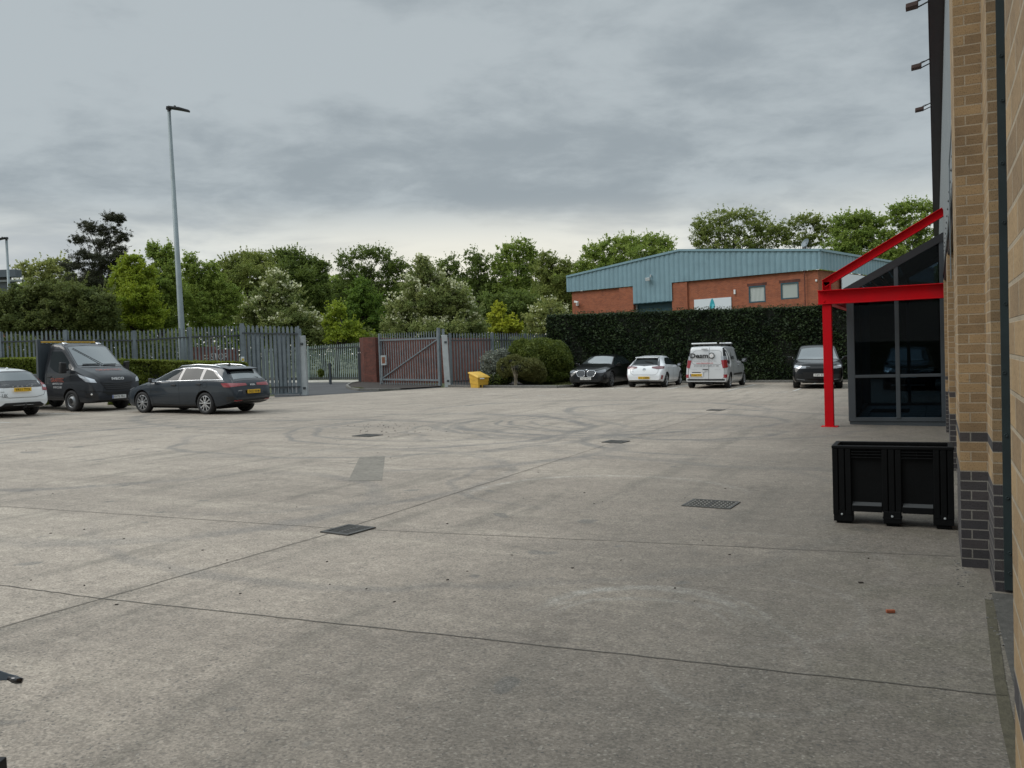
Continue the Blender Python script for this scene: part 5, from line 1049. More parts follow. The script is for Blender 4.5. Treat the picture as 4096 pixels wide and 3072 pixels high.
# --- grass tufts
def grass(name, pts, n, h):
    P = np.array([pts[0]]*0).reshape(0, 3); A = []
    for _ in range(n):
        a, c, e = random.sample(pts, 3); w = sorted((random.random(), random.random())); p = a*w[0]+c*(w[1]-w[0])+e*(1-w[1]); A.append((p.x, p.y, gz(p.x, p.y)+.08))
    A = np.array(A); n = len(A); d = RNG.normal(size=(n, 3)); d[:, 2] = 0; d /= np.linalg.norm(d, axis=1)[:, None]; hh = h*(.5+RNG.random(n))[:, None]; tip = A+np.array([0, 0, 1])*hh+RNG.normal(size=(n, 3))*h*.3
    V = np.stack([A-d*.012, A+d*.012, tip], 1).reshape(-1, 3); tag(npmesh(name, V, np.arange(3*n).reshape(-1, 3), L_grass, None, RNG.random(n), loc=A.mean(0)), kind='stuff')
grass('verge_grass', [G(1300, 1515), G(1470, 1513), G(1470, 1501), G(1230, 1507), G(1230, 1516)], 5000, .16); grass('kerb_grass', [G(2165, 1543), G(2280, 1546), G(2290, 1538), G(2200, 1532)], 2600, .07); grass('hedge_grass', [G(2600, 1533), G(3180, 1527), G(3180, 1524), G(2600, 1530), G(2320, 1536)], 2500, .05); grass('kerb_weeds', [G(1400, 1558), G(1440, 1560), G(1420, 1561), G(1460, 1563)], 400, .05)
# ================================================================== VEHICLES
def smooth_interp(xs, pts, sig=.05):
    p = sorted(pts); X = np.array([a for a, _ in p]); Y = np.array([b for _, b in p]); fine = np.linspace(X[0], X[-1], 900); f = np.interp(fine, X, Y)
    st = fine[1]-fine[0]; k = np.arange(-int(3*sig/st)-1, int(3*sig/st)+2)*st; w = np.exp(-.5*(k/sig)**2); w /= w.sum(); pad = len(k)//2
    e = np.concatenate([np.full(pad, f[0])+(f[1]-f[0])*np.arange(-pad, 0), f, np.full(pad, f[-1])+(f[-1]-f[-2])*np.arange(1, pad+1)])
    return np.interp(xs, fine, np.convolve(e, w, 'valid'))
class Car:
    """lofted body from side and plan curves; x forward, y left, z up; origin on the ground amidships"""
    def __init__(s, name, label, cat, c, front, spec, paint_, group='parked cars'):
        s.p = spec; n = GN; f = Vector((front[0], front[1], 0)).normalized(); f = (f-n*f.dot(n)).normalized(); l = n.cross(f)
        mtx = Matrix(((f[0], l[0], n[0], c[0]), (f[1], l[1], n[1], c[1]), (f[2], l[2], n[2], gz(c[0], c[1])), (0, 0, 0, 1)))
        s.r = empty(name, None, label, cat, group, mtx); s.paint = paint_; s.body()
    def body(s):
        p = s.p; x0, x1 = p['top'][0][0] if p['top'][0][0] < p['top'][-1][0] else p['top'][-1][0], max(q[0] for q in p['top'])
        t = np.linspace(0, 1, 84); xs = x0+(x1-x0)*(t-.11*np.sin(2*np.pi*t)/1.0*.9); xs[0], xs[-1] = x0, x1
        sg = p.get('sig', .05); top = smooth_interp(xs, p['top'], sg); bel = np.minimum(smooth_interp(xs, p['belt'], .10), top-.02); sil = np.minimum(smooth_interp(xs, p['sill'], .05), bel-.05); wb = smooth_interp(xs, p['wb'], .06); wr = np.minimum(smooth_interp(xs, p['wr'], .08), wb*.97)
        NL, NU, NT = 9, 7, 7; rings = []
        tl = np.linspace(0, 1, NL); fl = np.interp(tl, [0, .12, .45, .72, .9, 1], p.get('side', [.90, .955, 1.0, .985, .975, .95]))
        for i in range(len(xs)):
            b_, z_, w_ = bel[i], top[i], wb[i]; R = [(w_*.72*0, sil[i]), (w_*.7, sil[i])]
            for a, f in zip(tl, fl): R.append((w_*f, sil[i]+(b_-sil[i])*a))
            crown = min(.07, (z_-b_)*.35)*p.get('crown', 1); ze = z_-crown; wbt = w_*fl[-1]
            for a in np.linspace(0, 1, NU+1)[1:]: R.append((wbt+(wr[i]-wbt)*(a**p.get('tumble', 1.15)), b_+(ze-b_)*a))
            for a in np.linspace(0, 1, NT+1)[1:]: ang = a*math.pi/2; R.append((wr[i]*math.cos(ang)**p.get('roofpow', .75) if a < 1 else 0, ze+crown*math.sin(ang)))
            rings.append(R)
        bm = bmesh.new(); m = len(rings[0]); half = []
        V = [[bm.verts.new((xs[i], y, z)) for y, z in rings[i]] for i in range(len(xs))]; Wv = [[V[i][j] if rings[i][j][0] < 1e-6 else bm.verts.new((xs[i], -rings[i][j][0], rings[i][j][1])) for j in range(m)] for i in range(len(xs))]
        for i in range(len(xs)-1):
            for j in range(m-1):
                for A, fl_ in ((V, 0), (Wv, 1)):
                    q = [A[i][j], A[i+1][j], A[i+1][j+1], A[i][j+1]]; q2 = []
                    for v in q:
                        if v not in q2: q2.append(v)
                    if len(q2) > 2: bm.faces.new(q2 if fl_ else q2[::-1])
        for i, rev in ((0, 1), (len(xs)-1, 0)):
            for j in range(m-1):
                q = [V[i][j], V[i][j+1], Wv[i][j+1], Wv[i][j]]; q2 = []
                for v in q:
                    if v not in q2: q2.append(v)
                if len(q2) > 2: bm.faces.new(q2 if rev else q2[::-1])
        bmesh.ops.recalc_face_normals(bm, faces=bm.faces)
        me = bpy.data.meshes.new('body'); bm.to_mesh(me); bm.free()
        for f in me.polygons: f.use_smooth = True
        me.materials.append(s.paint); me.materials.append(M['pit'])
        o = bpy.data.objects.new('body', me); COL.objects.link(o)
        # wheel arches
        tm = bpy.data.objects.new('tmp', bpy.data.meshes.new('tmp')); COL.objects.link(tm); b = MB(); R = p['wheel_r']
        for ax in p['axles']:
            for sd in (-1, 1):
                w = p['track']; b.lathe([(-.22, 0), (-.22, R+.055), (.3, R+.055), (.3, 0)], (ax, sd*w, R+.01), (0, sd, 0), 40)
        tme = tm.data; tme.from_pydata(b.v, [], b.f)
        bb2 = bmesh.new(); bb2.from_mesh(tme); bmesh.ops.remove_doubles(bb2, verts=bb2.verts, dist=1e-5); bmesh.ops.recalc_face_normals(bb2, faces=bb2.faces); bb2.to_mesh(tme); bb2.free(); tme.materials.append(M['pit']); tme.materials.append(M['pit'])
        for f in tme.polygons: f.material_index = 1
        mo = o.modifiers.new('cut', 'BOOLEAN'); mo.operation = 'DIFFERENCE'; mo.object = tm; mo.solver = 'EXACT'
        dg = bpy.context.evaluated_depsgraph_get(); dg.update(); new = bpy.data.meshes.new_from_object(o.evaluated_get(dg)); o.modifiers.clear(); o.data = new; bpy.data.objects.remove(tm)
        bt = bmesh.new(); bt.from_mesh(me); s.bvh = BVHTree.FromBMesh(bt); bt.free()
        o.parent = s.r; s.bo = o; wn = o.modifiers.new('wn', 'EDGE_SPLIT'); wn.split_angle = math.radians(38)
        z0_ = float(np.min(sil)); s.block('light_blocker', M['pit'], max(x0+.3, min(p['axles'])-.3), min(x1-.3, max(p['axles'])+.3), -.60, .60, z0_-.05, z0_+.10)  # dark box added under the car to block light and deepen its shadow
        for ax in p['axles']:
            for sd in (-1, 1): s.wheel(ax, sd)
    def wheel(s, ax, sd):
        p = s.p; R = p['wheel_r']; r = p.get('rim_r', R*.68); w = p.get('tyre_w', .21); c = (ax, sd*(p['track']-.012), R); b = MB()
        b.lathe([(-w, r), (-w, R*.93), (-w*.9, R), (-w*.1, R), (-.0, R*.94), (.006, R*.82), (.0, r*1.02), (-.02, r)], c, (0, sd, 0), 40); t = b.build('wheel', M['tyre'], s.r, smooth=True, local=True)
        b = MB(); b.lathe([(-w*.8, 0), (-w*.8, r), (-.05, r)], c, (0, sd, 0), 28); b.build('wheel_back', M['alloydark'], t, local=True)
        b = MB(); kind = p.get('rim', 'spoke'); b.lathe([(-.055, r*.985), (-.008, r*1.0), (-.004, r*.95), (-.035, r*.90)], c, (0, sd, 0), 36)
        if kind == 'steel':
            b.lathe([(-.05, r*.9), (-.035, r*.72), (-.02, r*.70), (-.0, r*.52), (.012, r*.5), (.012, r*.2), (.0, 0)], c, (0, sd, 0), 32); b.build('rim', M['alloydark'] if False else M['steelwheel'], t, smooth=True, local=True)
            b = MB()
            for k in range(14): a = 2*math.pi*k/14; b.obox((ax+math.cos(a)*r*.81, sd*(p['track']-.044), R+math.sin(a)*r*.81), (math.cos(a)*r*.055, 0, math.sin(a)*r*.055), (0, .004, 0), (-math.sin(a)*r*.05, 0, math.cos(a)*r*.05))
            b.lathe([(.013, r*.46), (.02, r*.4), (.02, 0)], c, (0, sd, 0), 24); b.build('vent_hole', M['pit'], t, local=True); return
        n = p.get('spokes', 5)
        for k in range(n):
            for off in ((-.17, .17) if kind == 'twin' else (0,)):
                a0 = 2*math.pi*k/n+.3; a1 = a0+off*1.6; p0 = Vector((math.cos(a0+off*.5)*r*.14, 0, math.sin(a0+off*.5)*r*.14)); p1 = Vector((math.cos(a1)*r*.94, 0, math.sin(a1)*r*.94)); cc = Vector(c)+Vector((0, sd*-.022, 0)); d = (p1-p0).normalized(); sdv = Vector((-d.z, 0, d.x)); wd = r*(.075 if kind == 'twin' else .12)
                b.prism([cc+p0+sdv*wd*1.1, cc+p1+sdv*wd*.8, cc+p1-sdv*wd*.8, cc+p0-sdv*wd*1.1], Vector((0, sd*.022, 0)))
        b.lathe([(-.03, r*.24), (.0, r*.22), (.006, r*.12), (.006, 0)], c, (0, sd, 0), 18); b.build('rim', M[p.get('rim_m', 'alloy')], t, local=True)
    # ---- surface helpers
    def hit(s, q, d):
        d = Vector(d).normalized(); h = s.bvh.ray_cast(Vector(q)-d*4, d)
        if h[0] is None: h = s.bvh.find_nearest(Vector(q))
        return h[0], h[1]
    def patch(s, name, m, topc, botc, d, off=.006, nu=14, nv=6, parent=None, label=None, thick=0.0):
        """surface patch between two curves of approximate 3-D points, cast onto the body along d"""
        def samp(c, n):
            c = [Vector(q) for q in c]; L_ = [0.0]
            for a, b in zip(c[:-1], c[1:]): L_.append(L_[-1]+(b-a).length)
            out = []
            for t in np.linspace(0, L_[-1], n):
                i = max(k for k in range(len(L_)) if L_[k] <= t+1e-9); i = min(i, len(c)-2); f = (t-L_[i])/max(1e-9, L_[i+1]-L_[i]); out.append(c[i].lerp(c[i+1], min(1, f)))
            return out
        T, B = samp(topc, nu+1), samp(botc, nu+1); vs = []; dd = Vector(d).normalized()
        for j in range(nv+1):
            for i in range(nu+1):
                q = B[i].lerp(T[i], j/nv); h, n = s.hit(q, d); n = n if n.dot(dd) < 0 else -n; vs.append(h+(n*.6-dd*.4).normalized()*off)
        fs = [(j*(nu+1)+i, j*(nu+1)+i+1, (j+1)*(nu+1)+i+1, (j+1)*(nu+1)+i) for j in range(nv) for i in range(nu)]
        b = MB(); b.add(vs, fs); o = b.build(name, m, parent or s.r, smooth=True, local=True)
        me = o.data; me.flip_normals() if me.polygons[0].normal.dot(dd) > 0 else None
        if label: o['label'] = label
        return o
    def side(s, name, m, top, bot, sides=(-1, 1), **k):
        return [s.patch(name, m, [(x, sd*.9, z) for x, z in top], [(x, sd*.9, z) for x, z in bot], (0, -sd, 0), **k) for sd in sides]
    def ribbon(s, name, m, pts, w, d, off=.008, parent=None, closed=False, r=None):
        """thin line laid on the body along points"""
        P = [Vector(q) for q in pts]; P = P+[P[0]] if closed else P; out = []
        for a, b in zip(P[:-1], P[1:]):
            n = max(2, int((b-a).length/.06))
            for i in range(n): out.append(a.lerp(b, i/n))
        out.append(P[-1]); H = []
        for q in out: h, n = s.hit(q, d); dd = Vector(d).normalized(); n = n if n.dot(dd) < 0 else -n; H.append((h+n*off, n))
        b = MB(); vs = []
        for i, (h, n) in enumerate(H):
            t = (H[min(i+1, len(H)-1)][0]-H[max(i-1, 0)][0]).normalized(); sdv = t.cross(n).normalized(); vs += [h-sdv*w/2, h+sdv*w/2, h+n*.002]
        fs = []
        for i in range(len(H)-1): fs += [(3*i, 3*i+3, 3*i+5, 3*i+2), (3*i+2, 3*i+5, 3*i+4, 3*i+1)]
        b.add(vs, fs); return b.build(name, m, parent or s.r, local=True)
    def plate(s, txt, x, z, y=0.0, rear=True, w=.52, h=.111, tilt=.0, blue=False, lit='plateyellow'):
        d = -1 if rear else 1; c = Vector((x, y, z)); xd = Vector((0, -d*-1*-1, 0)) if False else Vector((0, -1 if rear else 1, 0)); yd = Vector((math.sin(tilt)*-d*-1*0+0, 0, 1)); nn = xd.cross(yd)
        b = MB(); b.obox(c, xd*(w/2), yd*(h/2), nn*.006); o = b.build('number_plate', M[lit], s.r, local=True, bevel=.004)
        text(txt, 'lettering', M['ink'], o, c+xd*(.02 if blue else 0), xd, yd, width=w*(.80 if blue else .86), height=h*.66, bold=.012, lift=.008)
        if blue: b = MB(); b.obox(c-xd*(w/2-.024)+nn*.0065, xd*.022, yd*(h/2-.004), nn*.001); b.build('country_band', mat('blue plate band', (.02, .06, .25), .4), o, local=True)
        return o
    def block(s, name, m, x0, x1, y0, y1, z0, z1, bevel=.01, parent=None):
        b = MB(); b.box(x0, x1, y0, y1, z0, z1); return b.build(name, m, parent or s.r, local=True, bevel=bevel)
    def mirror(s, x, z, y, m, k=1.0, glass=True):
        for sd in (-1, 1):
            b = MB(); c = Vector((x, sd*(y+.09*k), z)); b.prism([c+Vector(q) for q in ((.06*k, -sd*.09*k, -.05*k), (.07*k, -sd*.02*k, .07*k), (.05*k, sd*.10*k, .07*k), (.05*k, sd*.11*k, -.03*k), (.06*k, sd*.02*k, -.07*k))], Vector((-.12*k, 0, 0))); b.bar(c-Vector((0, sd*.15*k, .05*k)), c-Vector((0, sd*.05*k, .03*k)), .05*k, .03*k); o = b.build('wing_mirror', m, s.r, local=True, bevel=.02*k)
            b = MB(); b.obox(c+Vector((-.062*k, sd*.01*k, 0)), (.002, 0, 0), (0, .075*k, 0), (0, 0, .05*k)); b.build('mirror_glass', M['lamp'], o, local=True)
    def handle(s, x, z, m, sides=(-1, 1)):
        for sd in sides:
            h, n = s.hit((x, sd*.9, z), (0, -sd, 0)); b = MB(); b.obox(h+n*.016, (.10, 0, .004), n*.014, (0, 0, .014)); b.obox(h+n*.004, (.06, 0, .0), n*.004, (0, 0, .024)); b.build('door_handle', m, s.r, local=True, bevel=.008)
    def seams(s, lines, sides=(-1, 1)):
        for sd in sides:
            for ln in lines: s.ribbon('door_seam', M['pit'], [(x, sd*.9, z) for x, z in ln], .010, (0, -sd, 0), off=.002)
M['steelwheel'] = mat('silver steel wheel', (.26, .27, .28), .45, .5)
R90 = Vector
# ---------------- dark estate car in front of the left fence
def estate():
    c0 = (-21.30+.0, 20.52); f = (G(563, 1652)-G(837, 1657)); cx = (G(563, 1652)+G(837, 1657))/2; fn = Vector((f.x, f.y, 0)).normalized(); fn = (fn+Vector((0, .06, 0))).normalized(); right = Vector((-fn.y, fn.x, 0))  # left of travel
    side_near = -1
    cc = cx - Vector((-fn.y, fn.x, 0))*0 ; inward = Vector((fn.y, -fn.x, 0)); inward = inward if inward.y > 0 else -inward
    cc = cx+inward*.82-fn*.09
    sp = dict(top=[(2.3, .50), (2.28, .66), (2.18, .77), (1.7, .90), (1.22, 1.0), (.95, 1.10), (.25, 1.385), (-.1, 1.44), (-.6, 1.462), (-1.2, 1.445), (-1.68, 1.40), (-1.80, 1.36), (-2.10, 1.06), (-2.20, .96), (-2.28, .86), (-2.32, .60)],
              belt=[(2.3, .48), (2.1, .70), (1.5, .84), (1.0, .92), (0, .955), (-1.5, 1.0), (-2.1, .97), (-2.2, .90), (-2.32, .58)], sill=[(2.3, .34), (2.15, .25), (1.9, .20), (1.0, .21), (-1.0, .22), (-1.7, .24), (-2.1, .32), (-2.32, .42)],
              wb=[(2.3, .58), (2.22, .74), (2.0, .85), (1.6, .89), (.5, .90), (-1.3, .90), (-1.9, .88), (-2.15, .83), (-2.25, .78), (-2.32, .70)], wr=[(2.3, .40), (1.6, .66), (1.1, .70), (.3, .60), (-.5, .60), (-1.6, .575), (-2.1, .66), (-2.32, .6)],
              axles=(1.41, -1.24), wheel_r=.325, track=.885, rim='twin', rim_r=.232)
    c = Car('estate_car', 'dark slate estate car with silver roof rails parked before the left fence', 'car', (cc.x, cc.y), fn, sp, M['p_navy']); S_ = c.side
    T = [(.98, .985), (.60, 1.17), (.25, 1.30), (-.2, 1.365), (-.7, 1.375), (-1.25, 1.33), (-1.55, 1.25), (-1.86, 1.04)]; B = [(1.02, .965), (0, .99), (-1.0, 1.015), (-1.9, 1.025)]
    c.side('window_surround', M['gloss'], T, B, nu=30, off=.004)
    S_('side_window', M['carglass'], [(.84, 1.02), (.50, 1.19), (.22, 1.285), (-.14, 1.338)], [(.86, .995), (-.12, 1.01)], off=.009); S_('side_window', M['carglass'], [(-.26, 1.345), (-.7, 1.352), (-.98, 1.335)], [(-.24, 1.015), (-1.02, 1.03)], off=.009); S_('side_window', M['carglass'], [(-1.12, 1.32), (-1.4, 1.27), (-1.78, 1.055)], [(-1.14, 1.035), (-1.80, 1.043)], off=.009)
    for sd in (-1, 1):
        c.ribbon('chrome_strip', M['chrome'], [(x, sd*.9, z) for x, z in [(.98, .975)]+T[1:-1]+[(-1.9, 1.035), (-1.9, 1.02), (-1.0, 1.008), (0, .982), (.98, .962)]], .016, (0, -sd, 0), off=.012)
        b = MB(); b.tube([c.hit((.15, sd*.53, 1.5), (0, 0, -1))[0], c.hit((0, sd*.54, 1.5), (0, 0, -1))[0]+Z3*.045, c.hit((-.7, sd*.545, 1.5), (0, 0, -1))[0]+Z3*.05, c.hit((-1.35, sd*.53, 1.5), (0, 0, -1))[0]+Z3*.045, c.hit((-1.55, sd*.515, 1.5), (0, 0, -1))[0]], .018, 8); b.build('roof_rail', M['chrome'], c.r, smooth=True, local=True)
    c.patch('windscreen', M['screen'], [(.28, .55, 1.5), (.30, -.55, 1.5)], [(1.05, .66, 1.5), (1.12, 0, 1.5), (1.05, -.66, 1.5)], (0, 0, -1), off=.006)
    c.patch('rear_window_surround', M['gloss'], [(-1.72, .56, 1.5), (-1.74, -.56, 1.5)], [(-2.17, .70, 1.5), (-2.17, -.70, 1.5)], (0, 0, -1), off=.005, nv=10); c.patch('rear_window', M['screen'], [(-1.90, .50, 1.5), (-1.90, -.50, 1.5)], [(-2.12, .60, 1.5), (-2.12, -.60, 1.5)], (0, 0, -1), off=.010, nv=8)
    b = MB(); h0 = c.hit((-1.72, .0, 1.6), (0, 0, -1))[0]; b.prism([(-1.66, -.56, h0.z+.005), (-1.98, -.57, h0.z-.045), (-1.98, .57, h0.z-.045), (-1.66, .56, h0.z+.005)], (0, 0, -.03)); b.build('spoiler', M['p_navy'], c.r, local=True, bevel=.01)
    for sd in (-1, 1):
        c.patch('tail_light', M['taillight'], [(-1.96, sd*.95, .92), (-2.14, sd*.88, .925), (-2.5, sd*.56, .905)], [(-2.06, sd*.95, .81), (-2.17, sd*.88, .80), (-2.5, sd*.50, .84)], (.62, -sd*.78, 0), off=.012, nu=16)
        c.patch('headlight', M['lampdark'], [(1.75, sd*.86, .80), (2.15, sd*.74, .76), (2.30, sd*.55, .72)], [(1.95, sd*.88, .70), (2.22, sd*.72, .66), (2.35, sd*.50, .65)], (-.6, -sd*.8, 0), off=.01)
        c.patch('reflector', M['taillight'], [(-2.5, sd*.72, .43), (-2.5, sd*.46, .42)], [(-2.5, sd*.72, .40), (-2.5, sd*.46, .39)], (1, 0, 0), off=.02); c.patch('air_vent', M['trim'], [(-2.1, sd*.9, .52), (-2.3, sd*.8, .54)], [(-2.1, sd*.9, .38), (-2.3, sd*.8, .40)], (.5, -sd, 0), off=.008)
        c.ribbon('chrome_strip', M['chrome'], [(-2.5, sd*.66, .395), (-2.5, 0, .395)], .02, (1, 0, 0), off=.02)
    c.patch('bumper_trim', M['trim'], [(-2.5, .70, .44), (-2.5, -.70, .44)], [(-2.5, .62, .30), (-2.5, -.62, .30)], (1, 0, 0), off=.01)
    c.patch('plate_recess', M['gloss'], [(-2.5, .46, .74), (-2.5, -.46, .74)], [(-2.5, .40, .58), (-2.5, -.40, .58)], (1, 0, 0), off=.006)
    c.plate('DG22 WHM', -2.345, .66, 0, True); b = c.patch('badge', M['chrome'], [(-2.4, .01, .88), (-2.4, -.01, .88)], [(-2.4, .01, .875), (-2.4, -.01, .875)], (1, 0, 0), off=.004)
    text('KIA', 'badge_lettering', M['whiteink'], c.r, (-2.30, 0, .86), (0, -1, 0), (.25, 0, 1), width=.20, height=.05, bold=.02); text('CEED', 'badge_lettering', M['whiteink'], c.r, (-2.345, .56, .70), (0, -1, 0), Z3, width=.16, height=.022)
    c.mirror(.86, 1.0, .86, M['trim']); c.handle(.02, .86, M['trim']); c.handle(-1.02, .89, M['trim'])
    c.seams([[(1.02, .95), (1.0, .6), (.92, .3), (-.18, .27), (-.22, .6), (-.18, .98)], [(-.22, .27), (-.8, .28), (-.92, .5), (-1.08, .75), (-1.06, 1.0)]]); c.side('sill_trim', M['trim'], [(1.0, .27), (-.85, .28)], [(1.0, .20), (-.85, .21)], off=.006)
    for sd in (-1, 1): c.ribbon('fuel_flap', M['pit'], [(-1.26+.09*math.cos(a), sd*.9, .87+.09*math.sin(a)) for a in np.linspace(0, 6.28, 17)], .008, (0, -sd, 0), off=.003)
    b = MB(); h = c.hit((-1.35, 0, 1.6), (0, 0, -1))[0]; b.prism([h+Vector(q) for q in ((.09, -.02, 0), (-.05, -.02, .06), (-.07, -.02, .0))], (0, .04, 0)); b.build('aerial', M['trim'], c.r, local=True, bevel=.006)
    b = MB(); b.bar((-2.0, -.1, 1.13), (-2.11, -.42, 1.05), .02, .03); b.build('wiper', M['trim'], c.r, local=True)
estate()
# ---------------- white estate at the far left, seen from behind
def white_estate():
    w = G(125, 1658); fn = Vector((-1, .10, 0)).normalized(); inward = Vector((0, -1, 0)); sp = dict(top=[(2.3, .55), (2.2, .78), (1.7, .92), (1.2, 1.02), (.3, 1.40), (-.2, 1.47), (-.8, 1.475), (-1.5, 1.43), (-1.86, 1.36), (-2.12, 1.05), (-2.18, .97), (-2.27, .90), (-2.31, .62)],
              belt=[(2.3, .5), (1.5, .86), (.8, .95), (-1.5, 1.0), (-2.1, .95), (-2.2, .86), (-2.31, .55)], sill=[(2.3, .34), (1.9, .2), (-1.0, .2), (-1.7, .24), (-2.1, .30), (-2.31, .36)], wb=[(2.3, .6), (2.1, .80), (1.6, .90), (0, .93), (-1.4, .93), (-1.9, .91), (-2.15, .86), (-2.25, .82), (-2.31, .76)], wr=[(2.3, .4), (1.2, .7), (.3, .60), (-1.0, .60), (-1.8, .56), (-2.1, .64), (-2.31, .62)], axles=(1.42, -1.36), wheel_r=.33, track=.90, rim='twin')
    cc = Vector((w.x, w.y, 0))+fn*1.36+Vector((fn.y, -fn.x, 0))*-.79
    if (cc-Vector((w.x, w.y, 0))).y > 0: cc = Vector((w.x, w.y, 0))+fn*1.36+Vector((fn.y, -fn.x, 0))*.79
    c = Car('estate_car', 'white estate car cut off by the left edge with red tail lights', 'car', (cc.x, cc.y), fn, sp, M['p_white'])
    c.patch('rear_window_surround', M['gloss'], [(-1.78, .60, 1.5), (-1.80, 0, 1.5), (-1.78, -.60, 1.5)], [(-2.15, .78, 1.5), (-2.20, 0, 1.5), (-2.15, -.78, 1.5)], (0, 0, -1), off=.006, nv=12); c.patch('rear_window', M['screen'], [(-1.87, .50, 1.5), (-1.89, 0, 1.5), (-1.87, -.50, 1.5)], [(-2.08, .60, 1.5), (-2.10, .0, 1.5), (-2.08, -.60, 1.5)], (0, 0, -1), off=.012, nv=8)
    c.patch('tailgate_panel', M['gloss'], [(-2.6, .70, .965), (-2.6, -.70, .965)], [(-2.6, .62, .885), (-2.6, -.62, .885)], (1, 0, 0), off=.010)
    for sd in (-1, 1):
        c.patch('tail_light', M['taillight'], [(-1.84, sd*.60, 1.34), (-1.84, sd*.72, 1.30)], [(-2.15, sd*.80, 1.0), (-2.05, sd*.95, .98)], (.75, -sd*.66, 0), off=.012, nv=10); o = c.patch('tail_light', M['taillight'], [(-2.2, sd*.74, 1.0), (-2.05, sd*.95, 1.0)], [(-2.3, sd*.68, .78), (-2.15, sd*.93, .76)], (.75, -sd*.66, 0), off=.014, nv=8); c.patch('indicator', M['lamp'], [(-2.26, sd*.77, .93), (-2.14, sd*.92, .93)], [(-2.28, sd*.77, .86), (-2.16, sd*.92, .86)], (.75, -sd*.66, 0), off=.018, parent=o)
    c.patch('lower_bumper', M['trim'], [(-2.6, .52, .44), (-2.6, 0, .44), (-2.6, -.52, .44)], [(-2.6, .74, .29), (-2.6, 0, .25), (-2.6, -.74, .29)], (1, 0, 0), off=.012); c.plate('YR11 TYX', -2.335, .82, 0, True)
    text('UK', 'sticker_lettering', M['ink'], c.r, (-2.322, .52, .66), (0, -1, 0), Z3, width=.17, height=.10, bold=.0); text('V60', 'badge_lettering', M['trim'], c.r, (-2.322, .62, .765), (0, -1, 0), Z3, width=.15, height=.03); text('D5', 'badge_lettering', M['trim'], c.r, (-2.322, -.68, .80), (0, -1, 0), Z3, width=.08, height=.03)
    for k, l in enumerate('VOLVO'): text(l, 'badge_lettering', M['whiteink'], c.r, (-2.31, .28-.14*k, .922), (0, -1, 0), Z3, width=.045, height=.035, lift=.012)
    c.side('side_window', M['carglass'], [(.9, 1.0), (.3, 1.30), (-.4, 1.37), (-1.2, 1.34), (-1.72, 1.12)], [(.95, .98), (-1.78, 1.05)], off=.006, nu=24); c.seams([[(1.0, .95), (.95, .3), (-.2, .27), (-.22, .98)], [(-.22, .27), (-.8, .28), (-1.05, .72), (-1.02, 1.0)]])
    c.ribbon('tailgate_seam', M['pit'], [(-2.6, .80, .86), (-2.6, .66, .64), (-2.6, .40, .585), (-2.6, -.40, .585), (-2.6, -.66, .64), (-2.6, -.80, .86)], .010, (1, 0, 0), off=.004)
    b = MB(); b.bar((-2.02, -.05, 1.09), (-2.10, -.52, 1.03), .03, .035); b.build('wiper', M['trim'], c.r, local=True); b = MB(); h = c.hit((-1.5, 0, 1.7), (0, 0, -1))[0]; b.prism([h+Vector(q) for q in ((.10, -.02, 0), (-.05, -.02, .055), (-.08, -.02, 0))], (0, .04, 0)); b.build('aerial', M['p_white'], c.r, local=True, bevel=.008)
    b = MB(); b.tube([(-2.30, -.02, .27), (-2.42, -.02, .30), (-2.44, -.02, .37)], .022, 8); b.lathe([(-.03, .01), (-.02, .03), (.02, .03), (.03, .01)], (-2.44, -.02, .40), (0, 0, 1), 10); b.build('tow_bar', M['trim'], c.r, local=True)
    c.patch('windscreen', M['screen'], [(.32, .55, 1.6), (.32, -.55, 1.6)], [(1.1, .66, 1.6), (1.1, -.66, 1.6)], (0, 0, -1), off=.006); c.mirror(.86, 1.0, .90, M['p_white'])
white_estate()
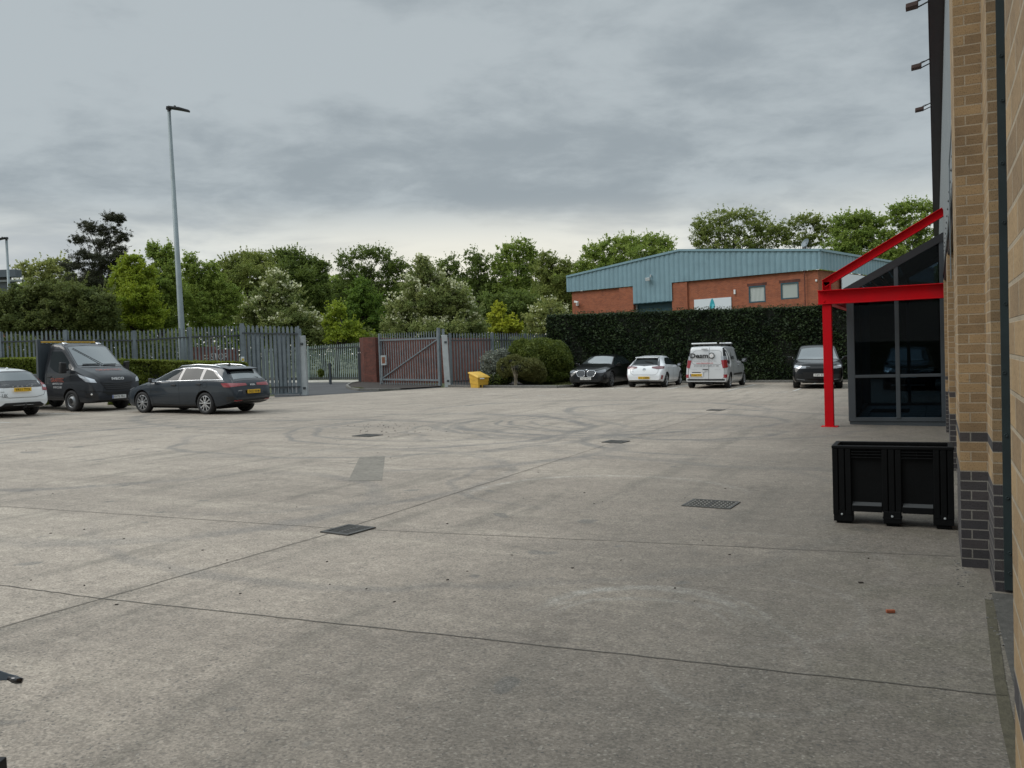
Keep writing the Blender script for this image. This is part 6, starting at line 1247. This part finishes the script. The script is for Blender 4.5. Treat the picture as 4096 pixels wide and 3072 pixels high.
# ---------------- grey dropside cab
def truck():
    w = G(300, 1646); w2 = G(480, 1630); fn = Vector((1, -.05, 0)).normalized(); lf = Vector((-fn.y, fn.x, 0)); cc = Vector((w.x, w.y, 0))+lf*.86-fn*1.25
    sp = dict(top=[(2.28, .56), (2.25, .95), (2.17, 1.14), (1.95, 1.27), (1.52, 1.42), (1.40, 1.47), (.74, 2.12), (.58, 2.20), (.2, 2.235), (-.02, 2.22), (-.05, 2.1)], belt=[(2.28, .54), (2.2, .95), (1.9, 1.16), (1.45, 1.34), (1.1, 1.33), (.6, 1.28), (-.05, 1.28)], sill=[(2.28, .36), (2.1, .30), (1.8, .30), (.8, .36), (-.05, .36)],
              wb=[(2.28, .74), (2.2, .90), (2.0, .98), (1.6, 1.01), (1.0, 1.015), (-.05, 1.015)], wr=[(2.28, .52), (2.0, .74), (1.5, .84), (1.2, .86), (.6, .80), (-.05, .80)], axles=(1.25,), wheel_r=.345, track=.99, rim='steel', rim_r=.21, sig=.045, side=[.93, .97, 1.0, .99, .985, .97], tyre_w=.24)
    c = Car('flatbed_truck', 'dark grey dropside truck with a long bonnet and a yellow bar behind its cab', 'truck', (cc.x, cc.y), fn, sp, M['p_grey'])
    c.patch('windscreen_surround', M['gloss'], [(.68, .76, 2.5), (.66, 0, 2.5), (.68, -.76, 2.5)], [(1.46, .85, 2.5), (1.54, 0, 2.5), (1.46, -.85, 2.5)], (0, 0, -1), off=.006, nv=10); ws = c.patch('windscreen', M['screen'], [(.76, .70, 2.5), (.74, 0, 2.5), (.76, -.70, 2.5)], [(1.36, .78, 2.5), (1.43, 0, 2.5), (1.36, -.78, 2.5)], (0, 0, -1), off=.012, nv=10)
    b = MB(); P = lambda x, y: c.hit((x, y, 2.6), (0, 0, -1))[0]+Vector((.02, 0, .03)); b.bar(P(1.38, .0), P(1.36, -.62), .02, .025); b.bar(P(1.40, .12), P(1.38, .60), .02, .025); b.bar(P(1.40, .1), P(.82, -.58), .016, .02); b.build('wiper', M['trim'], c.r, local=True)
    c.side('side_window', M['carglass'], [(1.28, 1.40), (.98, 1.70), (.74, 1.92), (.66, 1.95), (.18, 1.95)], [(1.26, 1.36), (.70, 1.24), (.46, 1.30), (.18, 1.46)], off=.007, nu=20); c.seams([[(1.42, 1.36), (1.0, 1.78), (.72, 2.02), (.10, 2.02), (.06, 1.3), (.06, .45)], [(1.0, .42), (.06, .42)], [(1.30, 1.28), (1.26, .80)]])
    for sd in (-1, 1):
        c.patch('headlight', M['lamp'], [(1.62, sd*1.0, 1.22), (1.90, sd*.96, 1.14), (2.15, sd*.80, 1.03)], [(1.72, sd*1.0, 1.12), (1.98, sd*.96, .96), (2.20, sd*.74, .92)], (-.55, -sd*.83, 0), off=.012, nu=16)
        c.patch('headlight_surround', M['gloss'], [(1.50, sd*1.0, 1.28), (1.66, sd*1.0, 1.23)], [(1.60, sd*1.0, 1.16), (1.74, sd*1.0, 1.12)], (-.4, -sd*.9, 0), off=.011)
        c.patch('fog_light', M['trim'], [(1.95, sd*.99, .60), (2.24, sd*.72, .60)], [(1.98, sd*.99, .47), (2.24, sd*.68, .45)], (-.6, -sd*.8, 0), off=.008)
        b = MB(); q = c.hit((2.12, sd*.84, .56), (-.6, -sd*.8, 0))[0]; b.lathe([(0, .035), (.02, .03), (.022, 0)], q, (.6, sd*.8, 0), 12); b.build('fog_lamp', M['chrome'], c.r, local=True)
        b = MB(); y = sd*1.16; b.prism([(1.22, y-sd*.08, 1.24), (1.26, y-sd*.07, 1.58), (1.24, y+sd*.12, 1.60), (1.20, y+sd*.12, 1.24)], (-.12, 0, 0)); b.bar((1.22, sd*1.0, 1.36), (1.2, y, 1.38), .05, .08); b.build('wing_mirror', M['trim'], c.r, local=True, bevel=.03)
    g = c.patch('grille', M['trim'], [(2.5, .62, .96), (2.5, 0, .90), (2.5, -.62, .96)], [(2.5, .44, .70), (2.5, 0, .68), (2.5, -.44, .70)], (-1, 0, 0), off=.010)
    for k in range(4): f = k/3; c.ribbon('grille_bar', M['p_grey'], [(2.5, .60-.16*f, .93-.07*k), (2.5, 0, .875-.055*k), (2.5, -.60+.16*f, .93-.07*k)], .022, (-1, 0, 0), off=.022, parent=g)
    c.patch('lower_grille', M['pit'], [(2.5, .60, .63), (2.5, 0, .62), (2.5, -.60, .63)], [(2.5, .34, .51), (2.5, -.34, .51)], (-1, 0, 0), off=.010); c.ribbon('bumper_seam', M['pit'], [(1.72, -.99, .68), (1.95, -.98, .67), (2.16, -.84, .66), (2.4, -.55, .62)], .016, (-.5, 1, 0), off=.005)
    text('IVECO', 'badge_lettering', M['whiteink'], c.r, (2.245, 0, 1.04), (0, 1, 0), (-.25, 0, 1), width=.46, height=.085, bold=.03, lift=.02)
    c.plate('RV73 FRC', 2.30, .455, .0, False, lit='platewhite', blue=True)
    h, n = c.hit((.62, -1.0, 1.02), (0, 1, 0)); text('GRAFITEC', 'door_lettering', mat('dull orange lettering', (.36, .07, .035), .5), c.r, h+Vector((.02, 0, 0)), (1, 0, 0), (0, .02, 1), width=.66, height=.13, lift=.02); text('GRAFITECPLC.COM', 'door_lettering', M['whiteink'], c.r, h+Vector((.02, 0, -.12)), (1, 0, 0), Z3, width=.50, height=.055, lift=.02); text('01924 223 883', 'door_lettering', M['whiteink'], c.r, h+Vector((.02, 0, -.235)), (1, 0, 0), Z3, width=.42, height=.065, lift=.02)
    h, n = c.hit((1.82, 0, 2.0), (0, 0, -1)); text('GRAFITEC', 'bonnet_lettering', mat('dull red lettering', (.30, .06, .04), .5), c.r, h+Vector((0, 0, .0)), (0, 1, 0), (-1, 0, .36), width=.95, height=.13, lift=.02)
    c.handle(.22, 1.12, M['trim'])
    # load bed and headboard
    hb = MB()
    for sd in (-1, 1): hb.box(-.28, -.18, sd*1.06-.06, sd*1.06+.06, .62, 2.36)
    hb.box(-.25, -.21, -1.0, 1.0, .62, 2.22); hb.build('headboard', M['charcoal'], c.r, local=True, bevel=.01)
    hb = MB(); hb.box(-3.35, -.28, -1.05, 1.05, .78, .90); hb.box(-3.35, -.28, -1.08, -1.051, .80, 1.22); hb.box(-3.35, -.28, 1.051, 1.08, .80, 1.22); hb.box(-3.38, -3.351, -1.08, 1.08, .80, 1.22); hb.build('load_bed', M['charcoal'], c.r, local=True, bevel=.01)
    hb = MB(); hb.box(-3.2, -.0, -.45, .45, .42, .76); hb.build('chassis', M['trim'], c.r, local=True)
    hb = MB(); hb.box(-.20, -.13, -1.0, .98, 2.245, 2.29); hb.build('roof_bar', M['yellow'], c.r, local=True, bevel=.008); c.r.children[-1]['label'] = 'yellow bar across the top of the headboard'
    c.p['axles'] = (-2.2,); c.p['track'] = .98
    for sd in (-1, 1): c.wheel(-2.2, sd)
    b = MB(); h = c.hit((.3, -.55, 2.6), (0, 0, -1))[0]; b.tube([h, h+Vector((-.12, 0, .10))], .008, 6); b.build('aerial', M['trim'], c.r, local=True)
    for sd in (-1, 1): b = MB(); h = c.hit((.52, sd*.62, 2.6), (0, 0, -1))[0]; b.obox(h+Z3*.02, (.07, 0, -.02), (0, .07, 0), (0, 0, .03)); b.build('marker_lamp', M['lamp'], c.r, local=True, bevel=.02)
truck()
# ---------------- black saloon, nose towards the camera
def at_row(u0, u1, v, ahead, fwd):
    a, b = G(u0, v), G(u1, v); m = (a+b)/2; return Vector((m.x, m.y, 0))-Vector((fwd[0], fwd[1], 0)).normalized()*ahead
def saloon():
    fn = Vector((.02, -1, 0)).normalized(); cc = Vector((-14.42, 38.75, 0))-fn*1.50
    sp = dict(top=[(2.52, .50), (2.50, .74), (2.42, .83), (1.9, .94), (1.2, 1.04), (1.0, 1.09), (.15, 1.44), (-.2, 1.495), (-.8, 1.505), (-1.3, 1.46), (-2.0, 1.16), (-2.3, 1.10), (-2.48, 1.02), (-2.53, .7)], belt=[(2.52, .48), (2.3, .74), (1.6, .88), (.8, .96), (-1.5, 1.03), (-2.3, 1.0), (-2.53, .65)], sill=[(2.52, .26), (2.2, .2), (-1.8, .2), (-2.53, .34)],
              wb=[(2.52, .70), (2.44, .84), (2.2, .91), (1.6, .945), (-1.5, .945), (-2.2, .90), (-2.53, .76)], wr=[(2.52, .55), (1.8, .72), (1.0, .76), (.2, .62), (-1.0, .60), (-2.0, .70), (-2.53, .66)], axles=(1.50, -1.50), wheel_r=.355, track=.925, rim='twin', rim_r=.262, rim_m='alloydark2')
    c = Car('saloon_car', 'black saloon car facing the camera with a chrome double grille', 'car', (cc.x, cc.y), fn, sp, M['p_black'])
    c.patch('windscreen', M['screen'], [(.24, .58, 1.7), (.20, 0, 1.7), (.24, -.58, 1.7)], [(1.0, .73, 1.7), (1.10, 0, 1.7), (1.0, -.73, 1.7)], (0, 0, -1), off=.006); c.side('side_window', M['carglass'], [(.85, 1.04), (.2, 1.34), (-.5, 1.41), (-1.1, 1.37), (-1.75, 1.12)], [(.90, 1.0), (-1.8, 1.07)], off=.006, nu=24)
    for sd in (-1, 1):
        g = c.patch('grille', M['pit'], [(2.7, sd*.06, .735), (2.7, sd*.12, .765), (2.7, sd*.38, .765), (2.7, sd*.47, .70)], [(2.7, sd*.08, .53), (2.7, sd*.12, .505), (2.7, sd*.32, .505), (2.7, sd*.40, .56)], (-1, 0, 0), off=.012)
        for k in range(7): y = .11+.048*k; c.ribbon('grille_bar', M['chrome'], [(2.7, sd*y, .745), (2.7, sd*y, .525)], .009, (-1, 0, 0), off=.022, parent=g)
        c.ribbon('grille_surround', M['chrome'], [(2.7, sd*.055, .72), (2.7, sd*.12, .772), (2.7, sd*.38, .772), (2.7, sd*.475, .70), (2.7, sd*.40, .55), (2.7, sd*.33, .50), (2.7, sd*.12, .50), (2.7, sd*.065, .55)], .017, (-1, 0, 0), off=.024, closed=True, parent=g)
        c.patch('headlight', M['lampdark'], [(2.6, sd*.54, .755), (2.44, sd*.76, .80), (2.2, sd*.90, .83)], [(2.6, sd*.56, .675), (2.46, sd*.78, .67), (2.28, sd*.90, .72)], (-.8, -sd*.6, 0), off=.010); c.patch('air_intake', M['pit'], [(2.6, sd*.62, .52), (2.5, sd*.82, .50)], [(2.6, sd*.62, .33), (2.5, sd*.84, .30)], (-.9, -sd*.4, 0), off=.006)
    c.patch('lower_grille', M['pit'], [(2.7, .55, .40), (2.7, -.55, .40)], [(2.7, .62, .27), (2.7, -.62, .27)], (-1, 0, 0), off=.008); c.plate('YH24 NCD', 2.545, .42, 0, False, lit='platewhite')
    b = MB(); h, n = c.hit((2.40, 0, 1.2), (0, 0, -1)); b.lathe([(0, .042), (.008, .04), (.010, 0)], h, n, 18); b.build('badge', M['chrome'], c.r, local=True)
    c.mirror(.80, 1.03, .91, M['p_black']); c.seams([[(.95, 1.0), (.92, .3), (-.3, .28), (-.32, 1.02)], [(-.32, .28), (-1.0, .3), (-1.25, .7), (-1.2, 1.05)]]); c.handle(.0, .92, M['p_black']); c.handle(-1.05, .95, M['p_black'])
M['alloydark2'] = mat('two tone alloy', (.16, .165, .17), .3, .7)
saloon()
# ---------------- white hatchback, rear to the camera
def hatch():
    fn = Vector((-.02, 1, 0)).normalized(); cc = Vector((-11.80, 38.85, 0))+fn*1.30
    sp = dict(top=[(2.03, .5), (1.98, .74), (1.5, .90), (1.0, 1.0), (.2, 1.36), (-.2, 1.425), (-.7, 1.43), (-1.25, 1.39), (-1.42, 1.34), (-1.78, 1.03), (-1.86, .96), (-1.95, .88), (-2.03, .58)], belt=[(2.03, .48), (1.3, .84), (.6, .92), (-1.2, .98), (-1.8, .93), (-1.9, .84), (-2.03, .55)], sill=[(2.03, .3), (1.7, .2), (-1.2, .2), (-1.7, .26), (-2.03, .34)],
              wb=[(2.03, .6), (1.9, .76), (1.4, .87), (-1.2, .885), (-1.6, .88), (-1.85, .84), (-1.95, .80), (-2.03, .73)], wr=[(2.03, .4), (1.0, .68), (.2, .58), (-.8, .57), (-1.4, .54), (-1.8, .62), (-2.03, .6)], axles=(1.24, -1.30), wheel_r=.32, track=.865, rim='spoke', spokes=6, rim_r=.225)
    c = Car('hatchback_car', 'white hatchback with its back to the camera between the saloon and the silver van', 'car', (cc.x, cc.y), fn, sp, M['p_white2'])
    c.patch('rear_window_surround', M['gloss'], [(-1.30, .54, 1.6), (-1.33, 0, 1.6), (-1.30, -.54, 1.6)], [(-1.80, .68, 1.6), (-1.86, 0, 1.6), (-1.80, -.68, 1.6)], (0, 0, -1), off=.006, nv=10); c.patch('rear_window', M['carglass'], [(-1.42, .47, 1.6), (-1.42, -.47, 1.6)], [(-1.74, .56, 1.6), (-1.76, -.56, 1.6)], (0, 0, -1), off=.012, nv=8)
    b = MB(); h = c.hit((-1.32, 0, 1.7), (0, 0, -1))[0]; b.prism([(-1.22, -.52, h.z+.012), (-1.54, -.53, h.z-.02), (-1.54, .53, h.z-.02), (-1.22, .52, h.z+.012)], (0, 0, -.035)); b.build('spoiler', M['p_white2'], c.r, local=True, bevel=.012)
    for sd in (-1, 1):
        c.patch('tail_light', M['taildark'], [(-2.0, sd*.42, .93), (-1.95, sd*.7, .96), (-1.7, sd*.9, .95)], [(-2.0, sd*.40, .87), (-1.95, sd*.6, .82), (-1.8, sd*.9, .85)], (.8, -sd*.6, 0), off=.012); c.patch('reflector', M['taillight'], [(-2.0, sd*.80, .55), (-1.9, sd*.86, .55)], [(-2.0, sd*.78, .38), (-1.92, sd*.84, .38)], (.8, -sd*.6, 0), off=.01)
    c.plate('S17 AMM', -2.045, .44, 0, True); c.ribbon('tailgate_seam', M['pit'], [(-2.3, .66, .90), (-2.3, .62, .66), (-2.3, .50, .57), (-2.3, -.50, .57), (-2.3, -.62, .66), (-2.3, -.66, .90)], .009, (1, 0, 0), off=.003)
    b = MB(); h, n = c.hit((-2.3, 0, .80), (1, 0, 0)); b.lathe([(0, .075), (.012, .07), (.014, .055), (.006, .05), (.008, 0)], h-n*.0+Vector((-.004, 0, 0)), (-1, 0, .1), 20); b.build('badge', M['chrome'], c.r, local=True); c.patch('lower_bumper', M['trim'], [(-2.3, .22, .33), (-2.3, -.22, .33)], [(-2.3, .2, .29), (-2.3, -.2, .29)], (1, 0, 0), off=.01)
    text('CORSA', 'badge_lettering', M['trim'], c.r, (-2.04, .55, .72), (0, -1, 0), Z3, width=.16, height=.022)
    c.side('side_window', M['carglass'], [(.75, 1.0), (.2, 1.28), (-.3, 1.33), (-.8, 1.31), (-1.25, 1.10)], [(.8, .965), (-1.3, 1.03)], off=.006, nu=24); c.mirror(.72, .98, .84, M['trim']); c.handle(-.1, .88, M['p_white2']); c.handle(-.95, .92, M['p_white2']); c.seams([[(.85, .95), (.8, .3), (-.15, .27), (-.18, .98)], [(-.18, .27), (-.8, .28), (-1.05, .7), (-1.0, 1.0)]])
    c.patch('windscreen', M['screen'], [(.24, .52, 1.6), (.24, -.52, 1.6)], [(.95, .62, 1.6), (.95, -.62, 1.6)], (0, 0, -1), off=.006); b = MB(); h = c.hit((-1.1, 0, 1.7), (0, 0, -1))[0]; b.tube([h, h+Vector((-.10, 0, .14))], .008, 6); b.build('aerial', M['trim'], c.r, local=True); b = MB(); b.bar((-1.66, .02, 1.17), (-1.74, -.35, 1.10), .025, .03); b.build('wiper', M['trim'], c.r, local=True)
hatch()
# ---------------- silver panel van, rear to the camera
def van():
    fn = Vector((.0, 1, 0)).normalized(); cc = Vector((-8.85, 38.20, 0))+fn*1.50
    sp = dict(top=[(2.18, .55), (2.12, .85), (1.75, 1.02), (1.2, 1.16), (.75, 1.50), (.45, 1.70), (.0, 1.79), (-1.0, 1.82), (-1.95, 1.80), (-2.10, 1.76), (-2.16, 1.4), (-2.22, .9), (-2.24, .5)], belt=[(2.18, .5), (1.6, .94), (1.0, 1.06), (-1.9, 1.08), (-2.1, 1.06), (-2.24, .48)], sill=[(2.18, .34), (1.8, .22), (-1.8, .24), (-2.24, .30)],
              wb=[(2.18, .62), (2.0, .80), (1.6, .89), (-1.6, .915), (-2.0, .905), (-2.15, .88), (-2.24, .84)], wr=[(2.18, .5), (1.2, .72), (.5, .68), (-1.0, .69), (-2.0, .68), (-2.16, .72), (-2.24, .78)], axles=(1.53, -1.55), wheel_r=.32, track=.895, rim='spoke', spokes=7, rim_r=.21, crown=.6, tumble=1.3)
    c = Car('panel_van', 'silver panel van with lettered rear doors and a pale roof rack', 'van', (cc.x, cc.y), fn, sp, M['p_silver'])
    xr = -2.252
    c.ribbon('rear_door_seam', M['pit'], [(-2.6, -.115, 1.74), (-2.6, -.115, .40)], .014, (1, 0, 0), off=.003)
    for sd in (-1, 1):
        c.ribbon('rear_door_seam', M['pit'], [(-2.6, sd*.68, 1.70), (-2.6, sd*.755, 1.1), (-2.6, sd*.77, .50), (-2.6, sd*.70, .41), (-2.6, 0, .40)], .014, (1, 0, 0), off=.003); c.ribbon('window_pressing', M['trim'], [(-2.6, -.115+sd*.04, 1.02), (-2.6, sd*.55-.05, 1.02), (-2.6, sd*.64-.03, 1.10), (-2.6, sd*.60-.03, 1.55), (-2.6, sd*.50-.03, 1.61), (-2.6, -.115+sd*.04, 1.62)], .010, (1, 0, 0), off=.003)
        c.patch('tail_light', M['taillight'], [(-2.3, sd*.70, 1.20), (-2.15, sd*.95, 1.24)], [(-2.3, sd*.76, .86), (-2.15, sd*.95, .90)], (.85, -sd*.5, 0), off=.012, nv=10); c.patch('reversing_light', M['lamp'], [(-2.3, sd*.70, 1.36), (-2.15, sd*.92, 1.38)], [(-2.3, sd*.72, 1.20), (-2.15, sd*.94, 1.22)], (.85, -sd*.5, 0), off=.012); c.patch('lower_light', M['taillight'], [(-2.3, sd*.78, .60), (-2.2, sd*.90, .60)], [(-2.3, sd*.78, .46), (-2.2, sd*.90, .46)], (.85, -sd*.5, 0), off=.012)
        c.patch('corner_pillar', M['gloss'], [(-2.1, sd*.72, 1.72), (-1.95, sd*.76, 1.74)], [(-2.2, sd*.78, 1.38), (-1.95, sd*.9, 1.38)], (.6, -sd*.8, 0), off=.007)
    c.patch('bumper_trim', M['trim'], [(-2.6, .80, .41), (-2.6, -.80, .41)], [(-2.6, .80, .34), (-2.6, -.80, .34)], (1, 0, 0), off=.014)
    rp = c.block('plate_recess', M['p_white2'], -2.256, -2.238, .12, .72, .50, .69, .02); c.plate('PN66 ESY', -2.262, .575, .42, True, w=.50, blue=True); c.block('plate_lamp', M['trim'], -2.262, -2.24, .22, .60, .672, .70, .006)
    T = lambda s_, m, y, z, w, h, bold=0.0: text(s_, 'door_lettering', m, c.r, (-2.262 if z < .95 else -2.235 if z < 1.25 else -2.205, y, z), (0, -1, 0), (.05, 0, 1), width=w, height=h, bold=bold, lift=.012)
    T('Desm', M['ink'], .29, 1.40, .76, .21, .035); T('Mechanical & Electrical Services', M['ink'], .05, 1.175, .98, .035); T('www.desmouk.co.uk', M['redink'], .05, 1.085, .72, .06, .02); T('07739 200 189 | 01484 311 288', M['ink'], -.02, .955, 1.05, .06, .012); T('NICEIC Registered', M['ink'], .50, .80, .24, .018); T('@desmomechelec', M['ink'], -.50, .80, .28, .018)
    for rad, m_, k in ((.125, 'ink', 0), (.095, 'whiteink', .004), (.09, 'p_silver', .006), (.062, 'whiteink', .008), (.012, 'redink', .010)):
        b = MB(); b.lathe([(0, rad), (.003, rad), (.003, 0)], (-2.206-k, -.235, 1.40), (-1, 0, .05), 32); b.build('wheel_emblem', M[m_], c.r, local=True)
    c.block('handle', M['trim'], -2.275, -2.24, -.10, .14, .80, .835, .012); c.block('brake_light', M['trim'], -2.19, -2.15, -.06, .20, 1.665, 1.695, .006)
    b = MB(); b.box(-2.255, -2.245, .05, .70, .725, .765); b.build('sticker', M['whiteink'], c.r, local=True)
    # side graphics
    for sd in (-1,):
        n = 20; c.patch('wheel_graphic', M['whiteink'], [(-1.95+.0, sd*.9, 1.72), (-1.60, sd*.9, 1.66), (-1.36, sd*.9, 1.36), (-1.34, sd*.9, 1.08)], [(-2.0, sd*.9, 1.70), (-1.98, sd*.9, 1.30), (-1.85, sd*.9, 1.0), (-1.55, sd*.9, .86)], (0, -sd, 0), off=.006); c.patch('wheel_graphic', M['ink'], [(-1.98, sd*.9, 1.66), (-1.70, sd*.9, 1.60), (-1.52, sd*.9, 1.30)], [(-1.98, sd*.9, 1.14), (-1.80, sd*.9, 1.0), (-1.60, sd*.9, 1.06)], (0, -sd, 0), off=.009); c.patch('wheel_graphic', M['whiteink'], [(-1.96, sd*.9, 1.56), (-1.80, sd*.9, 1.54), (-1.72, sd*.9, 1.36)], [(-1.96, sd*.9, 1.22), (-1.84, sd*.9, 1.18), (-1.74, sd*.9, 1.24)], (0, -sd, 0), off=.012)
        h, q = c.hit((-.95, sd*.9, 1.32), (0, -sd, 0)); text('Desmo', 'side_lettering', M['ink'], c.r, h, (1, 0, 0), (0, .22, 1), width=.72, height=.20, bold=.03, lift=.02)
    c.side('side_window', M['carglass'], [(1.02, 1.20), (.72, 1.46), (.40, 1.62), (.10, 1.66)], [(1.05, 1.13), (.12, 1.13)], off=.006); c.side('side_panel', M['p_silver'], [(-.05, 1.62), (-1.0, 1.64)], [(-.05, 1.14), (-1.0, 1.14)], off=.010); c.side('side_moulding', M['trim'], [(1.0, .62), (-.9, .62)], [(1.0, .54), (-.9, .54)], off=.010); c.mirror(1.02, 1.16, .86, M['trim'], 1.25); c.handle(.22, .96, M['p_silver']); c.seams([[(1.1, 1.1), (1.05, .3), (.08, .28), (.06, 1.66)], [(.06, .28), (-.8, .28), (-.98, .6), (-1.02, 1.66)]])
    b = MB()
    for x in (-1.85, -.9, .0): b.box(x-.03, x+.03, -.66, .66, 1.86, 1.895); [b.box(x-.03, x+.03, sd*.6-.03, sd*.6+.03, 1.76, 1.86) for sd in (-1, 1)]
    b.build_each('rack_bar', M['trim'], c.r, local=True, bevel=.005); b = MB(); b.tube([(-2.02, -.42, 1.925), (-2.02, .66, 1.915)], .030, 12); b.box(-1.96, .3, -.60, -.52, 1.90, 1.95); b.box(-1.96, .3, .30, .38, 1.90, 1.95); b.build('pipe_carrier', M['p_white2'], c.r, local=True)
    b = MB(); b.tube([(-1.2, -.50, 1.925), (-1.2, -.86, 1.925)], .028, 10); b.build('roller', M['p_white2'], c.r, local=True); c.block('exhaust', M['trim'], -2.1, -1.8, -.25, .2, .17, .26); c.patch('windscreen', M['screen'], [(.50, .6, 2), (.5, -.6, 2)], [(1.15, .68, 2), (1.15, -.68, 2)], (0, 0, -1), off=.006)
van()
# ---------------- black sport utility cars
def suv(label, cx, cy, fn, kind, plate_txt, name='utility_car'):
    fn = Vector(fn).normalized(); cc = Vector((cx, cy, 0))-fn*1.48
    sp = dict(top=[(2.42, .55), (2.40, .92), (2.30, 1.03), (1.8, 1.10), (1.15, 1.17), (1.0, 1.21), (.25, 1.68), (-.1, 1.77), (-.8, 1.80), (-1.8, 1.74), (-2.1, 1.66), (-2.36, 1.1), (-2.42, .7)], belt=[(2.42, .5), (2.2, .92), (1.5, 1.03), (.8, 1.10), (-1.8, 1.16), (-2.3, 1.05), (-2.42, .65)], sill=[(2.42, .28), (2.1, .26), (-1.9, .28), (-2.42, .4)],
              wb=[(2.42, .78), (2.34, .92), (2.1, .985), (1.5, 1.01), (-1.6, 1.01), (-2.2, .97), (-2.42, .84)], wr=[(2.42, .62), (1.8, .82), (1.0, .86), (.2, .72), (-1.5, .70), (-2.2, .74), (-2.42, .72)], axles=(1.48, -1.50), wheel_r=.385, track=.975, rim='twin', rim_r=.28, rim_m='alloydark', tyre_w=.26)
    if kind == 2:
        for k_ in ('top', 'belt'): sp[k_] = [(x, z*.93) for x, z in sp[k_]]
        sp['wb'] = [(x, w*.94) for x, w in sp['wb']]; sp['wr'] = [(x, w*.94) for x, w in sp['wr']]; sp['track'] = .915; sp['wheel_r'] = .345
    zf = .93 if kind == 2 else 1.0; yf = .94 if kind == 2 else 1.0
    c = Car(name, label, 'car', (cc.x, cc.y), fn, sp, M['p_black'])
    c.patch('windscreen', M['screen'], [(.30, .64*yf, 2), (.26, 0, 2), (.30, -.64*yf, 2)], [(1.02, .80*yf, 2), (1.10, 0, 2), (1.02, -.80*yf, 2)], (0, 0, -1), off=.008); c.side('side_window', M['carglass'], [(.85, 1.22*zf), (.25, 1.56*zf), (-.6, 1.66*zf), (-1.7, 1.58*zf), (-2.0, 1.40*zf)], [(.92, 1.17*zf), (-2.05, 1.22*zf)], off=.006, nu=24)
    if kind == 1:
        g = c.patch('grille', M['trim'], [(2.6, .46, .905), (2.6, -.46, .905)], [(2.6, .43, .82), (2.6, -.43, .82)], (-1, 0, 0), off=.012)
        for k in range(3): c.ribbon('grille_bar', M['alloydark2'], [(2.6, .45, .89-.026*k), (2.6, -.45, .89-.026*k)], .008, (-1, 0, 0), off=.02, parent=g)
        for sd in (-1, 1): c.patch('headlight', M['lamp'], [(2.6, sd*.48, .915), (2.45, sd*.76, .93), (2.2, sd*.95, .96)], [(2.6, sd*.47, .84), (2.45, sd*.78, .82), (2.25, sd*.95, .86)], (-.8, -sd*.6, 0), off=.012); c.patch('air_intake', M['pit'], [(2.6, sd*.68, .60), (2.4, sd*.90, .60)], [(2.6, sd*.60, .40), (2.4, sd*.92, .36)], (-.9, -sd*.4, 0), off=.006); c.ribbon('bumper_trim', M['alloydark2'], [(2.6, sd*.58, .36), (2.5, sd*.86, .40)], .03, (-.9, -sd*.4, 0), off=.012)
        c.patch('lower_grille', M['pit'], [(2.6, .60, .68), (2.6, -.60, .68)], [(2.6, .52, .42), (2.6, -.52, .42)], (-1, 0, 0), off=.008); text('RANGE ROVER', 'badge_lettering', M['trim'], c.r, (2.405, 0, .985), (0, 1, 0), (-.3, 0, 1), width=.86, height=.035, lift=.012); c.plate(plate_txt, 2.45, .56, .1, False, lit='platewhite')
    else:
        g = c.patch('grille', M['pit'], [(2.6, .44, .80), (2.6, -.44, .80)], [(2.6, .30, .62), (2.6, -.30, .62)], (-1, 0, 0), off=.012); c.ribbon('grille_surround', M['chrome'], [(2.6, .45, .81), (2.6, .30, .61), (2.6, -.30, .61), (2.6, -.45, .81)], .022, (-1, 0, 0), off=.02, closed=True, parent=g)
        for k in range(7): c.ribbon('grille_bar', M['alloy'], [(2.6, -.33+.11*k, .79), (2.6, -.27+.09*k, .63)], .016, (-1, 0, 0), off=.022, parent=g)
        b = MB(); b.obox((2.45, 0, .72), (.004, 0, 0), (0, .045, 0), (0, 0, .045)); b.build('badge', M['chrome'], c.r, local=True, bevel=.01)
        for sd in (-1, 1): c.patch('headlight', M['lamp'], [(2.6, sd*.50, .80), (2.4, sd*.74, .85), (2.2, sd*.88, .88)], [(2.6, sd*.56, .72), (2.4, sd*.76, .69), (2.3, sd*.88, .74)], (-.8, -sd*.6, 0), off=.012)
        c.patch('lower_grille', M['pit'], [(2.6, .60, .44), (2.6, -.60, .44)], [(2.6, .6, .32), (2.6, -.6, .32)], (-1, 0, 0), off=.008); c.plate(plate_txt, 2.45, .54, .0, False, lit='platewhite')
    c.mirror(.80, 1.22*zf, .96*yf, M['p_black'], 1.2); c.seams([[(.95, 1.1*zf), (.9, .4), (-.25, .38), (-.28, 1.15*zf)], [(-.28, .38), (-1.0, .4), (-1.3, .9), (-1.25, 1.15*zf)]])
suv('large black utility car facing the camera, half hidden by the red canopy post', -4.46, 38.55, (.12, -1, 0), 1, 'CJ0 660')
suv('dark utility car seen dimly through the tinted porch glass', -.98, 37.2, (.03, -1, 0), 2, 'PA71 UTT')
